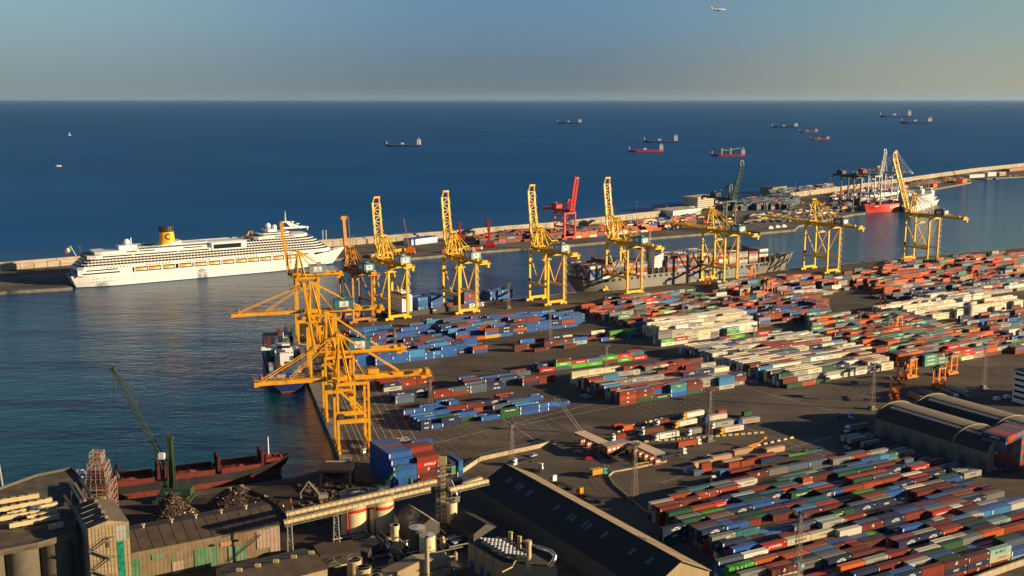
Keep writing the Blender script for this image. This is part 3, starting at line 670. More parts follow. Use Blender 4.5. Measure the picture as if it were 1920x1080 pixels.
def sts_crane(label, foot, azw, paint, house, group, W=17.0, gauge=30.0, hb=46.0, apex=68.0, boomL=62.0, boom=82.0, back=30.0, single=False, style='lattice', loops=False, stairs=True, house_y=None, tall=None, sign=True, lw=1.5, hsc=1.0):
    """crane with its waterside portal centred at foot; azw is the azimuth it reaches out over the water.
    local +Y is toward the water, local X along the rails"""
    root = thing('gantry_crane', label, 'harbour crane', foot, -R(azw), group)
    w2 = W/2
    # bogies
    for x in (-1, 1):
        for y in (0, -gauge):
            b = MB()
            b.box(x*w2-3.6, y-.5, 1.3, x*w2+3.6, y+.5, 2.5)
            for k in (-1, 1):
                b.box(x*w2+k*2.2-1.3, y-.7, .7, x*w2+k*2.2+1.3, y+.7, 1.3)
                for q in (-.75, .75): b.tube((x*w2+k*2.2+q, y-.35, .5), (x*w2+k*2.2+q, y+.35, .5), .5, n=10, mi=1)
            b.build('wheel_bogie', [paint, M_RAIL], root)
    for y in (0, -gauge):
        b = MB(); b.box(-w2-1, y-.8, 2.5, w2+1, y+.8, 4.6); b.build('sill_beam', paint, root)
        b = MB(); b.box(-w2+lw/2, y-.75, hb-2.2, w2-lw/2, y+.75, hb); b.build('top_beam', paint, root)
        for x in (-1, 1):
            b = MB(); b.beam((x*w2, y, 4.6), (x*w2, y, hb+.4), lw, lw*1.15); b.build('leg', paint, root)
    for x in (-1, 1):
        b = MB(); b.box(x*w2-.6, -gauge+lw*.58, 16, x*w2+.6, -lw*.58, 18.2); b.build('portal_beam', paint, root)
        b = MB(); b.beam((x*w2, -lw*.6, 42.5 if hb > 43 else hb-3), (x*w2, -gauge*.5, 18.4), .75); b.beam((x*w2, -gauge*.5, 18.4), (x*w2, -gauge+lw*.6, hb-3.5), .75)
        if style != 'lattice': b = MB(); b.beam((x*w2, -lw*.6, hb-3), (x*w2, -gauge+lw*.6, 18.6), .9)
        b.build('brace', paint, root)
        b = MB(); b.beam((x*w2, 0, hb), (x*w2, -gauge, hb), 1.2, 1.5); b.build('side_beam', paint, root)
    # girders
    gx = 3.2
    yb = -gauge - back
    b = MB()
    for x in ((-1, 1) if not single else (0,)):
        ww = 1.1 if not single else 2.0
        b.box(x*gx-ww/2, yb, hb+.4, x*gx+ww/2, 4.0, hb+2.9)
    if not single:
        for k in range(int((gauge+back)/7)+1):
            y = yb + .6 + k*7; b.box(-gx+.5, y-.3, hb+1.2, gx-.5, y+.3, hb+1.9)
    # walkways with rails
    for s_ in (-1, 1):
        xo = s_*(gx+1.4); b.box(xo-.6, yb, hb+1.2, xo+.6, 3, hb+1.3)
        b.beam((xo+s_*.6, yb, hb+2.3), (xo+s_*.6, 3, hb+2.3), .12)
        for k in range(int((gauge+back)/4)): b.beam((xo+s_*.6, yb+k*4, hb+1.3), (xo+s_*.6, yb+k*4, hb+2.3), .12)
    b.build('girder', paint, root)
    # apex frame
    b = MB()
    for x in (-1, 1):
        b.beam((x*gx*1.6, -1, hb+.4), (x*1.8, -2, apex), 1.0)
        b.beam((x*gx*1.6, -gauge*.42, hb+.4), (x*1.8, -2.5, apex), .75)
        b.beam((x*gx, 1.0, hb+2.5), (x*1.8, -2, apex-1), .5)
    b.box(-3, -3.2, apex-.6, 3, -.8, apex+.8)
    b.cross((-gx*1.6,-1,hb+1), (-1.8,-2,apex), (gx*1.6,-1,hb+1), (1.8,-2,apex), 3, .35)
    b.box(-gx*1.6-1, -4, hb+2.9, gx*1.6+1, 2.5, hb+3.6)
    b.build('apex_frame', paint, root)
    for x in (-1, 1):
        b = MB()
        b.beam((x*1.9, -2.6, apex), (x*gx, yb+back*.42, hb+2.9), .55, .55)
        b.beam((x*1.9, -2.6, apex), (x*gx*1.3, -gauge, hb+1), .5, .5)
        b.build('backstay', paint, root)
    if style == 'lattice' and back > 24:      # small strut frame over the back stays
        b = MB(); ys = -gauge + 3
        zt = apex + (hb+2.9-apex)*((-2.6-ys)/(-2.6-(yb+back*.42)))
        for x in (-1, 1):
            b.beam((x*4.6, ys-3, hb+2.6), (x*3.2, ys, zt), .5); b.beam((x*4.6, ys+3, hb+2.6), (x*3.2, ys, zt), .5)
        b.box(-3.6, ys-.5, zt-.3, 3.6, ys+.5, zt+.5); b.build('strut_frame', paint, root)
    # boom
    ea = R(boom); hy, hz = 4.6, hb+1.6
    def bp(d, x, off=0.0):  # point d along the boom, offset off above it
        return (x, hy + d*math.cos(ea) - off*math.sin(ea), hz + d*math.sin(ea) + off*math.cos(ea))
    b = MB()
    if style == 'lattice':
        nn_ = 9
        for x in (-1, 1):
            b.beam(bp(0, x*gx), bp(boomL*.9, x*gx), 1.4, 1.6, up=(1,0,0))
            b.beam(bp(boomL*.9, x*gx), bp(boomL, x*gx*.72, 2.2 if boom > 30 else 0), .9, 1.0, up=(1,0,0))
            b.beam(bp(1, x*gx*.95, 2.6), bp(boomL*.55, x*gx*.95, 2.6), .35)
            b.cross(bp(1, x*gx, .5), bp(boomL*.55, x*gx, .5), bp(1, x*gx*.95, 2.6), bp(boomL*.55, x*gx*.95, 2.6), 6, .25)
        b.cross(bp(1, -gx), bp(boomL*.9, -gx), bp(1, gx), bp(boomL*.9, gx), nn_, .6)
        p1, p2 = bp(boomL, -gx*.72-.6, 2.2 if boom > 30 else 0), bp(boomL, gx*.72+.6, 2.2 if boom > 30 else 0); b.beam(p1, p2, 1.4)
        for k in range(11): b.cbox(gx*1.25*(1 if k % 2 else -1), bp(boomL*k/11, 0, 1)[1], bp(boomL*k/11, 0, 1)[2], .9, .9, .9)
    else:
        for x in ((-1, 1) if style == 'box' else (0,)):
            wd = 2.0 if style == 'mono' else 1.2
            b.beam(bp(0, x*gx*.7), bp(boomL, x*gx*.7), wd, 2.8, up=(1,0,0))
        if style == 'box':
            for k in range(8): b.beam(bp(3+k*(boomL-4)/7, -gx*.7), bp(3+k*(boomL-4)/7, gx*.7), .5)
        b.beam(bp(boomL-1.5, -gx*.95), bp(boomL-1.5, gx*.95), 2.4)
        xo = gx*.7+1.5
        b.beam(bp(2, xo, 1.2), bp(boomL, xo, 1.2), .14); b.beam(bp(2, xo, 2.2), bp(boomL, xo, 2.2), .14)
        for k in range(int(boomL/4)): b.beam(bp(2+k*4, xo, .2), bp(2+k*4, xo, 2.2), .12)
    b.build('boom', paint, root)
    if boom < 30:
        for f, x in ((.88, -1), (.88, 1), (.5, -1), (.5, 1)):
            b = MB(); b.beam((x*1.9, -1.4, apex), bp(boomL*f, x*gx*.8, 1.5), .38 if f < .6 else .45); 
            b.build('forestay', paint, root)
        b = MB(); d = boomL*.88
        b.beam(bp(d, -gx, 1.4), bp(d, -gx, 4.0), .4); b.beam(bp(d, gx, 1.4), bp(d, gx, 4.0), .4); b.beam(bp(d, -gx, 4.0), bp(d, gx, 4.0), .4); b.build('stay_bracket', paint, root)
    else:
        for x in (-1, 1):
            b = MB(); m = bp(boomL*.42, x*2.6, 3.4); b.beam((x*1.9, -1.4, apex), m, .32); b.beam(m, bp(boomL*.2, x*2.6, 2.2), .3); b.build('forestay', paint, root)
    # machinery house
    hy2 = (-gauge-2 if house_y is None else house_y)
    b = MB(); b.box(-4.6*hsc, hy2-12.5*hsc, hb+3.1, 4.6*hsc, hy2, hb+3.1+5.5*hsc)
    if hsc == 1.0:
      b.add([(-4.9, hy2-12.8, hb+8.6), (4.9, hy2-12.8, hb+8.6), (4.9, hy2+.3, hb+8.6), (-4.9, hy2+.3, hb+8.6), (0, hy2-12.8, hb+9.5), (0, hy2+.3, hb+9.5)], [(0,1,4),(2,3,5),(0,4,5,3),(1,2,5,4),(0,3,2,1)])
      b.box(-1.5, hy2-9, hb+9.2, 1.5, hy2-6.5, hb+10.6)
    hs = b.build('machinery_house', house, root)
    if sign:
        for sx in (1, -1):
            b = MB(); X = sx*4.64; yc = hy2-6.2
            if sx < 0 or True: b.box(X-.03, yc-3, hb+4.2, X+.03, yc+3, hb+8.0, 0)
            Y = lambda t: (X+sx*.06)
            # crescent mark with a bar of lettering below
            for k in range(10):
                a0, a1 = R(-140+k*26), R(-140+(k+1)*26)
                b.add([(Y(0), yc+sx*(1.0*math.cos(a0)), hb+6.6+1.0*math.sin(a0)), (Y(0), yc+sx*(1.0*math.cos(a1)), hb+6.6+1.0*math.sin(a1)), (Y(0), yc+sx*(.5*math.cos(a1)+.2), hb+6.7+.5*math.sin(a1)), (Y(0), yc+sx*(.5*math.cos(a0)+.2), hb+6.7+.5*math.sin(a0))], [(0,1,2,3)], 1)
            text_on(b, 'TCB', (Y(0), yc, hb+4.9), (0, sx, 0), (0,0,1), .8, 3.6, 1)
            b.build('sign_board', [M_WHITE, M_BLUEL], root)
        b = MB(); yy = hy2+.04 if False else hy2-12.54
        b.box(-2.6, yy-.06, hb+4.2, 2.6, yy, hb+7.9, 0); text_on(b, 'TCB', (0, yy-.08, hb+5.0), (1,0,0), (0,0,1), .8, 3.2, 1); b.tube((0, yy-.08, hb+6.7), (0, yy-.05, hb+6.7), .9, n=14, mi=1)
        b.build('sign_board', [M_WHITE, M_BLUEL], root)
    # operator cab and trolley
    b = MB(); ty = -gauge*.45
    b.box(-gx-.2, ty-3, hb-.4, gx+.2, ty+3, hb+.3); b.box(gx-2.3, ty+3.2, hb-3.4, gx+.3, ty+5.6, hb-.5); b.box(gx-2.1, ty+5.62, hb-3.0, gx+.1, ty+5.68, hb-1.2, 1)
    b.build('trolley', [paint, M_GLASS], root)
    b = MB(); b.box(-3.0, ty-1.2, hb-7.2, 3.0, ty+1.2, hb-6.4); b.box(-6.0, ty-1.1, hb-8.2, 6.0, ty+1.1, hb-7.3)
    for x in (-2, 2): b.beam((x, ty, hb-6.4), (x, ty, hb-.4), .15)
    b.build('spreader', paint, root)
    # end platform
    b = MB(); b.box(-5.2, yb-3.2, hb+.4, 5.2, yb, hb+1.2); b.box(-2.5, yb-2.6, hb+1.2, 2.5, yb-.4, hb+3.6); b.box(-4.6, yb+2, hb+2.9, -3, yb+4.2, hb+4.6); b.box(3, yb-2, hb-2.5, 5, yb+1, hb+.4)
    for x in (-5, -2.5, 0, 2.5, 5): b.beam((x, yb-3.1, hb+1.2), (x, yb-3.1, hb+2.4), .12)
    b.beam((-5, yb-3.1, hb+2.4), (5, yb-3.1, hb+2.4), .12); b.build('end_platform', paint, root)
    if loops:   # festoon cable loops hanging below the girder
        b = MB()
        for k in range(12):
            y = yb + 1 + k*2.2
            for q in range(6):
                a0, a1 = PI*q/6, PI*(q+1)/6
                b.tube((gx+.9, y+math.cos(a0)*.9, hb-.2-2.6*math.sin(a0)), (gx+.9, y+math.cos(a1)*.9, hb-.2-2.6*math.sin(a1)), .12, n=4)
        b.build('festoon_cable', M_CABLE, root)
    if stairs:  # zigzag stair tower on a landside leg
        b = MB(); x0, y0 = w2+1.2, -gauge
        z = 5.0; s_ = 1
        while z < hb-3:
            b.beam((x0+.6, y0-1.6*s_, z), (x0+.6, y0+1.6*s_, z+3.1), .8, .16); b.beam((x0+1.0, y0-1.6*s_, z+1), (x0+1.0, y0+1.6*s_, z+4.1), .1)
            b.box(x0, y0+1.5*s_-.5, z+3.0, x0+2.0, y0+1.5*s_+.5, z+3.12); z += 3.1; s_ = -s_
        for a_ in (-2.1, 2.1): b.beam((x0+.1, y0+a_, 3), (x0+.1, y0+a_, hb), .16)
        b.build('stair', M_GREYC if style == 'lattice' else paint, root)
    # cable reel on the portal
    b = MB(); b.tube((-w2-.7, -1.6, 20.2), (-w2-1.3, -1.6, 20.2), 1.7, n=18); b.build('cable_reel', M_CABLE, root)
    return root
def shift(p, azd, d): 
    v = dirv(azd); return (p[0]+v.x*d, p[1]+v.y*d, 0)
GQ = 'yellow gantry cranes along the far quay'
GL = 'orange gantry cranes along the left quay'
AF = 147 - 180 + 0.0     # water lies up-left of the far quay
def foot2(x0, y0, x1, y1): a, b = G(x0, y0), G(x1, y1); return ((a.x+b.x)/2, (a.y+b.y)/2, 0)
far = dict(paint=M_YEL, group=GQ, azw=AF)
E_ = [
 # label, foot px pair of the waterside legs, boom angle, extras
 ('rust-brown gantry crane with raised box boom, at the quay corner before the cruise bow', (643,598,672,595), 83, dict(paint=M_RUST, house=M_HTEAL, style='mono', boomL=42, hb=42, apex=61, back=20, gauge=24)),
 ('yellow gantry crane with lattice boom up, leftmost of the bright yellow row', (703,591,735,588), 83, dict(house=M_HOUSE, boomL=52, back=18, gauge=28, sign=True)),
 ('yellow gantry crane with raised boom standing over the black ship with white hull letters', (832,581,863,577), 83, dict(house=M_HOUSE, boomL=55, back=26, gauge=27)),
 ('yellow gantry crane with raised boom, between the black ship and the grey container ship', (991,565,1024,561), 83, dict(house=M_HOUSE, boomL=56, back=26, gauge=29, hb=47, apex=68, loops=True)),
 ('yellow gantry crane with raised boom at the stern of the grey container ship', (1132,546,1166,542), 82, dict(house=M_HTEAL, boomL=59, back=32, gauge=32, loops=True, hb=47, apex=71)),
 ('yellow gantry crane with lowered boom over the middle of the grey container ship', (1308,528,1345,524), 1, dict(house=M_HTEAL, boomL=58, back=30, gauge=32, loops=True, hb=51, apex=74)),
 ('yellow gantry crane with lowered boom standing by the bow of the grey container ship', (1500,507,1533,503.5), 1, dict(house=M_HNAVY, boomL=62, back=32, gauge=32, hb=50, apex=76)),
 ('orange-yellow gantry crane with boom raised at a slant, rightmost of the whole row', (1687,489,1719,486), 70, dict(house=M_HNAVY, boomL=71, back=36, gauge=31, hb=52, apex=76)),
]
for lab, ft, bm, ex in E_:
    kw = dict(far); kw.update(ex)
    sts_crane(lab, foot2(*ft), boom=bm, **kw)
# left quay, boom over the near basin; waterside rail 3.6 m in from the edge
AL = -106.0
qa, qb = G(582, 706), G(638, 858)
def rail_pt(y):  # ground point on the waterside rail at pixel row y
    lo, hi = -0.8, 1.6
    for _ in range(40):
        m = (lo+hi)/2; p = qa.lerp(qb, m)
        if PX(p)[1] < y: lo = m
        else: hi = m
    return qa.lerp(qb, (lo+hi)/2)
left = dict(paint=M_ORN, group=GL, azw=AL, style='box')
LC = [
 ('orange gantry crane with long level boom over the water, nearest of the left quay', 843, 0, dict(house=M_ORN, boomL=37, back=31, gauge=16, hb=37, apex=62, W=15, single=True, style='mono', sign=False, lw=1.15, house_y=-17, hsc=.45)),
 ('orange gantry crane with boom raised steeply, behind the nearest orange crane', 783, 82, dict(house=M_HTEAL, boomL=42, back=28, gauge=16, hb=37, apex=62, W=15, lw=1.3, house_y=-14)),
 ('orange gantry crane with level boom and teal machinery house bearing a white sign', 704, 0, dict(house=M_HTEAL, boomL=45, back=30, gauge=17, hb=42, apex=63, W=15, lw=1.8, house_y=-17, single=True, style='mono')),
 ('slim orange gantry crane with its mast-like boom raised in front of the cruise ship', 642, 83, dict(house=M_HOUSE, boomL=40, back=16, gauge=16, hb=50, apex=70, W=13, style='mono', house_y=-10, lw=1.8)),
]
for lab, y, bm, ex in LC:
    kw = dict(left); kw.update(ex)
    sts_crane(lab, tuple(rail_pt(y)), boom=bm, **kw)
# ------------------------------------------------------------------ ships
M_SHIPW = mat('ship_white_paint', (0.80, 0.80, 0.78), 0.4, noise=0.03, dirt=(0.55,0.5,0.42), dirt_amt=0.15, dirt_scale=0.1, streak=0.3)
M_DECKG = mat('deck_green_grey', (0.09, 0.12, 0.11), 0.8)
M_DECKB = mat('teak_deck', (0.28, 0.19, 0.11), 0.8, noise=0.2)
M_BAND = mat('dark_window_band', (0.018, 0.025, 0.035), 0.12, spec=0.7, noise=0.05)
M_BALC = mat('balcony_glass', (0.018, 0.05, 0.055), 0.2, spec=0.6, noise=0.3, scale=0.5)
M_BOAT_Y = mat('lifeboat_yellow', (0.90, 0.42, 0.01), 0.4, noise=0.05)
M_CUSTY = mat('funnel_yellow', (0.85, 0.42, 0.002), 0.4, noise=0.03)
M_NAVY = mat('navy_paint', (0.012, 0.022, 0.06), 0.45)
M_HBLACK = mat('hull_black', (0.016, 0.018, 0.022), 0.5, noise=0.2, dirt=(0.09,0.04,0.02), dirt_amt=0.4, dirt_scale=0.2, streak=.2)
M_HGREY = mat('hull_grey', (0.19, 0.195, 0.17), 0.5, noise=0.08, dirt=(0.22,0.13,0.07), dirt_amt=0.35, dirt_scale=0.12, streak=.2)
M_HBLUE = mat('hull_blue', (0.015, 0.045, 0.22), 0.45, noise=0.1)
M_HRED = mat('hull_red', (0.60, 0.035, 0.030), 0.45, noise=0.1, dirt=(0.5,0.2,0.12), dirt_amt=0.3)
M_BOOT = mat('red_boot_topping', (0.38, 0.045, 0.03), 0.6, noise=0.2)
M_RHOLD = mat('rust_red_hold_paint', (0.15, 0.019, 0.009), 0.6, noise=0.2, dirt=(0.08,0.03,0.02), dirt_amt=0.6, dirt_scale=0.3)
M_BUFF = mat('buff_paint', (0.70, 0.58, 0.36), 0.5)
M_ORB = mat('signal_orange', (0.75, 0.14, 0.02), 0.5)

def wprof(t, s0, s1, b1, b0=0.0, pw=1.0):
    """half-width fraction along the length: stern fraction s0 growing to 1 at s1, full to b1, closing to b0 at 1"""
    if t < s1: a = t/s1; return s0 + (1-s0)*math.sin(a*PI/2)
    if t > b1: a = (t-b1)/(1-b1); return b0 + (1-b0)*max(0, math.cos(a*PI/2))**pw
    return 1.0
def hull(L, B, D, bowup=2.0, sternup=0.0, rake=0.045, sterncut=0.03, boot=1.6, b1=0.78, wl_in=0.62, draft=4.0):
    """returns MB with side (0), deck (1), boot topping (2); origin amidships at the waterline, bow at +X"""
    mb = MB(); N = 36; lv = [(-draft, 0.0), (0.0, 0.0), (boot, .12), (D*.45, .5), (D*.8, .85), (D, 1.0)]
    rows = []
    for zi, (z, f) in enumerate(lv):
        row = []
        x0 = -L/2 + L*sterncut*(1-f); x1 = L/2 - L*rake*(1-f)
        for i in range(N+1):
            t = i/N; w = wprof(t, .78*f + wl_in*.55*(1-f), .16, b1 - .08*(1-f), 0, 1.0 if f > .5 else 1.15)
            sh = (bowup*max(0, (t-.75)/.25)**1.6 + sternup*max(0, (.15-t)/.15)) * f
            row.append((x0 + (x1-x0)*t, w*B/2, z + sh))
        rows.append(row)
    for k in range(len(rows)-1):
        a, b = rows[k], rows[k+1]; mi = 2 if k < 2 else 0
        for s_ in (-1, 1):
            vs = [(x, s_*y, z) for x, y, z in a] + [(x, s_*y, z) for x, y, z in b]; n = N+1
            fs = [(i, i+1, n+i+1, n+i) if s_ < 0 else (i+1, i, n+i, n+i+1) for i in range(N)]
            mb.add(vs, fs, mi, True)
        mb.add([(a[0][0], -a[0][1], a[0][2]), (a[0][0], a[0][1], a[0][2]), (b[0][0], b[0][1], b[0][2]), (b[0][0], -b[0][1], b[0][2])], [(0,3,2,1)], mi)
    t_ = rows[-1]
    for i in range(N):
        dz = -1.0
        mb.add([(t_[i][0], -t_[i][1]*.985, t_[i][2]+dz), (t_[i+1][0], -t_[i+1][1]*.985, t_[i+1][2]+dz), (t_[i+1][0], t_[i+1][1]*.985, t_[i+1][2]+dz), (t_[i][0], t_[i][1]*.985, t_[i][2]+dz)], [(0,1,2,3)], 1)
    return mb
def deckpoly(x0, x1, hw, bow=12.0, stern=3.0, n=8, tip=0.25):
    """plan outline with rounded bow and slightly narrowed stern"""
    P = [(x0, -hw*.82), (x0+stern, -hw)]
    for i in range(n+1):
        a = i/n*PI/2; P.append((x1-bow+bow*math.sin(a), -hw*(tip+(1-tip)*math.cos(a))))
    P += [(x, -y) for x, y in P[::-1]]
    return P

# --- cruise ship
CS0, CS1 = G(158, 541, WATER_Z), G(643, 498, WATER_Z)
csd = (CS1-CS0).normalized(); csn = Vector((-csd.y, csd.x, 0))
CB = 34.0
corg = (CS0+CS1)/2 + csn*(CB/2)
Lw = (CS1-CS0).length
def xs(px, off=0.0, z=0.0):
    """length coordinate of what is seen at pixel column px on the line off metres behind the near side at height z"""
    lo, hi = -Lw, Lw
    for _ in range(40):
        m = (lo+hi)/2; p = (CS0+CS1)/2 + csd*m + csn*off; p = Vector((p.x, p.y, WATER_Z+z))
        if PX(p)[0] < px: lo = m
        else: hi = m
    return lo
cs = thing('cruise_ship', 'huge white cruise ship with yellow funnel moored at the outer wharf', 'cruise ship', corg, math.atan2(csd.y, csd.x))
LOA = Lw + 22
h_ = hull(LOA, CB, 12.5, bowup=7.0, rake=.06, sterncut=.02, boot=.5, b1=.76, wl_in=.9)
h_.build('hull', [M_SHIPW, M_DECKB, M_NAVY], cs)
hx = LOA/2
b = MB()
for z in (5.6, 8.6):
    x = -hx+20
    while x < hx-46:
        w = CB/2*1.0
        for s_ in (-1, 1): b.box(x-.35, s_*(w-.02), z-.35, x+.35, s_*(w+.03), z+.35)
        x += 2.9 if rnd.random() < .93 else 6
b.build('portholes', M_BAND, cs)
# promenade recess with boats
b = MB()
b.prism(deckpoly(-hx+8, hx-42, CB/2-2.6, 26, 4), 12.0, 17.4, 1)
b.prism(deckpoly(-hx+5, hx-26, CB/2-.05, 34, 6), 11.8, 12.45, 0)
for s_ in (-1, 1):
    b.box(-hx+6, s_*(CB/2-2.7), 12.4, xs(250), s_*(CB/2-.02), 17.4, 0); b.box(xs(590), s_*(CB/2-2.7), 12.4, hx-52, s_*(CB/2-.02), 17.4, 0)
b.build('promenade', [M_SHIPW, M_BALC], cs)
bx = [xs(p) for p in (267, 292, 318, 349, 377, 403, 429, 454, 476, 499, 523, 546, 571)]
pro = None
for x in bx:
    for s_ in (-1, 1):
        b = MB(); y = s_*(CB/2-.9)
        N = 10; 
        for (za, ra, mi) in ((0, 1.0, 0),):
            prof = [(-1.0, .25), (-.3, 1.0), (.35, 1.15)]; top = [(.35, 1.1), (1.1, 1.0), (1.75, .45)]
            for pr_, mm in ((prof, 0), (top, 1)):
                rows_ = []
                for z, r in pr_:
                    rows_.append([(x + 5.6*(2*i/N-1)*(.86+.12*r), 1.7*r*math.sin(PI*min(max(i/N, .04), .96))**.5, z+14.4) for i in range(N+1)])
                for a_, c_ in zip(rows_, rows_[1:]):
                    for q in (-1, 1):
                        vs = [(p[0], y+q*p[1], p[2]) for p in a_] + [(p[0], y+q*p[1], p[2]) for p in c_]
                        b.add(vs, [(i, i+1, N+2+i, N+1+i) if q < 0 else (i+1, i, N+1+i, N+2+i) for i in range(N)], mm)
            tp = [(p[0], y-p[1], p[2]) for p in rows_[-1]] + [(p[0], y+p[1], p[2]) for p in rows_[-1][::-1]]
            b.add(tp, [tuple(range(len(tp)))], 1)
        lb = b.build('lifeboat', [M_SHIPW, M_BOAT_Y], cs)
        b = MB()
        for q in (-6.6, 6.6): b.box(x+q-.4, y-1.2, 12.4, x+q+.4, y+.6, 17.4)
        b.build('davit', M_SHIPW, cs)
# window deck above boats
b = MB(); b.prism(deckpoly(-hx+6, hx-21, CB/2, 30, 5), 17.4, 20.4, 0)
x = -hx+24
while x < hx-60:
    if int(x/13) % 3:
        for s_ in (-1, 1): b.box(x, s_*(CB/2), 18.3, x+1.5, s_*(CB/2+.04), 19.3, 1)
    x += 3.2
b.build('superstructure', [M_SHIPW, M_BAND], cs)
# balcony decks
zb = 20.4; HD = 2.62
aft_glass = (xs(196, 0, 27), xs(385, 0, 27))
for k in range(6):
    z = zb + k*HD; x0 = -hx+7+k*3.2 if k < 3 else xs(398+4*k, 0, 30); x1 = hx-23-k*3.6
    hw = CB/2 + (.9 if k < 5 else .3)
    b = MB()
    b.prism(deckpoly(x0+1.5, x1-2, hw-2.6, 20, 5), z, z+HD, 1)
    b.prism(deckpoly(x0, x1, hw, 21, 5), z-.12, z+.18, 0)
    P = deckpoly(x0, x1, hw, 21, 5); n = len(P)
    for i in range(n-1):
        b.beam((P[i][0], P[i][1], z+.58), (P[i+1][0], P[i+1][1], z+.50), .12, .55, 0)
    x = x0+6
    while x < x1-24:
        for s_ in (-1, 1): b.box(x-.10, s_*(hw-2.6), z+.1, x+.10, s_*(hw-.05), z+HD-.1, 0)
        x += 3.4
    b.build('balcony_deck', [M_SHIPW, M_BALC], cs)
z = zb + 3*HD
b = MB(); b.prism(deckpoly(-hx+16, xs(420,0,30), CB/2+.4, 2, 8, tip=.9), z-.2, z+3.2, 0)
for xa, xb in ((aft_glass[0]-2, xs(250,0,30)-1), (xs(250,0,30)+1, xs(332,0,30)), (xs(336,0,30), aft_glass[1]+4)):
    for s_ in (-1, 1): b.box(xa, s_*(CB/2+.35), z+1.0, xb, s_*(CB/2+.46), z+2.3, 1)
b.prism(deckpoly(-hx+24, xs(440,0,30), CB/2-2.5, 3, 6, tip=.9), z+3.2, z+6.2, 0)
for xa, xb in ((xs(238,0,32), xs(258,0,32)), (xs(262,0,32), xs(292,0,32)), (xs(345,0,32), xs(380,0,32))):
    for s_ in (-1, 1): b.box(xa, s_*(CB/2-2.6), z+4.0, xb, s_*(CB/2-2.44), z+5.2, 1)
b.build('superstructure', [M_SHIPW, M_BAND], cs)
b = MB(); xa, xb = xs(400,0,31), xs(455,0,31)
b.prism(deckpoly(xa-4, xb+4, CB/2+1.2, 2, 2, tip=.95), z+.0, z+8.0, 0)
for s_ in (-1, 1): b.box(xa, s_*(CB/2+1.19), z+1.6, xb-2, s_*(CB/2+1.34), z+6.2, 1)
b.build('atrium_glass', [M_SHIPW, M_BAND], cs)
z5 = zb + 6*HD
b = MB()
b.prism(deckpoly(xs(478,0,38), hx-48, CB/2-.2, 16, 4), z5-.1, z5+2.6, 0)
for s_ in (-1, 1): b.box(xs(515,0,38), s_*(CB/2-.2), z5+.9, hx-68, s_*(CB/2-.08), z5+2.1, 1)
b.prism(deckpoly(xs(490,0,38), hx-68, CB/2-4, 15, 4), z5+2.6, z5+5.4, 0)
b.prism(deckpoly(xs(500,0,38), hx-72, CB/2-6, 15, 4), z5+5.4, z5+6.4, 1, top=0)
b.prism(deckpoly(xs(505,0,38), hx-82, CB/2-8, 12, 4), z5+6.4, z5+9.0, 0)
b.build('upper_decks', [M_SHIPW, M_BAND], cs)
b = MB(); b.prism(deckpoly(-hx+15, -hx+52, CB/2-1, 3, 8, tip=.9), z+.2, z+3.35, 0, top=0); b.prism(deckpoly(xs(345,15,38), xs(470,15,38), CB/2-5, 3, 3, tip=.9), z+6.2, z+6.5, 0, top=0)
b.build('sun_deck', M_DECKB, cs)
# windscreens and lidos: rail of white posts
b = MB()
for s_ in (-1, 1):
    x = xs(262,0,36)
    while x < xs(470,0,38):
        b.box(x-.15, s_*(CB/2-3.2), z+6.2, x+.15, s_*(CB/2-3.0), z+8.2); x += 2.6
    b.box(xs(262,0,36), s_*(CB/2-3.25), z+8.1, xs(470,0,38), s_*(CB/2-2.95), z+8.4)
b.build('deck_screen', M_SHIPW, cs)
b = MB()
for s_ in (-1, 1): b.box(xs(262,0,36), s_*(CB/2-3.12)-.02, z+6.3, xs(470,0,38), s_*(CB/2-3.12)+.02, z+7.9)
b.prism(deckpoly(xs(484,0,38), hx-66, CB/2-3.6, 15, 4), z5+3.3, z5+4.5)
b.build('glass_screen', M_BAND, cs)
# funnel
xf = xs(313, 17, 45)
b = MB()
FZ = z+8
def oval(cx, z_, a, c, n=20): return [(cx + a*math.cos(2*PI*i/n), c*math.sin(2*PI*i/n), z_) for i in range(n)]
fo = [oval(xf, FZ, 9.5, 6), oval(xf, FZ+3.5, 7.8, 5.2), oval(xf-.4, FZ+12.6, 7.4, 5.0), oval(xf-.5, FZ+18.6, 7.0, 4.8)]
for k in range(3):
    b.add(fo[k]+fo[k+1], [(i, (i+1)%20, 20+(i+1)%20, 20+i) for i in range(20)], 0 if k < 2 else 1, True)
b.add(fo[3], [tuple(range(20))], 1)
for i in range(20):     # vertical black louvre pipes
    a = 2*PI*i/20; b.tube((xf-.5+7.1*math.cos(a), 4.9*math.sin(a), FZ+12.8), (xf-.5+7.1*math.cos(a), 4.9*math.sin(a), FZ+19.4), .32, n=6, mi=1)
fn = b.build('funnel', [M_CUSTY, M_HBLACK], cs)
b = MB()
for s_ in (-1, 1):
    for k in range(14):
        a0, a1 = R(42+k*19.7), R(42+(k+1)*19.7); yy = lambda X: s_*(5.18*math.sqrt(max(.1, 1-((X-xf)/7.8)**2))+.10)
        pts = []
        for a, r in ((a0, 3.4), (a1, 3.4), (a1, 2.0), (a0, 2.0)):
            X = xf + r*math.cos(a)*(1 if s_ < 0 else -1); pts.append((X, yy(X), FZ+8.0+r*math.sin(a)))
        b.add(pts, [(0,1,2,3)])
b.build('funnel_emblem', M_NAVY, fn)
b = MB(); b.prism([(xf-16,-9),(xf+12,-9),(xf+12,9),(xf-16,9)], z+6.1, [z+6.6, FZ+4, FZ+4, z+6.6]); b.prism(deckpoly(xf-2, xf+40, 10, 4, 3), z+6.1, z+8.6)
b.build('funnel_housing', M_SHIPW, cs)
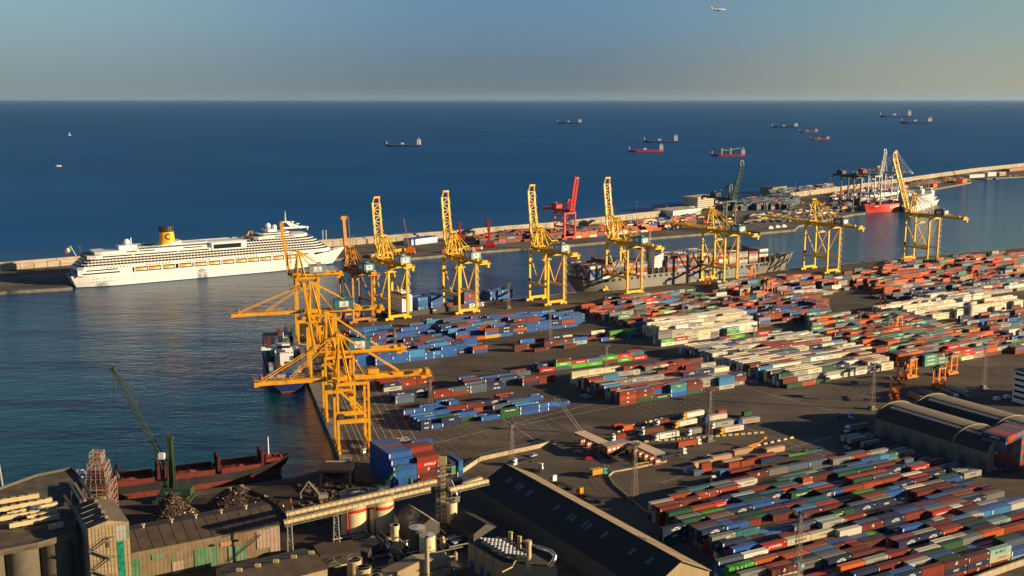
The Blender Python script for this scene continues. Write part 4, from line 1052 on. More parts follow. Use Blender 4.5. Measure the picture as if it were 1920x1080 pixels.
# domes and masts
def dome(px, r, zt, off):
    b = MB(); x = xs(px, off, zt); yc = off-CB/2
    b.lathe([(r*.35, zt-r*2.0), (r*.35, zt-r*.9)], 12, x, yc)
    b.lathe([(max(.01, r*math.cos(R(t))), zt+r*math.sin(R(t))) for t in range(-60, 91, 15)], 16, x, yc); b.build('radome', M_SHIPW, cs)
dome(237, 3.4, z+13.0, 15); dome(502, 3.2, z5+12.6, 13); dome(514, 2.8, z5+10.6, 16); dome(576, 1.5, z5+8, 14)
b = MB(); xd = xs(237,15,40); b.box(xd-9, -8, z+6.2, xd+9, 6, z+10.2); b.tube((xs(246,15,45), 0, z+10), (xs(246,15,45), 0, z+17), .5); b.build('radar_house', M_SHIPW, cs)
b = MB(); xm = xs(535, 17, 50); zt = z5+9
b.beam((xm+9, 0, zt-1), (xm+1, 0, zt+6.5), 2.2, 2.2); b.box(xm-5, -4, zt+6, xm+4, 4, zt+6.8); b.tube((xm, 0, zt+6), (xm, 0, zt+18), .7, .3)
b.box(xm-.4, -3, zt+10, xm+.4, 3, zt+10.5); b.box(xm-.4, -2, zt+14, xm+.4, 2, zt+14.4)
b.beam((xm, 0, zt+7), (xm+19, 0, zt-2), 1.6); b.box(xm+6, -2, zt+6.0, xm+10, 2, zt+6.4); b.box(xm+12, -2, zt+3.6, xm+16, 2, zt+4.0); b.beam((xm+8,0,zt+3), (xm+9,0,zt+6), .9); b.beam((xm+14,0,zt), (xm+14,0,zt+3.6), .9); b.box(xm-4, -5, zt-1, xm+22, 5, zt+.6)
b.build('mast', M_SHIPW, cs)
b = MB(); xq = xs(478, 14, 42)
for k in range(9):
    a0, a1 = k*.8, (k+1)*.8
    b.tube((xq-4-k*1.1, 3*math.cos(a0), z5+7-k*.7), (xq-4-(k+1)*1.1, 3*math.cos(a1), z5+7-(k+1)*.7), .8, n=8)
b.beam((xq-2, 0, z5), (xq-2, 0, z5+8), .6); b.build('water_slide', M_BOAT_Y, cs)
b = MB()
for px in (607, 613): x = xs(px, 17, 40); b.tube((x, 3, z5-8), (x, 3, z5+3), .35)
b.tube((-hx+9, 0, z+2), (-hx+4, 0, z+13), .25); b.tube((hx-9, 0, 18), (hx-9, 0, 28), .3); b.build('flagstaff', M_SHIPW, cs)
b = MB()
for k, mi in ((0,0),(1,1),(2,2)):
    X0 = -hx+4.3-1.8*k; b.add([(X0, 0, z+12.6-k*1.2), (X0-1.8, .3, z+11.4-k*1.2), (X0-1.0, .3, z+7.0-k*1.0), (X0+.8, 0, z+8.2-k*1.0)], [(0,1,2,3)], mi)
b.build('ensign', [mat('flag_green', (0.02,0.25,0.06), .7), M_WHITE, M_REDL], cs)
b = MB(); xe = xs(617, 0, 16); yk = -CB/2*wprof((xe+hx)/LOA, .78, .16, .76) - .25
b.box(xe-3.4, yk-.3, 15.8, xe+3.4, yk+6, 20.2, 0)
b.build('bow_emblem', M_BLUEL, cs)
b = MB()
for i in range(12):
    a = 2*PI*i/12; b.box(xe+1.4*math.cos(a)-.16, yk-.36, 18+1.4*math.sin(a)-.16, xe+1.4*math.cos(a)+.16, yk-.3, 18+1.4*math.sin(a)+.16)
b.build('star_ring', M_WHITE, cs)
b = MB(); b.box(-hx+4.4, -CB/2*.84, 10.4, -hx+4.8, CB/2*.84, 11.6, 0); b.box(-hx+10, -CB/2-.05, 13.2, -hx+46, -CB/2+.2, 14.6, 0); b.box(-hx+14, -CB/2-.05, 16.4, -hx+44, -CB/2+.2, 17.6, 0)
b.build('stern_windows', M_BAND, cs)

def boxes_on(root_loc, rz, x0, x1, hw, z0, tiers, seed, pal, missing=.05, L=12.6):
    """fill a ship's deck bays; collects into SHIPBOX"""
    rn = random.Random(seed); c, s_ = math.cos(rz), math.sin(rz); azd = math.degrees(PI/2 - rz)
    pw = [p[0] for p in pal]; wt = [p[1] for p in pal]
    x = x0
    while x + 12.2 < x1:
        n = rn.choice(tiers); yy = -hw + 1.3
        while yy <= hw - 1.2:
            m = max(0, n - (rn.random() < .2) - (rn.random() < missing))
            for t in range(m):
                lx, ly = x + 6.1, yy
                p = Vector((root_loc[0] + lx*c - ly*s_, root_loc[1] + lx*s_ + ly*c, root_loc[2] + z0 + t*CH))
                col = rn.choices(pw, wt)[0]
                SHIPBOX.append((p, azd, col, 40, rn.choice(BYCOL.get(col, ['code'])) if yy < -hw+2 or t == m-1 else None))
            yy += 2.52
        x += L + (1.6 if rn.random() < .5 else .2)
def bridge(root, x, hw, z0, h, mats, wing=0, depth=9):
    b = MB(); b.box(x-depth/2, -hw*.8, z0, x+depth/2, hw*.8, z0+h*.72, 0)
    for k in range(int(h*.72/2.8)):
        zz = z0+1.4+k*2.8
        y = -hw*.74
        while y < hw*.74:
            for sx in (-1, 1): b.box(x+sx*depth/2, y, zz, x+sx*(depth/2+.05), y+.8, zz+.9, 1)
            y += 2.2
        for sy in (-1, 1):
            for q in (-2.6, 0, 2.6): b.box(x+q-.4, sy*hw*.8, zz, x+q+.4, sy*(hw*.8+.05), zz+.9, 1)
    b.box(x-depth/2+1, -hw*.55, z0+h*.72, x+depth/2-.5, hw*.55, z0+h*.9, 0)
    b.box(x-depth/2+.9, -hw*.55-.05, z0+h*.76, x+depth/2-.4, hw*.55+.05, z0+h*.84, 1)
    if wing: b.box(x-1.5, -hw-wing, z0+h*.72, x+2.5, hw+wing, z0+h*.78, 0); b.box(x-1.5, -hw-wing, z0+h*.78, x+2.5, -hw-wing+2.5, z0+h*.82, 0); b.box(x-1.5, hw+wing-2.5, z0+h*.78, x+2.5, hw+wing, z0+h*.82, 0)
    b.build('bridge', mats, root)
    b = MB(); b.tube((x, 0, z0+h*.9), (x, 0, z0+h*1.25), .5, .25); b.box(x-.2, -2.5, z0+h*1.08, x+.2, 2.5, z0+h*1.1); b.build('mast', mats[0], root)

# --- large grey container ship on the far quay
g0, g1 = G(1108, 551, 0), G(1500, 507.5, 0)
gd = (g1-g0).normalized(); gn = Vector((-gd.y, gd.x, 0)); gL = (g1-g0).length
gB = 38.0
go = (g0+g1)/2 + gn*(gB/2+2.5) + gd*3; go.z = WATER_Z; grz = math.atan2(gd.y, gd.x)
cg = thing('container_ship', 'huge grey container ship with blue hull letters, loaded high, along the far quay', 'container ship', go, grz)
GLn = gL + 16
hull(GLn, gB, 15.5, bowup=5, boot=1.0, b1=.74).build('hull', [M_HGREY, M_DECKG, M_BOOT], cg)
def gxs(px, z):
    lo, hi = -GLn, GLn
    for _ in range(40):
        m = (lo+hi)/2; p = go + gd*m - gn*(gB/2); 
        if PX((p.x, p.y, WATER_Z+z))[0] < px: lo = m
        else: hi = m
    return lo
b = MB()
for ch, px in (('C',1304),('O',1334),('S',1361),('C',1390),('O',1419)):
    text_on(b, ch, (gxs(px, 8), -gB/2-.12, 9.2), (1,0,0), (0,0,1), 7.0, 8.5 if ch != 'S' else 8)
b.build('hull_lettering', M_BLUEL, cg)
b = MB(); x = -GLn/2+18
while x < GLn/2-40:      # lashing bridges and openings of the side passage
    b.box(x, -gB/2-.04, 12.2, x+3.0, -gB/2+.3, 14.4, 1); b.box(x-1.6, -gB/2+.2, 14.6, x-1.0, gB/2-.2, 21, 0); x += 7.1
b.build('lashing_bridge', [M_HGREY, M_BAND], cg)
bx_ = gxs(1240, 25)
bridge(cg, bx_, gB/2, 14.6, 32, [M_SHIPW, M_BAND], wing=1, depth=11)
b = MB(); b.box(bx_-15, -6, 14.6, bx_-8, 6, 38); b.box(bx_-14, -5, 38, bx_-9, 5, 42, 1); b.build('funnel', [M_SHIPW, M_NAVY], cg)
PALC = [('light grey',5),('rust red',4),('brown',2),('grey',2),('white',1.5),('red',1.2),('blue',.8),('navy blue',.8),('teal',.5),('dark green',.5),('cream',.8)]
boxes_on(go, grz, -GLn/2+6, bx_-17, gB/2, 15.4, [5,5,6], 51, PALC)
boxes_on(go, grz, bx_+8, GLn/2-66, gB/2, 15.4, [5,6,6], 52, PALC)
boxes_on(go, grz, GLn/2-65, GLn/2-42, gB/2*.82, 16.0, [5], 53, PALC)
b = MB(); b.tube((GLn/2-10, 0, 18), (GLn/2-10, 0, 30), .5, .3); b.build('foremast', M_SHIPW, cg)

# --- black feeder with white hull letters
e0, e1 = G(745, 598, 0), G(958, 569, 0)
ed = (e1-e0).normalized(); en = Vector((-ed.y, ed.x, 0)); eL = (e1-e0).length; eB = 22
eo = (e0+e1)/2 + en*(eB/2+2.0); eo.z = WATER_Z; erz = math.atan2(ed.y, ed.x)
ce = thing('feeder_ship', 'black-hulled container feeder with a red stripe and white letters, beneath two yellow cranes', 'container ship', eo, erz)
hull(eL+12, eB, 7.6, bowup=4, boot=2.2, b1=.74).build('hull', [M_HBLACK, M_DECKG, mat('red_stripe', (0.6,0.02,0.02), .5)], ce)
def exs(px, z):
    lo, hi = -eL, eL
    for _ in range(40):
        m = (lo+hi)/2; p = eo + ed*m - en*(eB/2)
        if PX((p.x, p.y, WATER_Z+z))[0] < px: lo = m
        else: hi = m
    return lo
b = MB(); text_on(b, 'EMES', (exs(894, 6), -eB/2-.12, 5.4), (1,0,0), (0,0,1), 3.6, 15.5); b.build('hull_lettering', M_WHITE, ce)
b = MB(); text_on(b, 'EMES', (exs(815, 6), -eB/2-.12, 5.6), (1,0,0), (0,0,1), 0.9, 3.6); b.build('hull_lettering', M_WHITE, ce)
bridge(ce, exs(766, 14), eB/2, 6.8, 19, [M_SHIPW, M_BAND], wing=.5, depth=10)
PB = [('blue',9),('navy blue',1.5),('sky blue',2),('rust red',.6)]
boxes_on(eo, erz, exs(786, 10), exs(812, 10)+14, eB/2-1, 7.4, [4,4], 54, PB)
boxes_on(eo, erz, exs(828, 10), exs(842, 10)+8, eB/2-1, 7.4, [1], 55, PB)
boxes_on(eo, erz, exs(872, 10), exs(872, 10)+26, eB/2-1, 7.4, [4], 57, PB)
boxes_on(eo, erz, exs(922, 10), exs(940, 10)+16, eB/2-2, 7.4, [3], 58, PB)
b = MB()
for k in range(5): x = exs(800+k*32, 6); b.box(x-.4, -eB/2+.6, 6.8, x+.4, eB/2-.6, 9.6)
b.build('hatch_coaming', M_DECKG, ce)

# --- feeder at the left quay, bow away from the camera
f0, f1 = G(545, 737, WATER_Z), G(512, 612, WATER_Z)
ql = (qb-qa).normalized(); fdir = -ql; fn_ = Vector((-fdir.y, fdir.x, 0))      # pointing away, normal to the left
fB = 24.0
fs_ = G(541, 738, WATER_Z)
fL = 118.0
fo_ = fs_ + fdir*(fL/2) ; fo_.z = WATER_Z; frz = math.atan2(fdir.y, fdir.x)
# centre line 14.5 m off the quay edge
ff = thing('feeder_ship', 'blue container feeder seen from astern, loaded with grey and blue boxes at the left quay', 'container ship', fo_, frz)
hull(fL, fB, 7.0, bowup=4, boot=1.0, b1=.8, sterncut=.02).build('hull', [M_HBLUE, M_DECKG, M_BOOT], ff)
PG = [('grey',4),('light grey',3),('slate blue',4),('blue',2),('navy blue',3),('rust red',1.6),('brown',1),('teal',1)]
boxes_on(fo_, frz, -fL/2+3, -fL/2+29, fB/2-.6, 7.0, [4,5], 59, PG)
bxf = -fL/2 + 36
bridge(ff, bxf, fB/2*.62, 6.0, 21, [M_SHIPW, M_BAND], wing=7, depth=6)
b = MB(); b.box(bxf-8.5, -3, 6, bxf-5, 3, 20); b.build('funnel', M_SHIPW, ff)
boxes_on(fo_, frz, bxf+6, fL/2-10, fB/2-.6, 7.0, [4,5,5,6], 60, PG, missing=.3)

# --- bulk carrier alongside the scrap wharf
k0, k1 = G(225, 949, 0), G(546, 905, 0)
kd = (k1-k0).normalized(); kn = Vector((-kd.y, kd.x, 0)); kB = 17.0
kend = G(541, 888, WATER_Z)
kL = 104.0
ko = kend - kd*(kL/2 - 2) + kn*3.0; ko.z = WATER_Z; krz = math.atan2(kd.y, kd.x)
ks = thing('bulk_carrier', 'black coaster with open rust-red holds moored at the scrap wharf', 'cargo ship', ko, krz)
kD = 6.4
hb_ = hull(kL, kB, kD, bowup=3.2, boot=2.6, b1=.80, rake=.05)
hb_.build('hull', [M_HBLACK, M_RHOLD, mat('orange_red_boot', (0.15,0.024,0.010), .6, noise=.5)], ks)
b = MB()
for (xa, xb) in ((-40, -14), (-8, 14), (17, 36)):      # hold coamings around open holds
    for s_ in (-1, 1): b.box(xa, s_*(kB/2-2.2), kD-1, xb, s_*(kB/2-1.6), kD+1.9)
    b.box(xa, -kB/2+2.2, kD-1, xa+.5, kB/2-2.2, kD+1.9); b.box(xb-.5, -kB/2+2.2, kD-1, xb, kB/2-2.2, kD+1.9)
b.build('hold_coaming', M_RHOLD, ks)
for (xa, xb) in ((-39.4, -14.6), (-7.4, 13.4), (17.6, 35.4)):
    b = MB(); n = 8
    vs = [(xa+(xb-xa)*i/n, -kB/2+2.4+(kB-4.8)*j/5, kD-.6+1.6*math.sin(PI*i/n)*math.sin(PI*j/5)*rnd.uniform(.6,1.1)) for j in range(6) for i in range(n+1)]
    b.add(vs, [(j*(n+1)+i, j*(n+1)+i+1, (j+1)*(n+1)+i+1, (j+1)*(n+1)+i) for j in range(5) for i in range(n)])
    b.build('cargo_heap', mat('rusty_scrap_cargo', (0.16,0.04,0.02), .9, noise=.5, scale=.8), ks)
for x in (-30, -12, -8.6, 16, 37):      # upright hatch pontoons
    b = MB(); b.box(x-.35, -kB/2+2, kD+.5, x+.35, kB/2-2, kD+7.2)
    for q in range(6): b.box(x-.6, -kB/2+2+q*2.5, kD+.5, x+.6, -kB/2+2.3+q*2.5, kD+7.0)
    b.build('hatch_cover', M_RHOLD, ks)
b = MB(); b.box(39, -4, kD+1.2, 46, 4, kD+2.9); b.tube((41, 0, kD+1), (41, 0, kD+12.5), .28, .16)
for q in range(7): b.cbox(39+q*1.3, rnd.uniform(-3,3), kD+3.2, 1.2, 1.4, 1.5)
b.build('foredeck_gear', M_RHOLD, ks)
b = MB(); b.tube((41, 0, kD+4), (41, 0, kD+13), .34, .25); b.build('foremast', M_SHIPW, ks)
b = MB(); b.box(40.8, 0.3, kD+9.6, 41, 2.2, kD+10.8); b.build('flag', M_ORB, ks)
b = MB(); text_on(b, 'GRANDE DAMA', (39.5, -kB/2*.80, kD+.6), (.92,.38,0), (0,0,1), .7, 7); 
bridge(ks, -46.5, kB/2*.6, kD, 8, [M_SHIPW, M_BAND], depth=5)

# --- red container ship and its neighbours at the far end of the outer wharf
def small_ship(name, label, cat, px_s, px_b, z_y, B, D, hm, deck, group=None, boot=M_BOOT, bowup=2.5, lf=1.0, bootz=1.0):
    """ship with stern waterline at px_s and bow at px_b (pixels); returns root, L"""
    a, b_ = G(px_s[0], px_s[1], WATER_Z), G(px_b[0], px_b[1], WATER_Z)
    d = (b_-a).normalized(); L = (b_-a).length*lf
    o = (a+b_)/2; rz = math.atan2(d.y, d.x)
    r = thing(name, label, cat, o, rz, group)
    hull(L, B, D, bowup=bowup, boot=bootz, b1=.8).build('hull', [hm, deck, boot], r)
    return r, L
r, L = small_ship('container_ship', 'bright red container ship with white letters on its side, near the earth spit', 'container ship', (1740, 385), (1620, 401), 0, 24, 13, M_HRED, M_DECKG, bowup=2)
b = MB(); text_on(b, 'CONTENEMAR', (4, 12.2, 8.2), (-1,0,0), (0,0,1), 5.2, L*.40); b.build('hull_lettering', M_WHITE, r)
b = MB(); text_on(b, 'CONTENEMAR', (L/2-20, 11.0, 11.6), (-1,.12,0), (0,0,1), 1.5, 9); b.build('hull_lettering', M_WHITE, r)
bridge(r, -L*.14, 11, 12, 20, [mat('bridge_grey_blue', (0.40,0.46,0.52), .5), M_BAND], depth=22)
bridge(r, -L*.32, 11, 12, 26, [M_SHIPW, M_BAND], depth=10)
b = MB()
for x in (.1, .3): b = MB(); b.box(L*x-2, -4, 12, L*x+2, 4, 18); b.beam((L*x,0,17), (L*x+8,0,20), 1.2); b.build('deck_crane', M_REDC, r)
r, L = small_ship('ferry', 'white ferry lying in the channel beyond the rightmost gantry crane', 'ferry', (1700, 397), (1757, 381), 0, 22, 9, M_SHIPW, M_SHIPW, boot=M_SHIPW)
b = MB(); b.box(-L*.38, -9, 8, L*.10, 9, 23, 0); b.build('superstructure', mat('ferry_grey_side', (0.45,0.48,0.52), .5), r)
bridge(r, L*.17, 10, 8, 26, [M_SHIPW, M_BAND], depth=16)
b = MB(); b.tube((-L*.3, 0, 22), (-L*.3, 0, 34), .5); b.tube((-L*.05, 0, 22), (-L*.05, 0, 36), .6); b.build('mast', M_SHIPW, r)

# --- ships at anchor on the open sea
GA = 'ships at anchor on the open sea'
def anchored(label, x0, x1, y, hm, kind, flip=False, sc=1.0):
    """waterline from pixel x0 to x1 at row y; stern (with bridge) at the right unless flip"""
    a, c_ = ((x1, y), (x0, y)) if not flip else ((x0, y), (x1, y))
    pa, pb = G(a[0], a[1], WATER_Z), G(c_[0], c_[1], WATER_Z); L = (pb-pa).length
    B = L*.15; D = L*.055
    r, L = small_ship('cargo_ship', label, 'cargo ship', a, c_, 0, B, D*sc, hm, M_BOOT if kind in ('red', 'geared') else M_DECKG, GA, bowup=D*.35, bootz=D*.2, boot=M_BOOT if kind in ('red', 'geared') else M_NAVY)
    k = L/150
    wm = [M_SHIPW, M_BAND]
    bridge(r, -L*.42, B/2, D*sc*.9, (26 if x1-x0 > 60 else 19)*k, wm, depth=(14 if x1-x0 > 60 else 18)*k)
    b = MB(); b.box(-L*.47, -3*k, D*.9*sc, -L*.445, 3*k, D*sc+20*k); b.build('funnel', M_REDC if kind == 'red' else M_SHIPW, r)
    b = MB(); b.tube((L*.44, 0, D*sc), (L*.44, 0, D*sc+15*k), 1.4*k, .8*k, 6); b.build('foremast', M_SHIPW, r)
    b = MB()
    if kind == 'geared':
        for x in (.17, -.08): b.box(L*x-2.6*k, -2.6*k, D, L*x+2.6*k, 2.6*k, D+26*k)
        b.beam((L*.17,0,D+18*k), (-L*.08,0,D+17*k), 3*k); b.beam((-L*.08,0,D+19*k), (-L*.34,0,D+26*k), 2.6*k); b.build('deck_crane', M_BUFF, r)
    else:
        for q in range(7):
            x = -L*.30+q*L*.1; b.box(x, -B*.35, D*.9*sc, x+L*.07, B*.35, D*sc+1.6*k)
        b.build('hatch_cover', {'dark': M_NAVY, 'red': M_HRED}.get(kind, M_HGREY), r)
        b = MB(); b.box(-3*k, -2*k, D*sc, 9*k, 2*k, D*sc+8*k); b.build('manifold', M_SHIPW, r)
    return r
anchored('dark blue cargo ship with white bridge, leftmost of the ships at sea', 721, 791, 275, M_HBLUE, 'blue')
anchored('small dark tanker with pale bridge, nearest the horizon left of the other vessels', 1043, 1091, 232, M_HBLACK, 'dark')
anchored('dark blue ship with tall white bridge, right behind a red tanker', 1204, 1272, 267, M_HBLUE, 'blue', sc=.8)
anchored('red tanker with cream bridge in front of a dark blue ship', 1176, 1245, 285, M_HRED, 'red')
anchored('red geared freighter with cream deck cranes', 1331, 1398, 293, M_HRED, 'geared')
anchored('long low dark freighter with a white bridge, left of two small red ships', 1445, 1496, 239, M_NAVY, 'dark', sc=.7)
anchored('small dull red ship with white bridge, upper of the two small red ships', 1497, 1533, 248, M_BOOT, 'red')
anchored('small bright red ship, lower of the two small red ships', 1517, 1555, 262, M_HRED, 'red')
anchored('hazy blue tanker with white bridge, farthest ship, nearest the horizon at right', 1647, 1709, 220, M_HBLUE, 'blue')
r = anchored('hazy blue car carrier with tall white-topped flat side, rightmost ship at sea', 1687, 1747, 232, M_HBLUE, 'blue', sc=1.3)
p = G(110, 312, WATER_Z); t = thing('motor_boat', 'tiny white motor boat alone on the sea at far left', 'boat', p, R(10))
hull(16, 4.5, 2.0, bowup=1.0, boot=.3, draft=1).build('hull', [M_SHIPW]*3, t); b = MB(); b.box(-4, -1.4, 1.5, 2, 1.4, 3.8); b.build('cabin', M_SHIPW, t)
p = G(131, 254, WATER_Z); t = thing('sailing_boat', 'tiny sailing boat with a pale sail far out at left', 'sailing boat', p, R(20))
hull(15, 4.5, 1.6, bowup=.5, boot=.2, draft=1).build('hull', [M_SHIPW]*3, t); b = MB(); b.tube((1,0,1.2), (1,0,18), .18); b.add([(0.8,-.05,2.4), (-6,-.4,2.4), (.8,-.05,17)], [(0,1,2)]); b.add([(0.8,.15,2.4), (-6,.5,2.4), (.8,.15,17)], [(2,1,0)]); b.build('sail', M_REDL if False else mat('pale_pink_sail', (0.75,0.55,0.5), .7), t)

# --- airliner
ax, ay = 1347, 18
fwv = Vector(((ax-960), 0, 0)); dist = 1500.0
dirc = Vector((ax-960, FPX*CP-(ay-540)*SP, -(FPX*SP+(ay-540)*CP))).normalized()
ap = Vector((0,0,HC)) + dirc*dist*1.7
t = thing('airliner', 'white airliner flying high above the sea, nose to the right', 'aeroplane', ap, R(4))
b = MB(); Lf = 32.0
prof = [(.05,-16),(.9,-13),(1.7,-8),(2.0,-3),(2.0,10),(1.6,13.5),(.8,15.4),(.1,16)]
vs = []; n = 14
for r_, x in prof:
    for i in range(n): a = 2*PI*i/n; vs.append((x, r_*math.cos(a), r_*math.sin(a) + (.9 if x < -12 else 0)))
b.add(vs, [(k*n+i, k*n+(i+1)%n, (k+1)*n+(i+1)%n, (k+1)*n+i) for k in range(len(prof)-1) for i in range(n)], 0, True); b.build('fuselage', M_SHIPW, t)
for s_ in (-1, 1):
    b = MB(); b.prism([(4,s_*1.5),(-1.5,s_*1.5),(-5,s_*16),(-3.4,s_*16)], -1.1, -.7); b.build('wing', M_HGREY, t)
    b = MB(); b.tube((1.5, s_*5.5, -2.3), (-2, s_*5.5, -2.1), .95, .8, 12); b.build('engine', M_HGREY, t)
    b = MB(); b.prism([(-12,s_*.8),(-14.6,s_*.8),(-16.4,s_*6),(-15.2,s_*6)], .9, 1.15); b.build('tailplane', M_SHIPW, t)
b = MB(); b.add([(-10.5,-.15,1.6),(-14.8,-.15,1.4),(-16.6,-.15,7.2),(-14.8,-.15,7.2),(-10.5,.15,1.6),(-14.8,.15,1.4),(-16.6,.15,7.2),(-14.8,.15,7.2)], [(0,3,2,1),(4,5,6,7),(0,4,7,3),(2,6,5,1),(3,7,6,2)]); b.build('tail_fin', M_SHIPW, t)
# ------------------------------------------------------------------ yard furniture
M_MAST = mat('galvanised_steel', (0.17, 0.15, 0.13), 0.5, noise=0.1)
M_MASTR = mat('mast_red_band', (0.26, 0.09, 0.06), 0.5)
M_STRAD = mat('straddle_orange', (0.80, 0.24, 0.02), 0.5, noise=0.12, dirt=(0.2,0.07,0.02), dirt_amt=.4)
M_LAMP = mat('lamp_head', (0.10, 0.10, 0.10), 0.4)
def light_mast(px, py, pt, label, n=8, group='lattice light masts of the terminal', slim=False, src=None):
    p = G(px, py); fw_d = None
    dn = FPX*SP + (pt-540)*CP; fwd = FPX*CP - (pt-540)*SP
    H = HC - p.y*dn/fwd
    root = thing('light_mast', label, 'light mast', p, R(30), group)
    if slim:
        b = MB(); b.tube((0,0,0), (0,0,H), .35, .18, 8); b.build('pole', M_MAST, root)
        b = MB(); b.box(-2.0, -.3, H-.2, 2.0, .3, H+.3); b.build('lamp_head', M_LAMP, root); return root
    w0, w1 = 1.35, .45
    seg = max(5, int(H/3.6))
    b = MB(); cs_ = ((-1,-1),(1,-1),(1,1),(-1,1))
    for a, c in cs_: b.beam((a*w0, c*w0, 0), (a*w1, c*w1, H-1), .17)
    for k in range(seg):
        f0, f1 = k/seg, (k+1)/seg; wa, wb = w0+(w1-w0)*f0, w0+(w1-w0)*f1; z0, z1 = f0*(H-1), f1*(H-1)
        for q in range(4):
            a, c = cs_[q], cs_[(q+1) % 4]
            b.beam((a[0]*wa, a[1]*wa, z0), (c[0]*wb, c[1]*wb, z1), .08, mi=1 if k % 4 == 1 else 0); b.beam((a[0]*wb, a[1]*wb, z1), (c[0]*wb, c[1]*wb, z1), .08, mi=1 if k % 4 == 1 else 0)
    b.build('lattice', [M_MAST, M_MASTR], root)
    b = MB(); b.box(-1.7, -1.7, H-1, 1.7, 1.7, H-.7); 
    for k in range(8):
        a = 2*PI*k/8; b.cbox(1.9*math.cos(a), 1.9*math.sin(a), H-.2, .7, .7, .6)
    b.build('lamp_head', M_LAMP, root)
    b = MB(); b.box(-2.5, -2.5, 0, 2.5, 2.5, .5); b.box(-1.4, -1.4, .5, 1.4, 1.4, 2.2); b.build('base', M_CONC, root)
    return root
for px, py, pt, lab in [
    (1189, 938, 831, 'lattice light mast standing in front of the gate canopies'), (1329, 826, 729, 'lattice light mast among the queueing trucks'),
    (1494, 1105, 962, 'lattice light mast rising from the bottom edge before the near stacks'), (1634, 767, 681, 'lattice light mast left of the arched warehouse'),
    (1843, 728, 644, 'lattice light mast near the white office block at the right edge'), (959, 871, 792, 'lattice light mast behind the ridge of the black-roofed warehouse'),
    (1136, 707, 647, 'lattice light mast against the cream boxes of the centre block'), (1031, 645, 577, 'light mast in front of the wide blue stacks'),
    (807, 767, 708, 'light mast among the long navy rows near the orange cranes'), (741, 677, 614, 'light mast amid the blue crane-side block'),
    (699, 622, 593, 'short light mast near the orange spreader frames'), (1280, 602, 558, 'light mast left of the row of round tanks'),
    (1413, 662, 610, 'light mast at the right end of the white block'), (1610, 645, 584, 'light mast at the left end of the green row'),
    (1458, 574, 522, 'light mast among the quayside grey and red rows'), (1819, 612, 548, 'light mast among the long white rows at right'),
    (953, 578, 531, 'light mast before the black feeder ship'), (1664, 640, 596, 'light mast among orange and green rows at right')]:
    light_mast(px, py, pt, lab)
for px, py, pt, lab in [(1817, 492, 449, 'thin lamp pole on the quay right of the last gantry crane, left of a pair'), (1833, 490, 447, 'thin lamp pole on the quay right of the last gantry crane, right of a pair'),
    (1682, 500, 468, 'thin lamp pole at the foot of the last gantry crane'),
    (1193, 418, 378, 'thin lamp pole on the outer wharf behind the orange stacks'), (1293, 398, 368, 'thin lamp pole on the outer wharf near the unfinished building'), (1491, 374, 343, 'thin lamp pole on the outer wharf left of the black crane'),
    (1394, 402, 376, 'thin lamp pole on the outer wharf by the green crane'), (1556, 360, 334, 'thin lamp pole at the breakwater near the grey cranes'), (152, 500, 462, 'thin lamp pole behind the cruise ship stern'), (662, 470, 442, 'thin lamp pole behind the cruise ship bow')]:
    light_mast(px, py, pt, lab, slim=True, group='lamp poles')

# straddle carriers
def make_straddle():
    root = thing('straddle_carrier', 'x', 'straddle carrier', (0,0,0), 0, 'orange straddle carriers')
    for s_ in (-1, 1):
        y = s_*2.1
        b = MB(); b.box(-4.8, y-.45, 1.4, 4.8, y+.45, 2.5); b.box(-1.6, y-.75, 2.5, 1.8, y+.75, 3.6); b.build('side_beam', M_STRAD, root)
        for x in (-3.0, 3.0): b = MB(); b.beam((x, y, 2.5), (x*.93, y, 13.6), .6, .7); b.build('leg', M_STRAD, root)
        for x in (-3.9, -1.4, 1.4, 3.9):
            b = MB(); b.tube((x, y-.25, .75), (x, y+.25, .75), .75, n=12); b.build('wheel', M_TYRE, root)
        b = MB(); b.box(-3.6, y-.4, 13.4, 3.6, y+.4, 14.3); b.build('top_rail', M_STRAD, root)
    b = MB()
    for x in (-2.8, 2.8): b.box(x-.5, -1.7, 13.5, x+.5, 1.7, 14.2)
    b.box(-1.5, -1.4, 14.25, 1.6, 1.4, 15.6); b.build('top_frame', mat('engine_deck_dark', (0.04,0.04,0.04), .6), root)
    b = MB(); b.box(-5.0, -2.4, 11.2, -3.55, -.9, 13.2); b.build('operator_cab', M_GLASS, root)
    b = MB(); b.box(-5.9, -1.1, 6.6, 5.9, 1.1, 7.1); 
    for x in (-2.4, 2.4):
        for y in (-.9, .9): b.beam((x,y,7.1), (x,y,13.5), .1)
    b.build('spreader', M_STRAD, root)
    return root
st0 = make_straddle(); first = True
for px, py, rz, lab in [
    (1759, 729, 30, 'orange straddle carrier nearest the arched warehouses, lit by the sun'), (1782, 704, 30, 'orange straddle carrier right behind the foremost lit one'),
    (1706, 711, 28, 'dark straddle carrier carrying a red box, left of the lit pair'), (1688, 722, 75, 'straddle carrier seen end-on with a green box'),
    (1676, 752, 80, 'straddle carrier in shadow directly behind the arched warehouse'), (1681, 626, 28, 'straddle carrier working inside the green and orange block'),
    (1829, 536, 60, 'straddle carrier between orange stacks at upper right'), (1654, 590, 75, 'straddle carrier at the left end of the long white rows'),
    (1397, 575, 60, 'straddle carrier over a red box in the red rows'), (1440, 554, 30, 'straddle carrier right of the one over a red box'),
    (1326, 536, 70, 'straddle carrier on the quay under the grey ship, left of the pair'), (1408, 525, 30, 'straddle carrier on the quay under the blue hull letters, right of the pair')]:
    p = G(px, py)
    if first: st0.location = p; st0.rotation_euler = (0,0,R(rz)); st0['label'] = lab; first = False
    else: dup(st0, p, R(rz), lab)

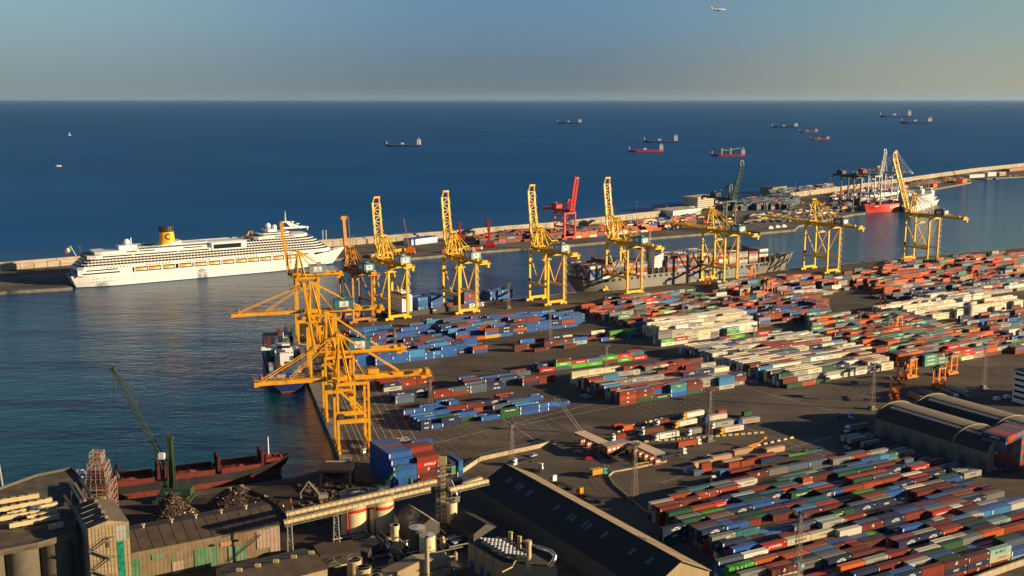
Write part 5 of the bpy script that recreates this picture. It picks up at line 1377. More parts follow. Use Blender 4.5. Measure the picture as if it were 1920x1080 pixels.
# ------------------------------------------------------------------ vehicles
M_CHAS = mat('chassis_dark', (0.03, 0.03, 0.032), 0.6)
VC = {'white': (0.78,0.77,0.73), 'yellow': (0.80,0.38,0.01), 'blue': (0.03,0.10,0.34), 'teal': (0.05,0.33,0.30), 'red': (0.5,0.02,0.015), 'silver': (0.45,0.48,0.52), 'orange': (0.75,0.22,0.02), 'grey': (0.3,0.31,0.31)}
def vpaint(c): return mat('vehicle_paint_' + c, VC[c], 0.3, noise=0.03)
def truck(px, py, azd, cab, cargo, label, group='lorries at the terminal gate', box=None, txt=None, size=40, loc=None):
    """tractor heading along azd with an optional semi-trailer; local +X forward, origin midway on the ground"""
    p = loc if loc is not None else G(px, py)
    root = thing('lorry', label, 'lorry', p, PI/2 - R(azd), group)
    L = {'none': 6.5, 'flat': 16, 'box': 16, 'container': 16 if size == 40 else 12}[cargo]
    f = L/2
    if cab:
        b = MB()
        b.prism([(f-2.3,-1.22),(f-.25,-1.22),(f,-1.0),(f,1.0),(f-.25,1.22),(f-2.3,1.22)], .75, 3.3)
        b.add([(f-2.3,-1.15,3.3),(f-.5,-1.15,3.3),(f-2.3,-1.1,3.95),(f-1.5,-1.1,3.9),(f-2.3,1.15,3.3),(f-.5,1.15,3.3),(f-2.3,1.1,3.95),(f-1.5,1.1,3.9)], [(0,1,3,2),(5,4,6,7),(1,5,7,3),(2,3,7,6),(4,0,2,6)])
        b.box(f-.02, -1.1, .4, f+.12, 1.1, 1.1)
        cb = b.build('cab', vpaint(cab), root)
        b = MB(); b.box(f-.02, -1.02, 1.9, f+.03, 1.02, 2.9); b.build('windscreen', M_GLASS, cb)
        for s_ in (-1, 1):
            b = MB(); b.box(f-1.2, s_*1.22-.02, 1.9, f-.35, s_*1.22+.02, 2.8); b.build('side_window', M_GLASS, cb)
            b = MB(); b.box(f-.3, s_*1.25, 2.0, f-.15, s_*1.5, 2.8); b.build('mirror', M_CHAS, cb)
    b = MB(); b.box(-f if cargo != 'none' else -f+.6, -.5, .75, f-.5, .5, 1.05)
    for s_ in (-1, 1): b.box(-f+.6, s_*1.1-.08, 1.0, f-2.6, s_*1.1+.08, 1.22)
    if cab: b.box(f-4.6, -1.15, .45, f-3.2, 1.15, 1.0)
    b.build('chassis', M_CHAS if cargo != 'flat' else M_CHAS, root)
    ax = [f-1.4, f-4.9] if cab else []
    if cargo != 'none': ax += [-f+1.2, -f+2.5, -f+3.8]
    for x in ax:
        for s_ in (-1, 1):
            b = MB(); b.tube((x, s_*.85, .5), (x, s_*1.2, .5), .5, n=10); b.build('wheel', M_TYRE, root)
    if cargo == 'flat':
        b = MB(); b.box(-f, -1.2, 1.2, f-3.0, 1.2, 1.38); b.build('flatbed', M_CHAS, root)
    if cargo in ('box', 'container'):
        Lb = 13.4 if cargo == 'box' else LEN[size]; x1 = f-2.9; x0 = max(x1 - Lb, -f)
        b = MB(); b.box(x0, -1.24, 1.2, x1, 1.24, 3.9 if cargo == 'box' else 3.85); 
        for s_ in (-1, 1):
            b.box(x0, s_*1.24-.03, 1.2, x0+.16, s_*1.24+.03, 3.9); b.box(x1-.16, s_*1.24-.03, 1.2, x1, s_*1.24+.03, 3.9); b.box(x0, s_*1.24-.03, 3.75, x1, s_*1.24+.03, 3.93)
        bo = b.build('cargo_box', CMAT[box], root)
        if txt:
            s_, m = txt
            for q in (-1, 1):
                b = MB(); text_on(b, s_, ((x0+x1)/2, q*(1.24+.035), 2.65), (-q,0,0) , (0,0,1), .85, min(8, len(s_)*.75)); b.build('lettering', m, bo)
        b = MB()
        for q in (-.8, -.3, .3, .8): b.tube((x0-.05, q, 1.3), (x0-.05, q, 3.8), .03, n=5)
        b.build('door_bars', M_RAIL, bo)
    return root
GT = 'lorries queueing inside the gate'
QA = 242
for a in [
 (1163, 826, QA, 'white', 'container', 'white-cab lorry with a short dark red box, first in the gate queue', GT, 'rust red', None, 20),
 (1223, 814, QA, 'white', 'container', 'white-cab lorry with a long dark red container, behind the first in queue', GT, 'brown'),
 (1249, 824, QA, 'white', 'box', 'white lorry with a cream trailer carrying blue lettering', GT, 'white', ('PORTAVIA', M_BLUEL)),
 (1245, 798, QA, 'white', 'container', 'white-cab lorry with a rust-red tipping body beside the barrier blocks', GT, 'rust red', None, 20),
 (1284, 800, QA-4, 'yellow', 'box', 'yellow-cab lorry with a plain white trailer, leftmost of two yellow cabs', GT, 'white', ('H S', M_REDL)),
 (1298, 784, QA-4, 'yellow', 'box', 'white trailer lorry parked behind the yellow-cab lorry', GT, 'white'),
 (1340, 790, QA, 'blue', 'box', 'blue-cab lorry with a white trailer left of the lamp mast crowd', GT, 'white'),
 (1354, 802, QA+1, 'white', 'container', 'lorry with a grey container bearing a pale blue star emblem', GT, 'light grey', ('MAERSK', M_BLACKL)),
 (1370, 812, QA+2, 'yellow', 'box', 'yellow-cab lorry with white trailer and red pennant lettering, foremost in its row', GT, 'white', ('HAMBURG SÜD', M_REDL)),
 (1403, 796, QA+4, 'blue', 'container', 'blue-cab lorry with a light grey lettered container, rightmost in the queue', GT, 'light grey', ('HAMBURG SÜD', M_REDL)),
 (1305, 815, QA, 'white', 'container', 'white-cab lorry with a short grey box beside the lamp mast foot', GT, 'grey', None, 20),
 (1290, 838, 62, 'white', 'container', 'white-cab lorry with an orange-red container heading away to the right', GT, 'terracotta'),
 (1262, 856, 62, 'white', 'flat', 'white-cab lorry with an empty skeletal trailer beside the canopy', GT),
 (1118, 893, 60, 'teal', 'container', 'teal-cab lorry carrying a short orange-yellow container', GT, 'yellow', None, 20),
 (1107, 936, 318, 'yellow', 'flat', 'yellow-cab lorry with an empty flatbed beside the black-roofed warehouse', GT),
 (1055, 912, 322, 'white', 'flat', 'white-cab lorry with an empty trailer near the warehouse ridge', GT),
 (1011, 884, 20, 'white', 'none', 'white tractor unit without trailer on the open lot', GT),
 (983, 868, 230, 'white', 'flat', 'white-cab lorry with a flat trailer by the boundary wall', GT),
 (1606, 808, 245, 'white', 'box', 'lorry with a long grey trailer left of the arched warehouse', GT, 'grey'),
 (1569, 786, 165, 'blue', 'none', 'blue tractor unit parked in the warehouse shade', GT),
 (1591, 783, 165, 'white', 'none', 'white tractor unit parked beside the blue one', GT),
 (1333, 905, 150, 'white', 'none', 'white tractor unit beside the tan crate stack', GT),
 (1721, 752, 160, 'white', 'box', 'white-cab lorry just behind the first arched roof', GT, 'grey'),
 (1779, 745, 165, 'white', 'box', 'white-cab lorry behind the second arched roof', GT, 'slate blue'),
 (1797, 738, 160, 'silver', 'box', 'silver lorry with grey trailer on the road before the office block', GT, 'light grey'),
 (1742, 745, 155, 'silver', 'box', 'grey lorry half hidden between the two arched roofs', GT, 'grey'),
 (1400, 782, 62, None, 'container', 'dark green box on a trailer at the right end of the queue', GT, 'dark green', None, 20),
 (1352, 780, 62, None, 'container', 'orange-red box on a trailer behind the queueing lorries', GT, 'terracotta', None, 20)]:
    px, py, azd, cab, cargo, lab, gr = a[:7]
    truck(px, py, azd, cab, cargo, lab, gr, *(a[7:]))

def make_car(col, kind='car'):
    root = thing('parked_car' if kind == 'car' else 'van', 'x', kind, (0,0,0))
    b = MB()
    def sec(prof, w, mi):
        n = len(prof); b.add([(x, -w, z) for x, z in prof] + [(x, w, z) for x, z in prof], [tuple(range(n)), tuple(range(2*n-1, n-1, -1))] + [(i, n+i, n+(i+1) % n, (i+1) % n) for i in range(n)], mi)
    if kind == 'car':
        sec([(2.1,.35),(2.15,.75),(1.2,.92),(-1.95,.95),(-2.1,.4)][::-1], .86, 0); body = b.build('body', vpaint(col), root)
        b = MB(); sec([(1.15,.92),(.5,1.38),(-1.2,1.40),(-1.85,.95)][::-1], .74, 0); cb = b.build('window', M_GLASS, body)
        b = MB(); b.box(-1.15, -.72, 1.385, .45, .72, 1.44); b.build('roof', vpaint(col), body); wx, wr = (1.3, -1.3), .33
    else:
        sec([(2.6,.4),(2.65,1.1),(2.0,1.3),(1.3,2.1),(-2.5,2.2),(-2.6,.4)][::-1], .98, 0); body = b.build('body', vpaint(col), root)
        b = MB(); b.add([(2.02,-.85,1.33),(2.02,.85,1.33),(1.4,.8,2.02),(1.4,-.8,2.02)], [(0,1,2,3)])
        for s_ in (-1, 1): b.box(-2.0, s_*.98-.02, 1.35, 1.2, s_*.98+.02, 1.85)
        b.build('window', M_GLASS, body); wx, wr = (1.7, -1.7), .38
    for x in wx:
        for s_ in (-1, 1):
            b = MB(); b.tube((x, s_*.68, wr), (x, s_*.90, wr), wr, n=10); b.build('wheel', M_TYRE, root)
    return root
for px, py, azd, col, kind, lab in [
    (1084, 849, 75, 'silver', 'car', 'silver car left of the gate canopies'), (1102, 854, 70, 'red', 'car', 'red car in the shade, farther of the two red cars'), (1103, 861, 70, 'red', 'car', 'red car in the sun, nearer of the two red cars'),
    (1329, 858, 75, 'white', 'car', 'white car beside the long tan boxes'), (1869, 750, 60, 'white', 'van', 'white minibus on the road before the office block'), (1888, 747, 60, 'white', 'van', 'white van by the office block wall'),
    (684, 849, 30, 'white', 'van', 'white van under the nearest orange crane'), (568, 634, 160, 'white', 'van', 'white van on the quay at the slim orange crane'),
    (1000, 856, 230, 'silver', 'car', 'silver car near the boundary wall'), (1348, 530, 60, 'white', 'van', 'white van on the quay below the grey ship'), (1588, 841, 150, 'white', 'car', 'white car at the corner of the arched warehouse'), (1470, 540, 60, 'silver', 'car', 'silver car on the far quay apron')]:
    r = make_car(col, kind); r.location = G(px, py); r.rotation_euler = (0,0,PI/2-R(azd)); r['label'] = lab; r['group'] = 'cars and vans on the terminal'

# parked trailers beside the arched warehouse
TR = [('light grey',40),('light grey',40),('brown',40),('light grey',40),('brown',40),('navy blue',40),('rust red',40),('light grey',40),('light grey',40),('orange',20),('navy blue',20),('grey',20),('orange',40),('navy blue',40),('grey',40),('slate blue',20),('light grey',40),('light grey',40)]
ta, tb = G(1592, 829), G(1817, 898)
for k, (c, sz) in enumerate(TR):
    p = ta.lerp(tb, k/(len(TR)-1)); 
    truck(0, 0, 62+180, None, 'container', f'{c} {"short " if sz == 20 else ""}box trailer, {ordinal(k+1)} in the parked row, counting from the far end', 'trailers parked along the arched warehouse', c, ('MAERSK', M_BLACKL) if k in (8, 17) else None, sz, loc=p)

# ------------------------------------------------------------------ lot of tan crates and racks
CC['tan'] = (0.52, 0.32, 0.19); CN.append('tan'); cont_mat('tan'); BYCOL['tan'] = [None]
LOT = [(1318, 873, 'tan', 40, 1), (1352, 862, 'tan', 40, 1), (1392, 850, 'tan', 40, 1), (1372, 870, 'tan', 40, 1), (1452, 847, 'tan', 40, 1), (1405, 870, 'terracotta', 40, 1), (1382, 874, 'terracotta', 40, 1), (1434, 860, 'terracotta', 40, 1),
       (1357, 890, 'sky blue', 20, 1), (1385, 889, 'rust red', 40, 1), (1308, 890, 'slate blue', 20, 1), (1322, 886, 'terracotta', 20, 2), (1293, 884, 'cream', 20, 1), (1442, 866, 'navy blue', 40, 1), (1176, 805, 'orange', 20, 1), (1158, 803, 'terracotta', 20, 1)]
for q, (px, py, c, sz, n) in enumerate(LOT):
    for t in range(n):
        p = G(px, py)
        CONT.append(dict(pos=p + Vector((0,0,t*CH)), az=62.0, color=c, size=sz, tier=t, block='the open lot by the gate', row=0, col=q, key=None, w=40/(p.y**2), top=t == n-1))
# flat racks: open frames
M_RACK = [CMAT['orange'], CMAT['bright green'], CMAT['teal'], CMAT['rust red'], CMAT['blue']]
def flat_rack(px, py, mi, lab, azd=62.0, h=2.2, z=0.0):
    p = G(px, py); p.z = z
    root = thing('flat_rack', lab, 'flat rack', p, PI/2-R(azd), 'open flat racks')
    b = MB(); b.box(-6, -1.2, 0, 6, 1.2, .5)
    b.build('platform', M_RACK[mi], root)
    for s_ in (-1, 1):
        b = MB(); b.box(s_*5.9-.12, -1.2, .5, s_*5.9+.12, -.9, h); b.box(s_*5.9-.12, .9, .5, s_*5.9+.12, 1.2, h); b.box(s_*5.9-.1, -.9, h-.35, s_*5.9+.1, .9, h); b.box(s_*5.9-.08, -.9, .5, s_*5.9+.08, .9, 1.0); b.build('end_frame', M_RACK[mi], root)
    return root
for px, py, mi, lab in [(1493, 852, 1, 'green open flat rack left of the teal one in the gate lot'), (1522, 846, 2, 'teal open flat rack holding white blocks at the right of the gate lot'), (1427, 880, 3, 'dark red flat rack in the nearest row of the gate lot'), (1408, 884, 3, 'dark red flat rack left of its twin in the nearest lot row'),
    (1395, 905, 3, 'dark red flat rack on the ground at the near edge of the lot'), (1830, 1032, 0, 'tall orange flat rack at the bottom right corner'), (1790, 1052, 0, 'orange flat rack beside the bottom right wall'), (1880, 1020, 0, 'orange flat rack by the right edge of the near block')]:
    flat_rack(px, py, mi, lab, h=4.2 if 'tall' in lab else 2.2)
r = thing('boom_lift', 'orange boom lift parked on the tan box lot', 'boom lift', G(1408, 842), R(28)); b = MB(); b.box(-3,-1.2,.7,3,1.2,1.8); b.beam((-2,0,1.9),(5,0,2.6),.6); b.beam((5,0,2.6),(9,0,4.4),.5); b.build('chassis', M_STRAD, r); b = MB(); b.box(8.4,-.7,4.3,10,.7,5.3); b.build('basket', M_STRAD, r)
for x in (-2, 2):
    for s_ in (-1, 1): b = MB(); b.tube((x, s_*.9, .6), (x, s_*1.3, .6), .6, n=10); b.build('wheel', M_TYRE, r)

# tank containers in a row (white / yellow)
M_TANKW, M_TANKY = mat('tank_white', (0.72,0.68,0.58), .4), mat('tank_yellow', (0.75,0.42,0.05), .4)
def tank_cont(p, azd, m, lab, gr):
    root = thing('tank_container', lab, 'tank container', p, PI/2-R(azd), gr)
    b = MB(); b.tube((-2.7,0,1.3), (2.7,0,1.3), 1.12, n=14); b.build('tank', m, root)
    b = MB()
    for s_ in (-1, 1):
        x = s_*2.9
        for y in (-1.1, 1.1): b.beam((x,y,0), (x,y,2.5), .15)
        b.beam((x,-1.1,2.45), (x,1.1,2.45), .15); b.beam((x,-1.1,.1), (x,1.1,.1), .15)
    for y in (-1.1, 1.1): b.beam((-2.9,y,.1), (2.9,y,.1), .15)
    b.build('frame', M_RAIL, root)
ta, tb = G(1243, 611), G(1358, 597)
for k in range(12): tank_cont(ta.lerp(tb, k/11) + Vector((0,0,CH)), 60.5, M_TANKY if k in (4, 6, 7, 8) else M_TANKW, f'{"yellow" if k in (4,6,7,8) else "white"} tank container, {ordinal(k+1)} from the left in the tank row', 'tank containers in a row')
for k in range(11):
    p = ta.lerp(tb, k/11); CONT.append(dict(pos=p + dirv(60.5)*4, az=60.5, color='slate blue', size=40, tier=0, block='below the tanks', row=0, col=k, key=None, w=0, top=False))

# orange spreader frames lying by the quay
M_SPR = mat('spreader_orange', (0.62,0.20,0.03), .6, noise=.2)
for k in range(7):
    px, py = [(652,626),(662,630),(672,626),(680,631),(688,625),(646,631),(668,622)][k]
    r = thing('spreader_frame', f'rusty orange spreader frame, {ordinal(k+1)} of those laid on the quay by the corner', 'spreader', G(px, py), R(20+k*9), 'spreader frames laid on the quay'); b = MB()
    for y in (-1.2, 1.2): b.beam((-5,y,1.4),(5,y,1.4),.35); b.beam((-5,y,0),(-5,y,1.4),.3); b.beam((5,y,0),(5,y,1.4),.3)
    b.beam((-5,-1.2,1.4),(-5,1.2,1.4),.3); b.beam((5,-1.2,1.4),(5,1.2,1.4),.3); b.build('frame', M_SPR, r); b = MB(); b.box(-1.5,-1,1.5,1.5,1,2.6); b.build('head_block', M_SPR, r)

# concrete barrier blocks
M_BARR = mat('barrier_concrete', (0.50, 0.42, 0.28), 0.8, noise=.15); M_BARY = mat('barrier_yellow', (0.75, 0.42, 0.02), .6)
bme = None; nb = 0
def barrier(p, azd, lab, yel=False):
    global bme, nb
    if bme is None:
        b = MB(); b.add([(-1.25,-.45,0),(1.25,-.45,0),(1.25,.45,0),(-1.25,.45,0),(-1.2,-.3,.9),(1.2,-.3,.9),(1.2,.3,.9),(-1.2,.3,.9)], [(0,3,2,1),(4,5,6,7),(0,1,5,4),(1,2,6,5),(2,3,7,6),(3,0,4,7)])
        o = b.build('m', M_BARR); m1 = o.data; bpy.data.objects.remove(o); m2 = m1.copy(); m2.materials[0] = M_BARY; bme = (m1, m2)
    o = bpy.data.objects.new('barrier_block', bme[1 if yel else 0]); C.objects.link(o); o.location = p; o.rotation_euler = (0,0,PI/2-R(azd))
    tag(o, lab, 'barrier', 'concrete barrier blocks in the lorry lanes')
for ri, (a, b_, n, desc) in enumerate([((1188, 798), (1290, 775), 11, 'the far lane edge'), ((1183, 812), (1216, 799), 4, 'the short row behind the canopy'), ((1212, 829), (1428, 812), 19, 'the middle lane edge'), ((1358, 850), (1484, 822), 11, 'the near lane edge'), ((1150, 815), (1178, 803), 4, 'the orange box pile')]):
    A, B_ = G(*a), G(*b_); azd = math.degrees(az(A, B_))
    for k in range(n):
        yl = (ri == 3 and k == n-1) or (ri == 2 and k == n-5)
        barrier(A.lerp(B_, k/(n-1)), azd, f'{"yellow" if yl else "pale"} barrier block, {ordinal(k+1)} from the left along {desc}', yl)

# ------------------------------------------------------------------ gate
M_CAN = mat('canopy_roof_tan', (0.72, 0.54, 0.33), .7, noise=.05); M_CBLUE = mat('canopy_blue_fascia', (0.03, 0.12, 0.24), .5); M_BRICK = mat('brick_red_render', (0.34, 0.085, 0.03), .8, noise=.08)
def polyroof(name, px, z, th, mats, parent, origin=None):
    P = [G(x, y, z) for x, y in px]; b = MB(); b.prism([(p.x, p.y) for p in P], z-th, z, 1, top=0); return b.build(name, mats, parent, origin=origin), P
def canopy(px, lab, kiosks):
    o = G(*px[0], 6.3); root = thing('gate_canopy', lab, 'canopy', (o.x, o.y, 0)); og = (o.x, o.y, 0)
    rf, P = polyroof('roof', px, 6.3, .8, [M_CAN, M_CBLUE], root, og)
    n = 4
    for i in range(n+1):
        for f in (.12, .88):
            a = P[0].lerp(P[3], i/n); c = P[1].lerp(P[2], i/n); q = a.lerp(c, f); q = q.lerp((P[0]+P[2])/2, .04)
            b = MB(); b.tube((q.x, q.y, 0), (q.x, q.y, 5.5), .16); b.build('column', M_MAST, root, origin=og)
    for i in range(kiosks):
        a = P[0].lerp(P[3], (i+.5)/kiosks); c = P[1].lerp(P[2], (i+.5)/kiosks); q = (a+c)/2; d = (P[1]-P[0]).normalized(); an = math.atan2(d.y, d.x)
        b = MB(); b.rbox(q.x, q.y, .2, 3.2, 1.9, 2.8, an, 0); b.rbox(q.x, q.y, 1.3, 2.2, 2.0, 1.0, an, 1); b.rbox(q.x, q.y, 0, 7, 2.4, .2, an, 2); b.build('kiosk', [M_BRICK, M_SHIPW, M_CONC], root, origin=og)
canopy([(1075.6,810.6),(1095.7,806.7),(1143,828),(1123,832)], 'tan-roofed gate canopy over toll booths, the one farther left', 4)
canopy([(1176,828.7),(1195.5,825.5),(1248,848),(1227,853)], 'tan-roofed gate canopy with blue edge nearest the camera', 5)
o = G(1150, 845, 6); root = thing('gate_office', 'brick-red gate office between the two canopies', 'building', (o.x, o.y, 0)); og = (o.x, o.y, 0)
P = [G(x, y, 6.2) for x, y in [(1126,831),(1166,826),(1179,829),(1140,838)]]; P = [G(1127,832,6.2), G(1168,823.5,6.2), G(1180,829,6.2), G(1139,839,6.2)]
b = MB(); b.prism([(p.x, p.y) for p in P], 2.9, 6.1, 0); b.build('wall', M_BRICK, root, origin=og)
b = MB(); c_ = sum(P, Vector())/4; b.prism([((p-c_)*1.04+c_)[:2] for p in P], 6.1, 6.4); b.build('roof', mat('office_roof', (0.30,0.27,0.23), .8), root, origin=og)
b = MB(); b.prism([((p-c_)*.93+c_)[:2] for p in P], 0, 2.9); b.build('wall', M_GLASS, root, origin=og)
d = (P[2]-P[3]); 
for i in range(5):
    q = P[3].lerp(P[2], (i+.5)/5); b = MB(); an = math.atan2(d.y, d.x); b.rbox(q.x, q.y, 4.0, 1.8, .12, 1.2, an); b.build('window', M_SHIPW, root, origin=og)

# boundary wall and fence
M_CWALL = mat('boundary_wall_concrete', (0.42, 0.34, 0.23), .85, noise=.15, dirt=(.15,.11,.08), dirt_amt=.4)
M_FENCE = mat('fence_wire', (0.12, 0.14, 0.12), .5)
def wall_fence(label, pts, hw=1.1, hf=2.4, thick=.4, sp=4.0, capm=M_CWALL):
    P = [G(*p) for p in pts]; og = (P[0].x, P[0].y, 0); root = thing('boundary_fence', label, 'fence', og)
    b = MB(); f = MB(); 
    for a, c in zip(P, P[1:]):
        d = (c-a); L = d.length; d.normalize(); an = math.atan2(d.y, d.x); m = (a+c)/2
        b.rbox(m.x, m.y, 0, L, thick, hw, an)
        n = max(1, int(L/sp))
        for k in range(n):
            q = a.lerp(c, k/n); f.tube((q.x, q.y, hw), (q.x, q.y, hf), .06, n=5, caps=False)
        for z in (hf-.05, (hw+hf)/2, hw+.2): f.beam((a.x, a.y, z), (c.x, c.y, z), .05)
        for k in range(n*5): q = a.lerp(c, k/(n*5)); f.beam((q.x, q.y, hw), (q.x, q.y, hf), .025)
    b.build('wall', capm, root, origin=og); f.build('wire_fence', M_FENCE, root, origin=og)
wall_fence('low sunlit wall with wire fence dividing the quay from the gate lot', [(857,894),(901,864),(960,851),(1012,840),(1040,832)], 2.2, 4.2)
wall_fence('long curving wall and wire fence along the road beside the near block', [(1250,866),(1200,877),(1150,886),(1141,894),(1150,909),(1176,931),(1206,956),(1240,980),(1295,1004),(1349,1027),(1390,1050),(1440,1084),(1470,1110)], .8, 2.9)
wall_fence('pale wall closing the bottom right corner of the near block', [(1780,1112),(1850,1084),(1930,1056),(1990,1034)], 2.6, 3.2)

# yellow and orange trench frames by the fence
for k, (x, y) in enumerate([(1203,874),(1222,869)]):
    r = thing('barrier_gate', f'yellow steel barrier frame by the wall, {"left" if k == 0 else "right"} of a pair', 'barrier', G(x, y), R(28), 'yellow barrier frames'); b = MB(); b.box(-4,-.6,0,4,.6,.5); b.beam((-4,0,1.6),(4,0,1.6),.3)
    for q in (-4,0,4): b.beam((q,0,.5),(q,0,1.6),.25)
    b.build('frame', M_BARY, r)

# ------------------------------------------------------------------ arched warehouses
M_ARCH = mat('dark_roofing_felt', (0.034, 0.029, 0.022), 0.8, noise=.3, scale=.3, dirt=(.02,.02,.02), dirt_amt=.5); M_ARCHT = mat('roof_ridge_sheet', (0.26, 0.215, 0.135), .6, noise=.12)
M_WHW = mat('warehouse_wall', (0.19, 0.175, 0.14), .85, noise=.1, dirt=(.12,.10,.08), dirt_amt=.4, streak=.3); M_SKYL = mat('skylight_strip', (0.50, 0.46, 0.36), .5, noise=.3, scale=.8); M_DOOR = mat('steel_door_dark', (0.06, 0.085, 0.10), .6)
wa, wb_ = G(1640, 815.5), G(1826, 877); wd = (wb_-wa).normalized(); wn = Vector((-wd.y, wd.x, 0))   # wn toward up-right
wrz = math.atan2(wd.y, wd.x); WL_ = (wb_-wa).length + 8; WW = 30.0; WH = 9.6; RISE = 7.0
def arched(off, label):
    o = wa + wn*off; root = thing('arched_warehouse', label, 'warehouse', o, wrz)
    N = 20
    pr = [(WW/2 - WW/2*math.cos(PI*i/N), WH + RISE*math.sin(PI*i/N)**.9) for i in range(N+1)]
    b = MB()
    for i in range(N):
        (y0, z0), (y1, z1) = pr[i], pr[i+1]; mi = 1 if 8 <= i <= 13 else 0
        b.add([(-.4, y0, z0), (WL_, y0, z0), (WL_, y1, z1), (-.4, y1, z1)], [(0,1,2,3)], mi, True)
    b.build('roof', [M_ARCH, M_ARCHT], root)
    b = MB()
    i = 6; (y0, z0), (y1, z1) = pr[6], pr[7]
    for (xa, xb) in ((4, WL_*.68), (WL_*.73, WL_-3)):
        q = 0; x = xa
        while x < xb: b.add([(x, y0, z0+.12), (x+2.0, y0, z0+.12), (x+2.0, y1, z1+.12), (x, y1, z1+.12)], [(0,1,2,3)]); x += 2.3
    b.build('skylight', M_SKYL, root)
    b = MB()
    for x in (0, WL_*.71, WL_):
        for i in range(N): b.beam((x-.2, pr[i][0], pr[i][1]+.15), (x-.2, pr[i+1][0], pr[i+1][1]+.15), .9, .5)
    b.build('roof_rib', M_ARCHT, root)
    b = MB()
    b.add([(0, y, z) for y, z in [(0, 0)] + pr + [(WW, 0)]], [tuple(range(N+3))]); b.add([(WL_, y, z) for y, z in [(0, 0)] + pr + [(WW, 0)]], [tuple(range(N+2, -1, -1))])
    b.add([(0,0,0),(WL_,0,0),(WL_,0,WH),(0,0,WH)], [(0,1,2,3)]); b.add([(0,WW,0),(WL_,WW,0),(WL_,WW,WH),(0,WW,WH)], [(3,2,1,0)])
    nb_ = 12
    for k in range(nb_+1): x = WL_*k/nb_; b.box(x-.3, -.35, 0, x+.3, 0, WH)
    b.box(0, -.2, 6.6, WL_, 0, 6.9); b.build('wall', M_WHW, root)
    for k in range(1, nb_, 2):
        x = WL_*(k+.5)/nb_; b = MB(); b.box(x-2.0, -.12, 0, x+2.0, -.02, 5.4); b.build('door', M_DOOR, root)
arched(0, 'dark arched-roof warehouse in the foreground at right, its doors facing the parked trailers')
arched(WW+1.0, 'second dark arched-roof warehouse, behind the first one')
o = G(1605, 838); 
r = thing('site_hut', 'small pale hut at the corner of the arched warehouse', 'hut', G(1632, 822), wrz); b = MB(); b.box(-2,-2.4,0,3.5,-.6,2.6); b.build('wall', M_WHW, r); b = MB(); b.box(-2.2,-2.6,2.6,3.7,-.4,2.8); b.build('roof', M_ARCHT, r)
# tall stack at the right
uu = dirv(139.0)
block('the tall right-hand stack', (0,0), 139.0, [(0,0),(1,0),(0,1)], 2.56, PAL_MIX, [7], 40, rows=10,
  over={(0,j): [random.Random(j*7+t).choice(['navy blue','slate blue','rust red','brown','navy blue','terracotta']) for t in range(6)] + [['navy blue','terracotta','terracotta','red','slate blue','terracotta','slate blue','slate blue','red','slate blue'][j]] for j in range(10)}) if False else None
_O = G(1881.7, 888) - uu*12.3
def stack_at(name, O, azd, pitch, colsl):
    u = dirv(azd); v = dirv(azd-90)
    for j, st in enumerate(colsl):
        for t, c in enumerate(st):
            p = O + u*(LEN[40]/2) + v*(j*pitch + CW/2) + Vector((0,0,t*CH))
            fr = 1 if j == 0 else (.25 if t >= len(st)-2 else .1); top = t == len(st)-1
            CONT.append(dict(pos=p, az=azd, color=c, size=40, tier=t, block=name, row=j, col=0, key='strip' if c in ('blue',) else None if t % 3 else 'CMA CGM', w=(9*top+26*fr)/(p-Vector((0,0,HC))).length_squared, top=top))
rs_ = random.Random(9)
stack_at('the tall right-hand stack', _O, 139.0, 2.56, [[rs_.choice(['navy blue','slate blue','rust red','brown','navy blue','terracotta','blue']) for t in range(6)] + [['navy blue','terracotta','terracotta','red','slate blue','terracotta','slate blue','slate blue','red','slate blue'][j]] for j in range(10)])
stack_at('the stack beyond the right edge', G(1881.7, 888) + dirv(101)*15.5, 139.0, 2.56, [['navy blue']*7]*7)  # unseen stack added to cast shade on the tall stack's ends
stack_at('the navy stacks by the conveyor tower', G(846, 896) - dirv(150)*12.3, 150, 4.2, [['navy blue','bright green','navy blue'],['blue','sky blue','blue']])

# white office block at the right edge
o = G(1897, 752) - dirv(-28)*16; root = thing('office_block', 'white office block with dark window bands at the right edge', 'building', o, R(-62)+PI/2 - R(0) if False else PI/2-R(62))
b = MB(); b.box(0, 0, 0, 40, 16, 19.5); b.build('wall', M_SHIPW, root)
b = MB()
for k in range(5):
    z = 2.6+k*3.6; b.box(1, -.08, z, 39, -.01, z+1.5); b.box(-.08, 1, z, -.01, 15, z+1.5)
b.build('window_band', M_BAND, root)
b = MB(); b.box(-.3, -.3, 19.5, 40.3, 16.3, 20.1); b.box(6, 4, 20.1, 14, 10, 22.5); b.build('roof', M_CONC, root)

# ------------------------------------------------------------------ painted markings
M_PAINT = mat('road_paint_white', (0.55, 0.54, 0.50), .7, noise=.35, scale=.5); M_PAINTY = mat('road_paint_yellow', (0.55, 0.38, 0.06), .7, noise=.3, scale=.5)
mb = MB()
def gline(a, b_, w=.22, mi=0, z=.008, dash=None):
    A, B_ = G(*a), G(*b_); d = (B_-A); L = d.length; d.normalize(); n_ = Vector((-d.y, d.x, 0))*w/2
    segs = [(0, L)] if not dash else [(s, min(L, s+dash[0])) for s in [i*sum(dash) for i in range(int(L/sum(dash))+1)]]
    for s, e in segs:
        p, q = A+d*s, A+d*e; mb.add([(p.x-n_.x, p.y-n_.y, z), (q.x-n_.x, q.y-n_.y, z), (q.x+n_.x, q.y+n_.y, z), (p.x+n_.x, p.y+n_.y, z)], [(3,2,1,0) if False else (0,1,2,3)], mi)
qn = Vector((ql.y, -ql.x, 0)); qn = qn if qn.x > 0 else -qn      # inland normal of the left quay
def qline(off, y0, y1, w=.2, mi=0, dash=None):
    A = rail_pt(y0) + qn*off; B_ = rail_pt(y1) + qn*off; gline(PX(A), PX(B_), w, mi, .008, dash)
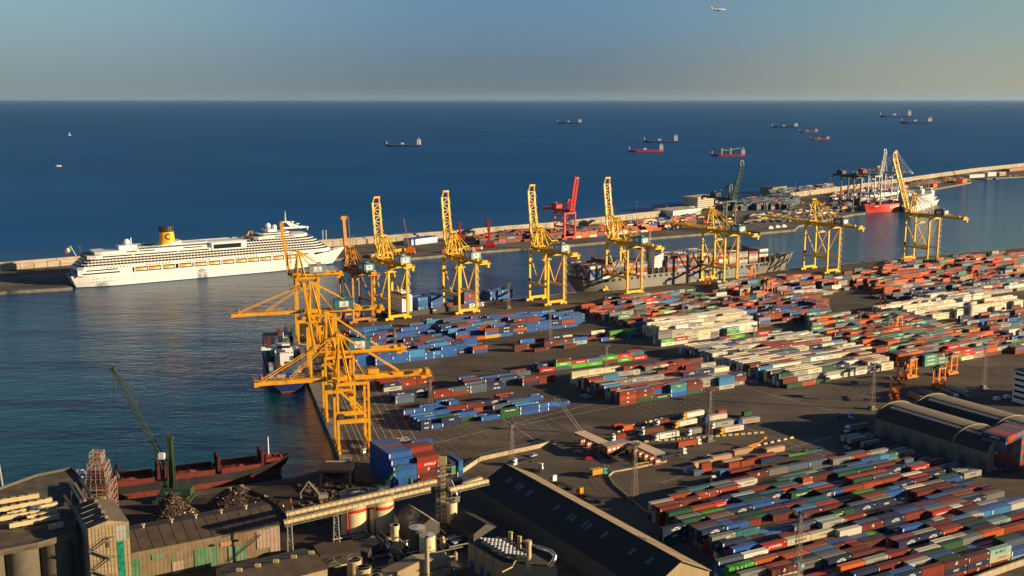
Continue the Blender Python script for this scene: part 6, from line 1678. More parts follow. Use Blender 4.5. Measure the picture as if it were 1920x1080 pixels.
for off in (5, 9, 12.5): qline(off, 640, 866, .22)
for off in (20, 24, 28, 32, 37, 43): qline(off, 690, 868, .25)
for off in (0, 15.5): qline(off-.5, 612, 880, .35, 0)
for y in range(650, 860, 15):
    A = rail_pt(y); gline(PX(A+qn*2), PX(A+qn*7), .25)
for k in range(7): y = 700+k*22; A = rail_pt(y); gline(PX(A+qn*20), PX(A+qn*43), .2)
# bay grid on the open quay paving
uv, vv = dirv(61.5), dirv(61.5-90)
O_ = G(770, 855)
for j in range(9):
    for i in range(16):
        p = O_ + uv*(i*6.4) + vv*(j*4.6)
        if (i+j) % 1 == 0: gline(PX(p), PX(p+uv*1.1), .3)
for j in range(8):
    for i in range(18):
        p = G(1180, 768) + uv*(i*6.4) - vv*(j*4.2) + vv*14
        gline(PX(p), PX(p+uv*1.0), .3)
        p = G(1500, 742) + uv*(i*6.4) - vv*(j*4.2) + vv*10
        gline(PX(p), PX(p+uv*1.0), .25)
for k in range(16):     # bays in front of the warehouse
    p = G(1430, 800) + uv*(k*3.5); gline(PX(p), PX(p - vv*11), .18)
gline((1500, 835), (1640, 800), .5, 0, .008, (1.6, 1.6)); gline((1475, 842), (1560, 818), .4, 0, .008, (1.6, 1.6))
gline((1380, 795), (1560, 860), .25); gline((1300, 872), (1400, 852), .25)
for a, c in [((1390,725),(1560,770)), ((905,760),(1010,830)), ((1040,745),(1140,880)), ((1046,745),(1146,880)), ((800,835),(1160,745)), ((960,800),(1480,700)), ((1240,905),(1320,880))]: gline(a, c, .28, 0)
mb.build('road_markings', [M_PAINT, M_PAINTY], kind='structure')
# crane rails and dark joint lines
M_DARKL = mat('rail_slot_dark', (0.018, 0.016, 0.015), .6)
mb = MB()
for off in (0, 15.5): qline(off, 612, 880, .5)
for off, e in ((0, 3), (30, 3)):
    A, B_ = G(640, 600), G(1900, 470); nfar = Vector((dirv(147).x, dirv(147).y, 0)); gline(PX(A+nfar*(off+2)), PX(B_+nfar*(off+2)), .5)
for a, c in [((690,905),(1700,680)), ((880,850),(1480,735)), ((1000,770),(1150,885)), ((1008,770),(1158,885)), ((1150,790),(1560,712)), ((700,800),(820,880))]: gline(a, c, .35)
mb.build('crane_rails', M_DARKL, kind='structure')
mb = MB()
for s_, px, py, h in [('50', 757, 823, 6.5), ('51', 1098, 742, 6.0), ('52', 1411, 715, 6.0), ('53', 1783, 640, 6)]:
    p = G(px, py); text_on(mb, s_, (p.x, p.y, .010), -dirv(62-90+180) if False else dirv(62-180+90)*-1 if False else dirv(152), dirv(62), h, h*1.15)
mb.build('bay_numbers', M_PAINT, kind='structure')
# ------------------------------------------------------------------ near industrial plant
M_CLAD = mat('weathered_cladding', (0.31, 0.235, 0.13), .75, noise=.12, scale=.4, dirt=(.22,.17,.11), dirt_amt=.5, dirt_scale=.35, streak=.12)
M_CLADG = mat('green_cladding', (0.035, 0.17, 0.085), .65, noise=.25, dirt=(.35,.28,.18), dirt_amt=.6, dirt_scale=.3, streak=.15)
M_CLADP = mat('pink_beige_cladding', (0.19, 0.125, 0.075), .7, noise=.2, scale=.3, dirt=(.09,.17,.08), dirt_amt=.8, dirt_scale=.16, streak=.15)
M_ROOFB = mat('brown_sheet_roof', (0.062, 0.045, 0.03), .75, noise=.2, scale=.3, dirt=(.16,.12,.08), dirt_amt=.35, dirt_scale=.2)
M_ROOFD = mat('black_shade_sheet_roof', (0.022, 0.020, 0.018), .8, noise=.25, scale=.2)
M_ROOFT = mat('tan_and_sunlit_sheet_roof', (0.28, 0.21, 0.13), .7, noise=.08)
M_SILO = mat('silo_cream', (0.72, 0.60, 0.36), .55, noise=.06, dirt=(.35,.25,.14), dirt_amt=.35, dirt_scale=.2, streak=.15)
M_CSILO = mat('silo_concrete', (0.11, 0.095, 0.07), .9, noise=.15, dirt=(.08,.07,.06), dirt_amt=.5, streak=.3)
M_REDP = mat('red_band_paint', (0.62, 0.03, 0.015), .5)
M_STEEL = mat('plant_steel', (0.22, 0.20, 0.16), .5, noise=.2)
M_STEELD = mat('plant_steel_dark', (0.06, 0.055, 0.05), .6, noise=.2)
M_PIPE = mat('aluminium_pipe', (0.55, 0.55, 0.54), .25, metal=.8, noise=.05)
M_GREENP = mat('green_pipework', (0.03, 0.30, 0.12), .5)
M_BLUED = mat('blue_door', (0.02, 0.05, 0.22), .5)
M_GCRANE = mat('harbour_crane_green', (0.035,0.058,0.028), .55, noise=.15)

def V(px, py, z): return G(px, py, z)
def gable(name, label, cat, ridge, eaveL, eaveR, hr, hl, hrr, mats, ridge_trim=True, base=0.0):
    """pitched building from its ridge line and both eave lines, each a pair of world points (front, back)"""
    og = (ridge[0].x, ridge[0].y, 0); root = thing(name, label, cat, og)
    R0, R1 = ridge; L0, L1 = eaveL; Q0, Q1 = eaveR
    z = lambda p, h: (p.x, p.y, h)
    th = .25
    b = MB(); 
    for (a0, a1, h) in ((L0, L1, hl), (Q0, Q1, hrr)):
        f = [z(R0, hr), z(R1, hr), z(a1, h), z(a0, h)]; lo = [(x, y, c-th) for x, y, c in f]
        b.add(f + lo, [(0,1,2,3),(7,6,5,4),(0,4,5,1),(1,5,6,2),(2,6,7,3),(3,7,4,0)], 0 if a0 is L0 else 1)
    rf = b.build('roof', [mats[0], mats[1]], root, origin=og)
    k = .985; cc = (R0+R1+L0+L1+Q0+Q1)/6
    ins = lambda p: Vector((cc.x+(p.x-cc.x)*k, cc.y+(p.y-cc.y)*k, 0))
    r0, r1, l0, l1, q0, q1 = map(ins, (R0, R1, L0, L1, Q0, Q1))
    for a, c, h in ((l0, l1, hl), (q0, q1, hrr)):
        b = MB(); b.add([z(a, base), z(c, base), z(c, h-.3), z(a, h-.3)], [(0,1,2,3)]); b.build('wall', mats[2], root, origin=og)
    for a, c, d in ((l0, r0, q0), (l1, r1, q1)):
        b = MB(); b.add([z(a, base), z(d, base), z(d, hrr-.3), z(c, hr-.3), z(a, hl-.3)], [(0,1,2,3,4)]); b.build('wall', mats[3], root, origin=og)
    return root, og

# grain tower -------------------------------------------------------
TZ = 37.0
A_ = V(164.5, 991, TZ); B_ = V(242, 978, TZ); C_ = V(213, 937, TZ); D_ = V(138, 950, TZ)
fx = (B_-A_); 
D_ = A_ + (C_-B_)
og = (A_.x, A_.y, 0); tw = thing('grain_tower', 'tall beige grain tower with outside stairs and a green glazed strip, bottom left', 'building', og)
RM0, RM1 = (A_+B_)/2, (C_+D_)/2
b = MB(); z = lambda p, h: (p.x, p.y, h)
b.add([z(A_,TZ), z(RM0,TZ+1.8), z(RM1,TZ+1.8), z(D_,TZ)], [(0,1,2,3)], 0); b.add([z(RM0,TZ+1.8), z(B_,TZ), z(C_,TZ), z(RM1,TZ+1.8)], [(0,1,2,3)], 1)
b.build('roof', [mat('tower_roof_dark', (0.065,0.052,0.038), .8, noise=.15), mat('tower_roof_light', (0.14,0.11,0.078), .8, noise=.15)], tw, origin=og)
b = MB()
for i in range(1, 5):
    p, q = A_.lerp(D_, i/5), RM0.lerp(RM1, i/5); b.beam(z(p, TZ+.1), z(q, TZ+1.85), .25)
for i in range(4): p = RM0.lerp(RM1, .1+i*.24); b.rbox(p.x, p.y, TZ+1.7, 1.1, 1.1, 1.1, .4)
b.build('roof_vent', M_STEEL, tw, origin=og)
def wallq(a, c, z0, z1, z1b, m, name='wall', off=0.0):
    d = (c-a); n_ = Vector((d.y, -d.x, 0)).normalized()*off
    b = MB(); b.add([z(a+n_, z0), z(c+n_, z0), z(c+n_, z1b), z(a+n_, z1)], [(0,1,2,3)]); return b.build(name, m, tw, origin=og)
wallq(A_, RM0, 0, TZ-.1, TZ+1.7, M_CLAD); wallq(RM0, B_, 0, TZ+1.7, TZ-.1, M_CLAD)
wallq(B_, C_, 0, TZ-.1, TZ-.1, M_CLAD); wallq(C_, D_, 0, TZ-.1, TZ-.1, M_CLAD); wallq(D_, A_, 0, TZ-.1, TZ-.1, mat('tower_side_grey', (0.22,0.21,0.18), .8, noise=.1))
F = lambda t: A_.lerp(B_, t)
wallq(F(.67), F(.84), 0, TZ-6.5, TZ-6.5, mat('green_glazing', (0.01,0.20,0.13), .25, noise=.5, scale=.6), 'glazed_strip', .08)
wallq(F(.65), F(.98), TZ-6.4, TZ-1, TZ-.8, mat('grey_panel', (0.32,0.33,0.30), .7), 'panel', .06); wallq(F(.92), F(.98), TZ-6.0, TZ-1, TZ-.9, M_CLADG, 'panel', .09)
b = MB(); n_ = Vector((fx.y, -fx.x, 0)).normalized()
for i in range(13):
    p, q = F(i/12)+n_*.05, F(i/12)+n_*.05; b.beam(z(p,0), z(q,TZ), .08)
for h in range(4, 36, 3): b.beam(z(F(0)+n_*.06, h), z(F(1)+n_*.06, h), .07)
b.build('cladding_seam', M_ROOFB, tw, origin=og)
b = MB(); zz = 4; s_ = 0
while zz < TZ-7:
    p, q = F(.08 if s_ else .50)+n_*1.3, F(.50 if s_ else .08)+n_*1.3
    b.beam(z(p, zz), z(q, zz+3.6), 1.0, .15); b.beam(z(p+n_*.5, zz+1.1), z(q+n_*.5, zz+4.7), .08); b.beam(z(p+n_*.5, zz+.6), z(q+n_*.5, zz+4.2), .06)
    e = F(.04 if not s_ else .54)+n_*.9; b.rbox(e.x, e.y, zz+3.5, 2.0, 1.8, .15, math.atan2(fx.y, fx.x)); b.beam(z(e+n_*.8, zz+3.6), z(e+n_*.8, zz+4.7), .08); zz += 3.6; s_ = 1-s_
for t in (.02, .56): p = F(t)+n_*1.6; b.beam(z(p, 0), z(p, TZ-6), .12)
b.build('outside_stair', M_STEEL, tw, origin=og)
for h in (TZ-8, TZ-13, TZ-20, TZ-26): p = F(.44)+n_*.1; b = MB(); b.rbox(p.x, p.y, h, 1.1, .15, 2.1, math.atan2(fx.y, fx.x)); b.build('door', M_STEELD, tw, origin=og)

# concrete silo block with conveyor galleries on its roof --------------
SZ = 32.0
P = [V(x, y, SZ) for x, y in [(-160,975),(-60,940),(70,893),(135,880),(158,905),(150,960),(141,1002),(70,1022),(0,1036),(-160,1070)]]
og = (P[6].x, P[6].y, 0); sb = thing('silo_block', 'row of dark concrete grain silos at the bottom left corner', 'silo', og)
b = MB(); b.prism([(p.x, p.y) for p in P], SZ-1.2, SZ); b.build('roof', mat('silo_roof', (0.08,0.062,0.042), .85, noise=.25, scale=.2, dirt=(.3,.24,.16), dirt_amt=.4), sb, origin=og)
e0, e1 = P[9], P[6]; L = (e1-e0).length; n_ = Vector((-(e1-e0).y, (e1-e0).x, 0)).normalized()
k = 0; r_ = 5.6
while k*2*r_ < L - r_:
    c_ = e1.lerp(e0, (k+.5)*2*r_/L) + n_*(r_-.6); b = MB(); b.lathe([(r_, 0), (r_, SZ-1.3)], 28, c_.x, c_.y); b.build('silo_cell', M_CSILO, sb, origin=og)
    c2 = c_ + n_*2*r_; b = MB(); b.lathe([(r_, 0), (r_, SZ-1.3)], 20, c2.x, c2.y); b.build('silo_cell', M_CSILO, sb, origin=og); k += 1
b = MB()
q = [(p.x, p.y) for p in P]
for i in range(len(P)): b.beam((*q[i], SZ+.5), (*q[(i+1) % len(q)], SZ+.5), .3, 1.0)
b.build('parapet', M_CSILO, sb, origin=og)
M_GAL = mat('gallery_cream_sheet', (0.54, 0.43, 0.235), .6, noise=.08, dirt=(.3,.22,.14), dirt_amt=.4)
for i, (x0, y0, x1, y1) in enumerate([(-20,941,73,926),(-20,957,97,934),(13,962,107,942),(-20,973,100,952),(50,968,107,957),(17,983,111,965),(92,986,118,980)]):
    a, c = V(x0, y0, SZ+2), V(x1, y1, SZ+2); d = (c-a).normalized(); g = thing('conveyor_gallery', f'cream conveyor gallery on the silo roof, {ordinal(i+1)} counting from the seaward side', 'conveyor', (a.x, a.y, SZ), 0, 'conveyor galleries on the silo roof')
    b = MB(); b.beam((a.x,a.y,SZ+1.5), (c.x,c.y,SZ+1.5), 1.5, 1.7); b.build('casing', M_GAL, g, origin=(a.x,a.y,SZ))
    b = MB(); L = (c-a).length
    for k in range(int(L/3)): p = a+d*(k*3+1); b.rbox(p.x, p.y, SZ+.05, .3, 2.2, .75, math.atan2(d.y,d.x)); b.rbox(p.x, p.y, SZ+2.36, .25, 1.7, .25, math.atan2(d.y,d.x))
    b.build('support', M_STEELD, g, origin=(a.x,a.y,SZ))
g = thing('roof_duct', 'pale bent duct lying on the silo roof between the galleries', 'duct', V(46,965,SZ)); b = MB(); b.path([(-3,0,1.2),(2,1,1.4),(4,1,2.2)], .7, 10); b.box(2.5,-.5,.1,5.5,2,2.8); b.build('duct', M_PIPE, g)
for i, (x0, y0, x1, y1) in enumerate([(120,928,147,972),(130,905,152,945),(140,905,160,943),(150,898,173,935)]):
    a, c = V(x0, y0, SZ+2), V(x1, y1, SZ+2); g = thing('feed_pipe', f'sloping feed conveyor between silo roof and grain tower, {ordinal(i+1)} from the left', 'conveyor', (a.x, a.y, 0), 0, 'feed conveyors to the grain tower'); b = MB(); b.beam((a.x,a.y,SZ+1.6), (c.x,c.y,SZ+2.8), 1.0, 1.0); b.build('casing', M_STEELD if i != 2 else M_STEEL, g, origin=(a.x,a.y,0)); b = MB(); m = (a+c)/2; b.beam((m.x,m.y,SZ), (m.x,m.y,SZ+1.4), .4); b.build('support', M_STEELD, g, origin=(a.x,a.y,0))

def lattice_tower(root, cx, cy, w, z0, z1, floors, mats, taper=1.0, seed=1, poles=4, w2=.14):
    rn = random.Random(seed); b = MB()
    for k in range(floors):
        za, zb = z0+(z1-z0)*k/floors, z0+(z1-z0)*(k+1)/floors; wa = w*(1+(taper-1)*k/floors); wb = w*(1+(taper-1)*(k+1)/floors)
        for i in range(poles+1):
            for j in range(poles+1):
                if 0 < i < poles and 0 < j < poles: continue
                x, y = (i/poles*2-1), (j/poles*2-1); b.beam((cx+x*wa, cy+y*wa, za), (cx+x*wb, cy+y*wb, zb), w2, mi=rn.choice((0,0,1)))
        for s_ in (-1, 1):
            for h in (zb, za+(zb-za)*.5):
                b.beam((cx-wb, cy+s_*wb, h), (cx+wb, cy+s_*wb, h), w2, mi=rn.choice((0,1))); b.beam((cx+s_*wb, cy-wb, h), (cx+s_*wb, cy+wb, h), w2, mi=rn.choice((0,1)))
            b.beam((cx-wa, cy+s_*wa, za), (cx+wb, cy+s_*wb, zb), w2, mi=1); b.beam((cx+s_*wa, cy-wa, za), (cx+s_*wb, cy+wb, zb), w2, mi=0)
        if rn.random() < .7: b.box(cx-wb*rn.uniform(.3,1), cy-wb, zb-.1, cx+wb, cy+wb*rn.uniform(.2,1), zb, 2)
    b.build('scaffolding', mats, root)
p = V(190, 935, SZ*0.0+8); g = thing('scaffold_tower', 'ship unloader wrapped in red and grey scaffolding behind the grain tower', 'scaffolding', (V(190,925,16).x, V(190,925,16).y, 0))
M_SCR = mat('scaffold_red', (0.42, 0.10, 0.05), .6); M_SCG = mat('scaffold_grey', (0.42, 0.40, 0.36), .5); M_PLANK = mat('scaffold_plank', (0.40, 0.27, 0.13), .8)
lattice_tower(g, 0, 0, 5.2, 0, 22, 7, [M_SCG, M_SCR, M_PLANK], .95, 3); lattice_tower(g, -.6, .4, 4.2, 22, 30, 3, [M_SCG, M_SCR, M_PLANK], .8, 4); lattice_tower(g, -1.0, .6, 2.6, 30, 34.5, 2, [M_SCG, M_SCR, M_PLANK], .9, 5, 3)
b = MB(); b.box(-3, -3, 2, 3, 3, 26); b.build('machine_core', M_STEELD, g); b = MB(); b.box(1.5, -5.6, 14, 3.6, -4.6, 16.4); b.build('cream_hatch', M_GAL, g)
b = MB(); b.tube((-10, -1, 12), (-9.5, -1, 21), .8, .8, 10); b.tube((-9.5,-1,21), (-9.3,-1,27), .35); b.build('exhaust_pipe', M_SHIPW, g)
b = MB()
for q in range(5): b.beam((-18+q*3, 0, 10), (-15+q*3, 0, 16), .3); b.beam((-18+q*3, 0, 16), (-15+q*3, 0, 10), .3)
b.beam((-18,0,16), (-3,0,16), .4); b.beam((-18,0,10), (-3,0,10), .4); b.beam((-18,0,0), (-18,0,16), .5); b.build('conveyor_arm', M_STEELD, g)
g = thing('lattice_leg', 'dark lattice crane leg cut by the left picture edge', 'crane', V(8, 945, 12).to_tuple()[:2] + (0,)); b = MB()
b.beam((-1.6,0,0),(-3.2,0,36),.5); b.beam((1.6,0,0),(-1.4,0,36),.5, mi=1); b.cross((-1.6,0,0),(-3.2,0,36),(1.6,0,0),(-1.4,0,36),12,.22); b.build('lattice', [M_GCRANE, M_GREYC], g)

# green mobile harbour crane ------------------------------------------
cb = G(327, 938); g = thing('harbour_crane', 'dark green mobile harbour crane with long lattice jib over the coaster', 'harbour crane', cb, 0)
def at_h(px, py, y): # world point at depth y (world Y) on the ray of pixel
    dn = FPX*SP + (py-540)*CP; fwd = FPX*CP - (py-540)*SP; t = y/fwd; return Vector(((px-960)*t, y, HC - dn*t))
lo = lambda v: (v.x-cb.x, v.y-cb.y, v.z)
b = MB(); b.box(-7,-4,1.2,7,4,2.6); b.box(-8.5,-5.5,.6,-6.5,5.5,1.4); b.box(6.5,-5.5,.6,8.5,5.5,1.4); b.build('undercarriage', M_GCRANE, g)
for x in (-5,-2.5,0,2.5,5):
    for y in (-3.4,3.4): b = MB(); b.tube((x,y-.4,.8),(x,y+.4,.8),.8,n=10); b.build('wheel', M_TYRE, g)
b = MB(); b.box(-5.5,-3,3.0,8.5,3,6.4); b.tube((0,0,2.6),(0,0,3.0),2.5,n=16); sup = b.build('machinery_house', M_GCRANE, g)
b = MB(); text_on(b, 'TERCAT', (2, -3.06, 4.7), (1,0,0), (0,0,1), 1.0, 5); b.add([(-3.6,-3.06,5.4),(-3.2,-3.06,5.4),(-2.5,-3.06,4.4),(-1.8,-3.06,5.4),(-1.4,-3.06,5.4),(-2.4,-3.06,3.8),(-2.6,-3.06,3.8)], [(6,2,1,0),(5,4,3,2),(6,5,2)]); b.build('lettering', M_STAR, sup)
top = at_h(318, 819, cb.y); tl = lo(top)
b = MB()
for a, c in ((-1,-1),(1,-1),(1,1),(-1,1)): b.beam((a*1.5-.8, c*1.4, 6.4), (tl[0]+a*.7, c*.7, tl[2]), .45)
b.beam((-.8,0,6.4),(tl[0],0,tl[2]),1.9); 
b.box(tl[0]-1.4,-1.2,tl[2]-1.2,tl[0]+1.4,1.2,tl[2]); b.build('tower', M_GCRANE, g)
cab = lo(at_h(310, 852, cb.y)); b = MB(); b.cbox(cab[0]-1, -2.2, cab[2], 2.6, 2.2, 2.6); b.build('operator_cab', M_SHIPW, g)
j0 = lo(at_h(312, 876, cb.y)); j1 = lo(at_h(212, 692, cb.y+4))
b = MB(); J0, J1 = Vector(j0), Vector(j1); wv = .9
ch = []
for a, c in ((-1,-1),(1,-1),(1,1),(-1,1)):
    off = Vector((a*1.0, c*1.2, a*.5)); p0, p1 = J0+off, J1+off*.5; b.beam(p0, p1, .24); ch.append((p0, p1))
for q in range(4): b.cross(ch[q][0], ch[q][1], ch[(q+1)%4][0], ch[(q+1)%4][1], 22, .13, rungs=False)
b.cbox(J1.x, J1.y, J1.z, 1.8, 2.0, 1.6); b.build('jib', M_GCRANE, g)
b = MB(); b.beam(J1, tl, .12); b.beam(J1+Vector((0,1,0)), Vector(tl)+Vector((0,1,0)), .12); b.beam((j0[0]-1,0,6.4) , Vector(j0)+Vector((-3,0,2)), .5)
gt = lo(at_h(218, 878, cb.y+4)); b.beam(J1, (gt[0]-.5, gt[1], gt[2]), .1); b.beam(J1, (gt[0]+.5, gt[1], gt[2]), .1); b.build('hoist_cable', M_CABLE, g)
b = MB()
for q in range(8):
    a = 2*PI*q/8; b.beam((gt[0]+.3*math.cos(a), gt[1]+.3*math.sin(a), gt[2]), (gt[0]+2.3*math.cos(a), gt[1]+2.3*math.sin(a), gt[2]-4.2), .7, .3); b.beam((gt[0]+2.3*math.cos(a), gt[1]+2.3*math.sin(a), gt[2]-4.2), (gt[0]+.9*math.cos(a), gt[1]+.9*math.sin(a), gt[2]-6.0), .6, .3)
b.tube((gt[0],gt[1],gt[2]-1),(gt[0],gt[1],gt[2]+1.6),.7,n=10); b.build('grab', mat('rusty_grab', (0.07,0.04,0.025), .7, noise=.3), g)

# scrap heaps ------------------------------------------------------------
def heap(name, label, c, rx, ry, h, seed, n=2600):
    rn = random.Random(seed); root = thing(name, label, 'scrap heap', c)
    b = MB(); N, M_ = 40, 22
    H = lambda u, v: h*max(0, 1-math.sqrt(u*u+v*v))**.85*(1+.12*math.sin(5*u+seed)+.1*math.cos(7*v))
    vs = [((2*i/N-1)*rx, (2*j/M_-1)*ry, H(2*i/N-1, 2*j/M_-1)+rn.uniform(-.15,.15)*(H(2*i/N-1,2*j/M_-1) > .1)-.05) for j in range(M_+1) for i in range(N+1)]
    b.add(vs, [(j*(N+1)+i, j*(N+1)+i+1, (j+1)*(N+1)+i+1, (j+1)*(N+1)+i) for j in range(M_) for i in range(N)]); b.build('core', mats_sc[0], root)
    b = MB()
    for _ in range(n):
        a, r = rn.uniform(0, 2*PI), math.sqrt(rn.random())*1.02; u, v = r*math.cos(a), r*math.sin(a)
        p = Vector((u*rx, v*ry, H(u, v))); s_ = rn.uniform(.25, .95)
        q = [Vector((rn.uniform(-1,1), rn.uniform(-1,1), rn.uniform(-.7,.7))).normalized()*s_ for _ in range(2)]
        b.add([p-q[0], p+q[1]*.6, p+q[0], p-q[1]*.6], [(0,1,2,3)], rn.choice((0,0,1,1,2,3)))
    o = b.build('scrap_pieces', mats_sc, root)
    return root
mats_sc = [mat('scrap_dark', (0.045,0.032,0.024), .8, noise=.4, scale=1), mat('scrap_rust', (0.22,0.115,0.05), .7, noise=.4, scale=1), mat('scrap_shiny', (0.45,0.38,0.28), .35, metal=.4, noise=.3), mat('scrap_earth', (0.10,0.06,0.035), .9, noise=.4)]
heap('scrap_heap', 'sunlit heap of scrap metal beside the green harbour crane', G(330, 984), 14, 11, 13.5, 3, 3400)
heap('scrap_heap', 'darker scrap heap to the right, toward the wharf edge', G(455, 966), 21, 13, 14, 4, 3800)

# long cladded shed ---------------------------------------------------
SH, SR = 12.0, 15.5
e0, e1 = V(244, 1037, SH), V(527, 982, SH); r0, r1 = V(243, 990, SR), V(494, 948, SR)
Wd = (r0-e0); nrm = Vector((-(e1-e0).y, (e1-e0).x, 0)).normalized()
dd = (e1-e0).normalized(); w_ = (r1-e1).dot(nrm)
e0 = e0 - dd*14
R0_, R1_ = e0 + nrm*w_, e1 + nrm*w_; Q0_, Q1_ = e0 + nrm*w_*2, e1 + nrm*w_*2
sh, og = gable('storage_shed', 'long storage shed with green and pink patched cladding below the scrap heaps', 'building', (R0_, R1_), (e0, e1), (Q0_, Q1_), SR, SH, SH, [M_ROOFB, M_ROOFB, M_CLADP, M_CLAD])
b = MB()
Fp = lambda t, zz, o_=.12: tuple((e0.lerp(e1, t) - nrm*(o_-.0))[:2]) + (zz,)
rn = random.Random(6)
for (ta_, tb_, za, zb, mi) in [(.0,.20,3,10.6,0),(.20,.24,0,9,0),(.30,.36,7.5,9.5,0),(.52,.64,0,8.2,0),(.70,.80,0,6.6,0),(.86,.93,3,10.8,1),(.66,.72,7.4,9.0,2),(.4,.46,0,5,1),(.93,.99,0,11.2,1),(.08,.13,0,4,1)]:
    b = MB(); b.add([Fp(ta_, za), Fp(tb_, za), Fp(tb_, zb), Fp(ta_, zb)], [(0,1,2,3)]); b.build('cladding_patch', [M_CLADG, mat('grey_pink_panel', (0.30,0.22,0.17), .7, noise=.15), mat('tan_patch', (0.36,0.19,0.08), .7)][mi], sh, origin=og)
b = MB()
for i in range(48): b.beam(Fp(i/47, 0, .16), Fp(i/47, SH-.4, .16), .06)
for i in range(17): a = e0.lerp(e1, i/16); c = R0_.lerp(R1_, i/16); b.beam((a.x,a.y,SH+.06), (c.x,c.y,SR+.06), .12, .12)
b.build('cladding_seam', M_ROOFB, sh, origin=og)
for t in (.30, .45, .58, .72, .86): p = R0_.lerp(R1_, t); b = MB(); b.tube((p.x,p.y,SR-.2), (p.x,p.y,SR+1.3), .4, n=8); b.box(p.x-.6,p.y-.6,SR+1.2,p.x+.6,p.y+.6,SR+1.6); b.build('roof_vent', M_GAL, sh, origin=og)
for t in (.62, .75): b = MB(); p = Fp(t, 8.8, .5); b.cbox(*p, 1.3, .8, .7); b.build('wall_lamp', M_STEELD, sh, origin=og)
b = MB()
for k in range(10): a = Fp(.70+k*.018, 1+k*.85, 1.0); c = Fp(.70+(k+1)*.018, 1+(k+1)*.85, 1.0); b.beam(a, c, .8, .12); b.beam((a[0],a[1],a[2]+1), (c[0],c[1],c[2]+1), .07)
b.build('outside_stair', M_STEELD, sh, origin=og)
# lower sheds in front
def shed(label, Lf, Rf, Lb, zr, ze, px_r0, px_r1, px_e0, px_e1, mats, hw=None):
    r0, r1 = V(*px_r0, zr), V(*px_r1, zr); e0, e1 = V(*px_e0, ze), V(*px_e1, ze); d = (r1-r0).normalized(); n_ = Vector((-d.y, d.x, 0)); w = ((e0+e1)/2-(r0+r1)/2).dot(n_)
    a0, a1 = r0+n_*w, r1+n_*w; q0, q1 = r0-n_*w, r1-n_*w
    return gable('shed', label, 'building', (r0, r1), (a0, a1), (q0, q1), zr, ze, ze, mats)
s2, og = shed('low grey-roofed shed with ridge vents at the bottom edge', 0,0,0, 13, 10.8, (422,1077), (592,1036), (352,1081), (568,1026), [mat('grey_tiled_roof', (0.085,0.075,0.06), .8, noise=.15, scale=.5, dirt=(.09,.16,.07), dirt_amt=.4), M_ROOFB, M_CLAD, M_CLAD])
for t in (.15,.35,.55,.75,.95): p = V(422,1077,13).lerp(V(592,1036,13), t); b = MB(); b.box(p.x-1,p.y-.5,12.9,p.x+1,p.y+.5,14.0); b.build('roof_vent', M_GAL, s2, origin=og)
shed('open-ended brown shed behind the twin round tanks', 0,0,0, 12, 9, (807,972), (764,944), (781,981), (738,957), [M_ROOFB, M_ROOFT, M_CLAD, M_STEELD])
shed('low shed with tan gable roof crossed by the tall chimney', 0,0,0, 9, 6.5, (789,1051), (772,1040), (740,1080), (709,1072), [M_ROOFT, M_ROOFT, M_CLAD, M_CLAD])
shed('low dark shed beside the black-roofed warehouse', 0,0,0, 10, 7, (912,982), (868,958), (893,1004), (842,976), [M_ROOFD, M_ROOFD, M_STEELD, M_STEELD])

# big warehouse: shade painted black on its near slope, sunlight painted tan on the far -------------------------------------------
BR, BE = 17.0, 8.5
r0, r1 = V(1278.5, 1051.5, BR), V(948, 869, BR); d = (r1-r0).normalized(); n_ = Vector((-d.y, d.x, 0))
el = V(894, 914, BE); w = abs((el-r1).dot(n_)); 
if ((el-r1).dot(n_)) < 0: n_ = -n_
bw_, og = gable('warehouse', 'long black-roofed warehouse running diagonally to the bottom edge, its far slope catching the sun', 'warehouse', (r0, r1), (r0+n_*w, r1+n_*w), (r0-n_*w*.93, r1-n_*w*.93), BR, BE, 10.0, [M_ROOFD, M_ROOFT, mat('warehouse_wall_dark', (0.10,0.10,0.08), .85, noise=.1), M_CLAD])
b = MB(); rn = random.Random(8)
for k in range(11):
    t = .07+k*.083; f = .26+(k % 3)*.015
    for q in range(2):
        if rn.random() < .25: continue
        tt = t+q*.022; p = r0.lerp(r1, tt) + n_*(w*f); pz = BR + (BE-BR)*f
        a, c = -d*1.0, n_*3.2; sl = (BE-BR)/w
        b.add([tuple((p+a)[:2])+(pz+.1,), tuple((p-a)[:2])+(pz+.1,), tuple((p-a+c)[:2])+(pz+3.2*sl+.1,), tuple((p+a+c)[:2])+(pz+3.2*sl+.1,)], [(3,2,1,0) if False else (0,1,2,3)])
b.build('skylight', mat('roof_skylight', (0.10,0.115,0.13), .3), bw_, origin=og)
b = MB()
for k in range(12): t = .04+k*.085; a = r0.lerp(r1, t)-n_*.3; c = a - n_*(w*.93-.5); b.beam((a.x,a.y,BR-.1+.12), (c.x,c.y,10.0+.32), .1, .1)
b.build('roof_seam', M_ROOFB, bw_, origin=og)

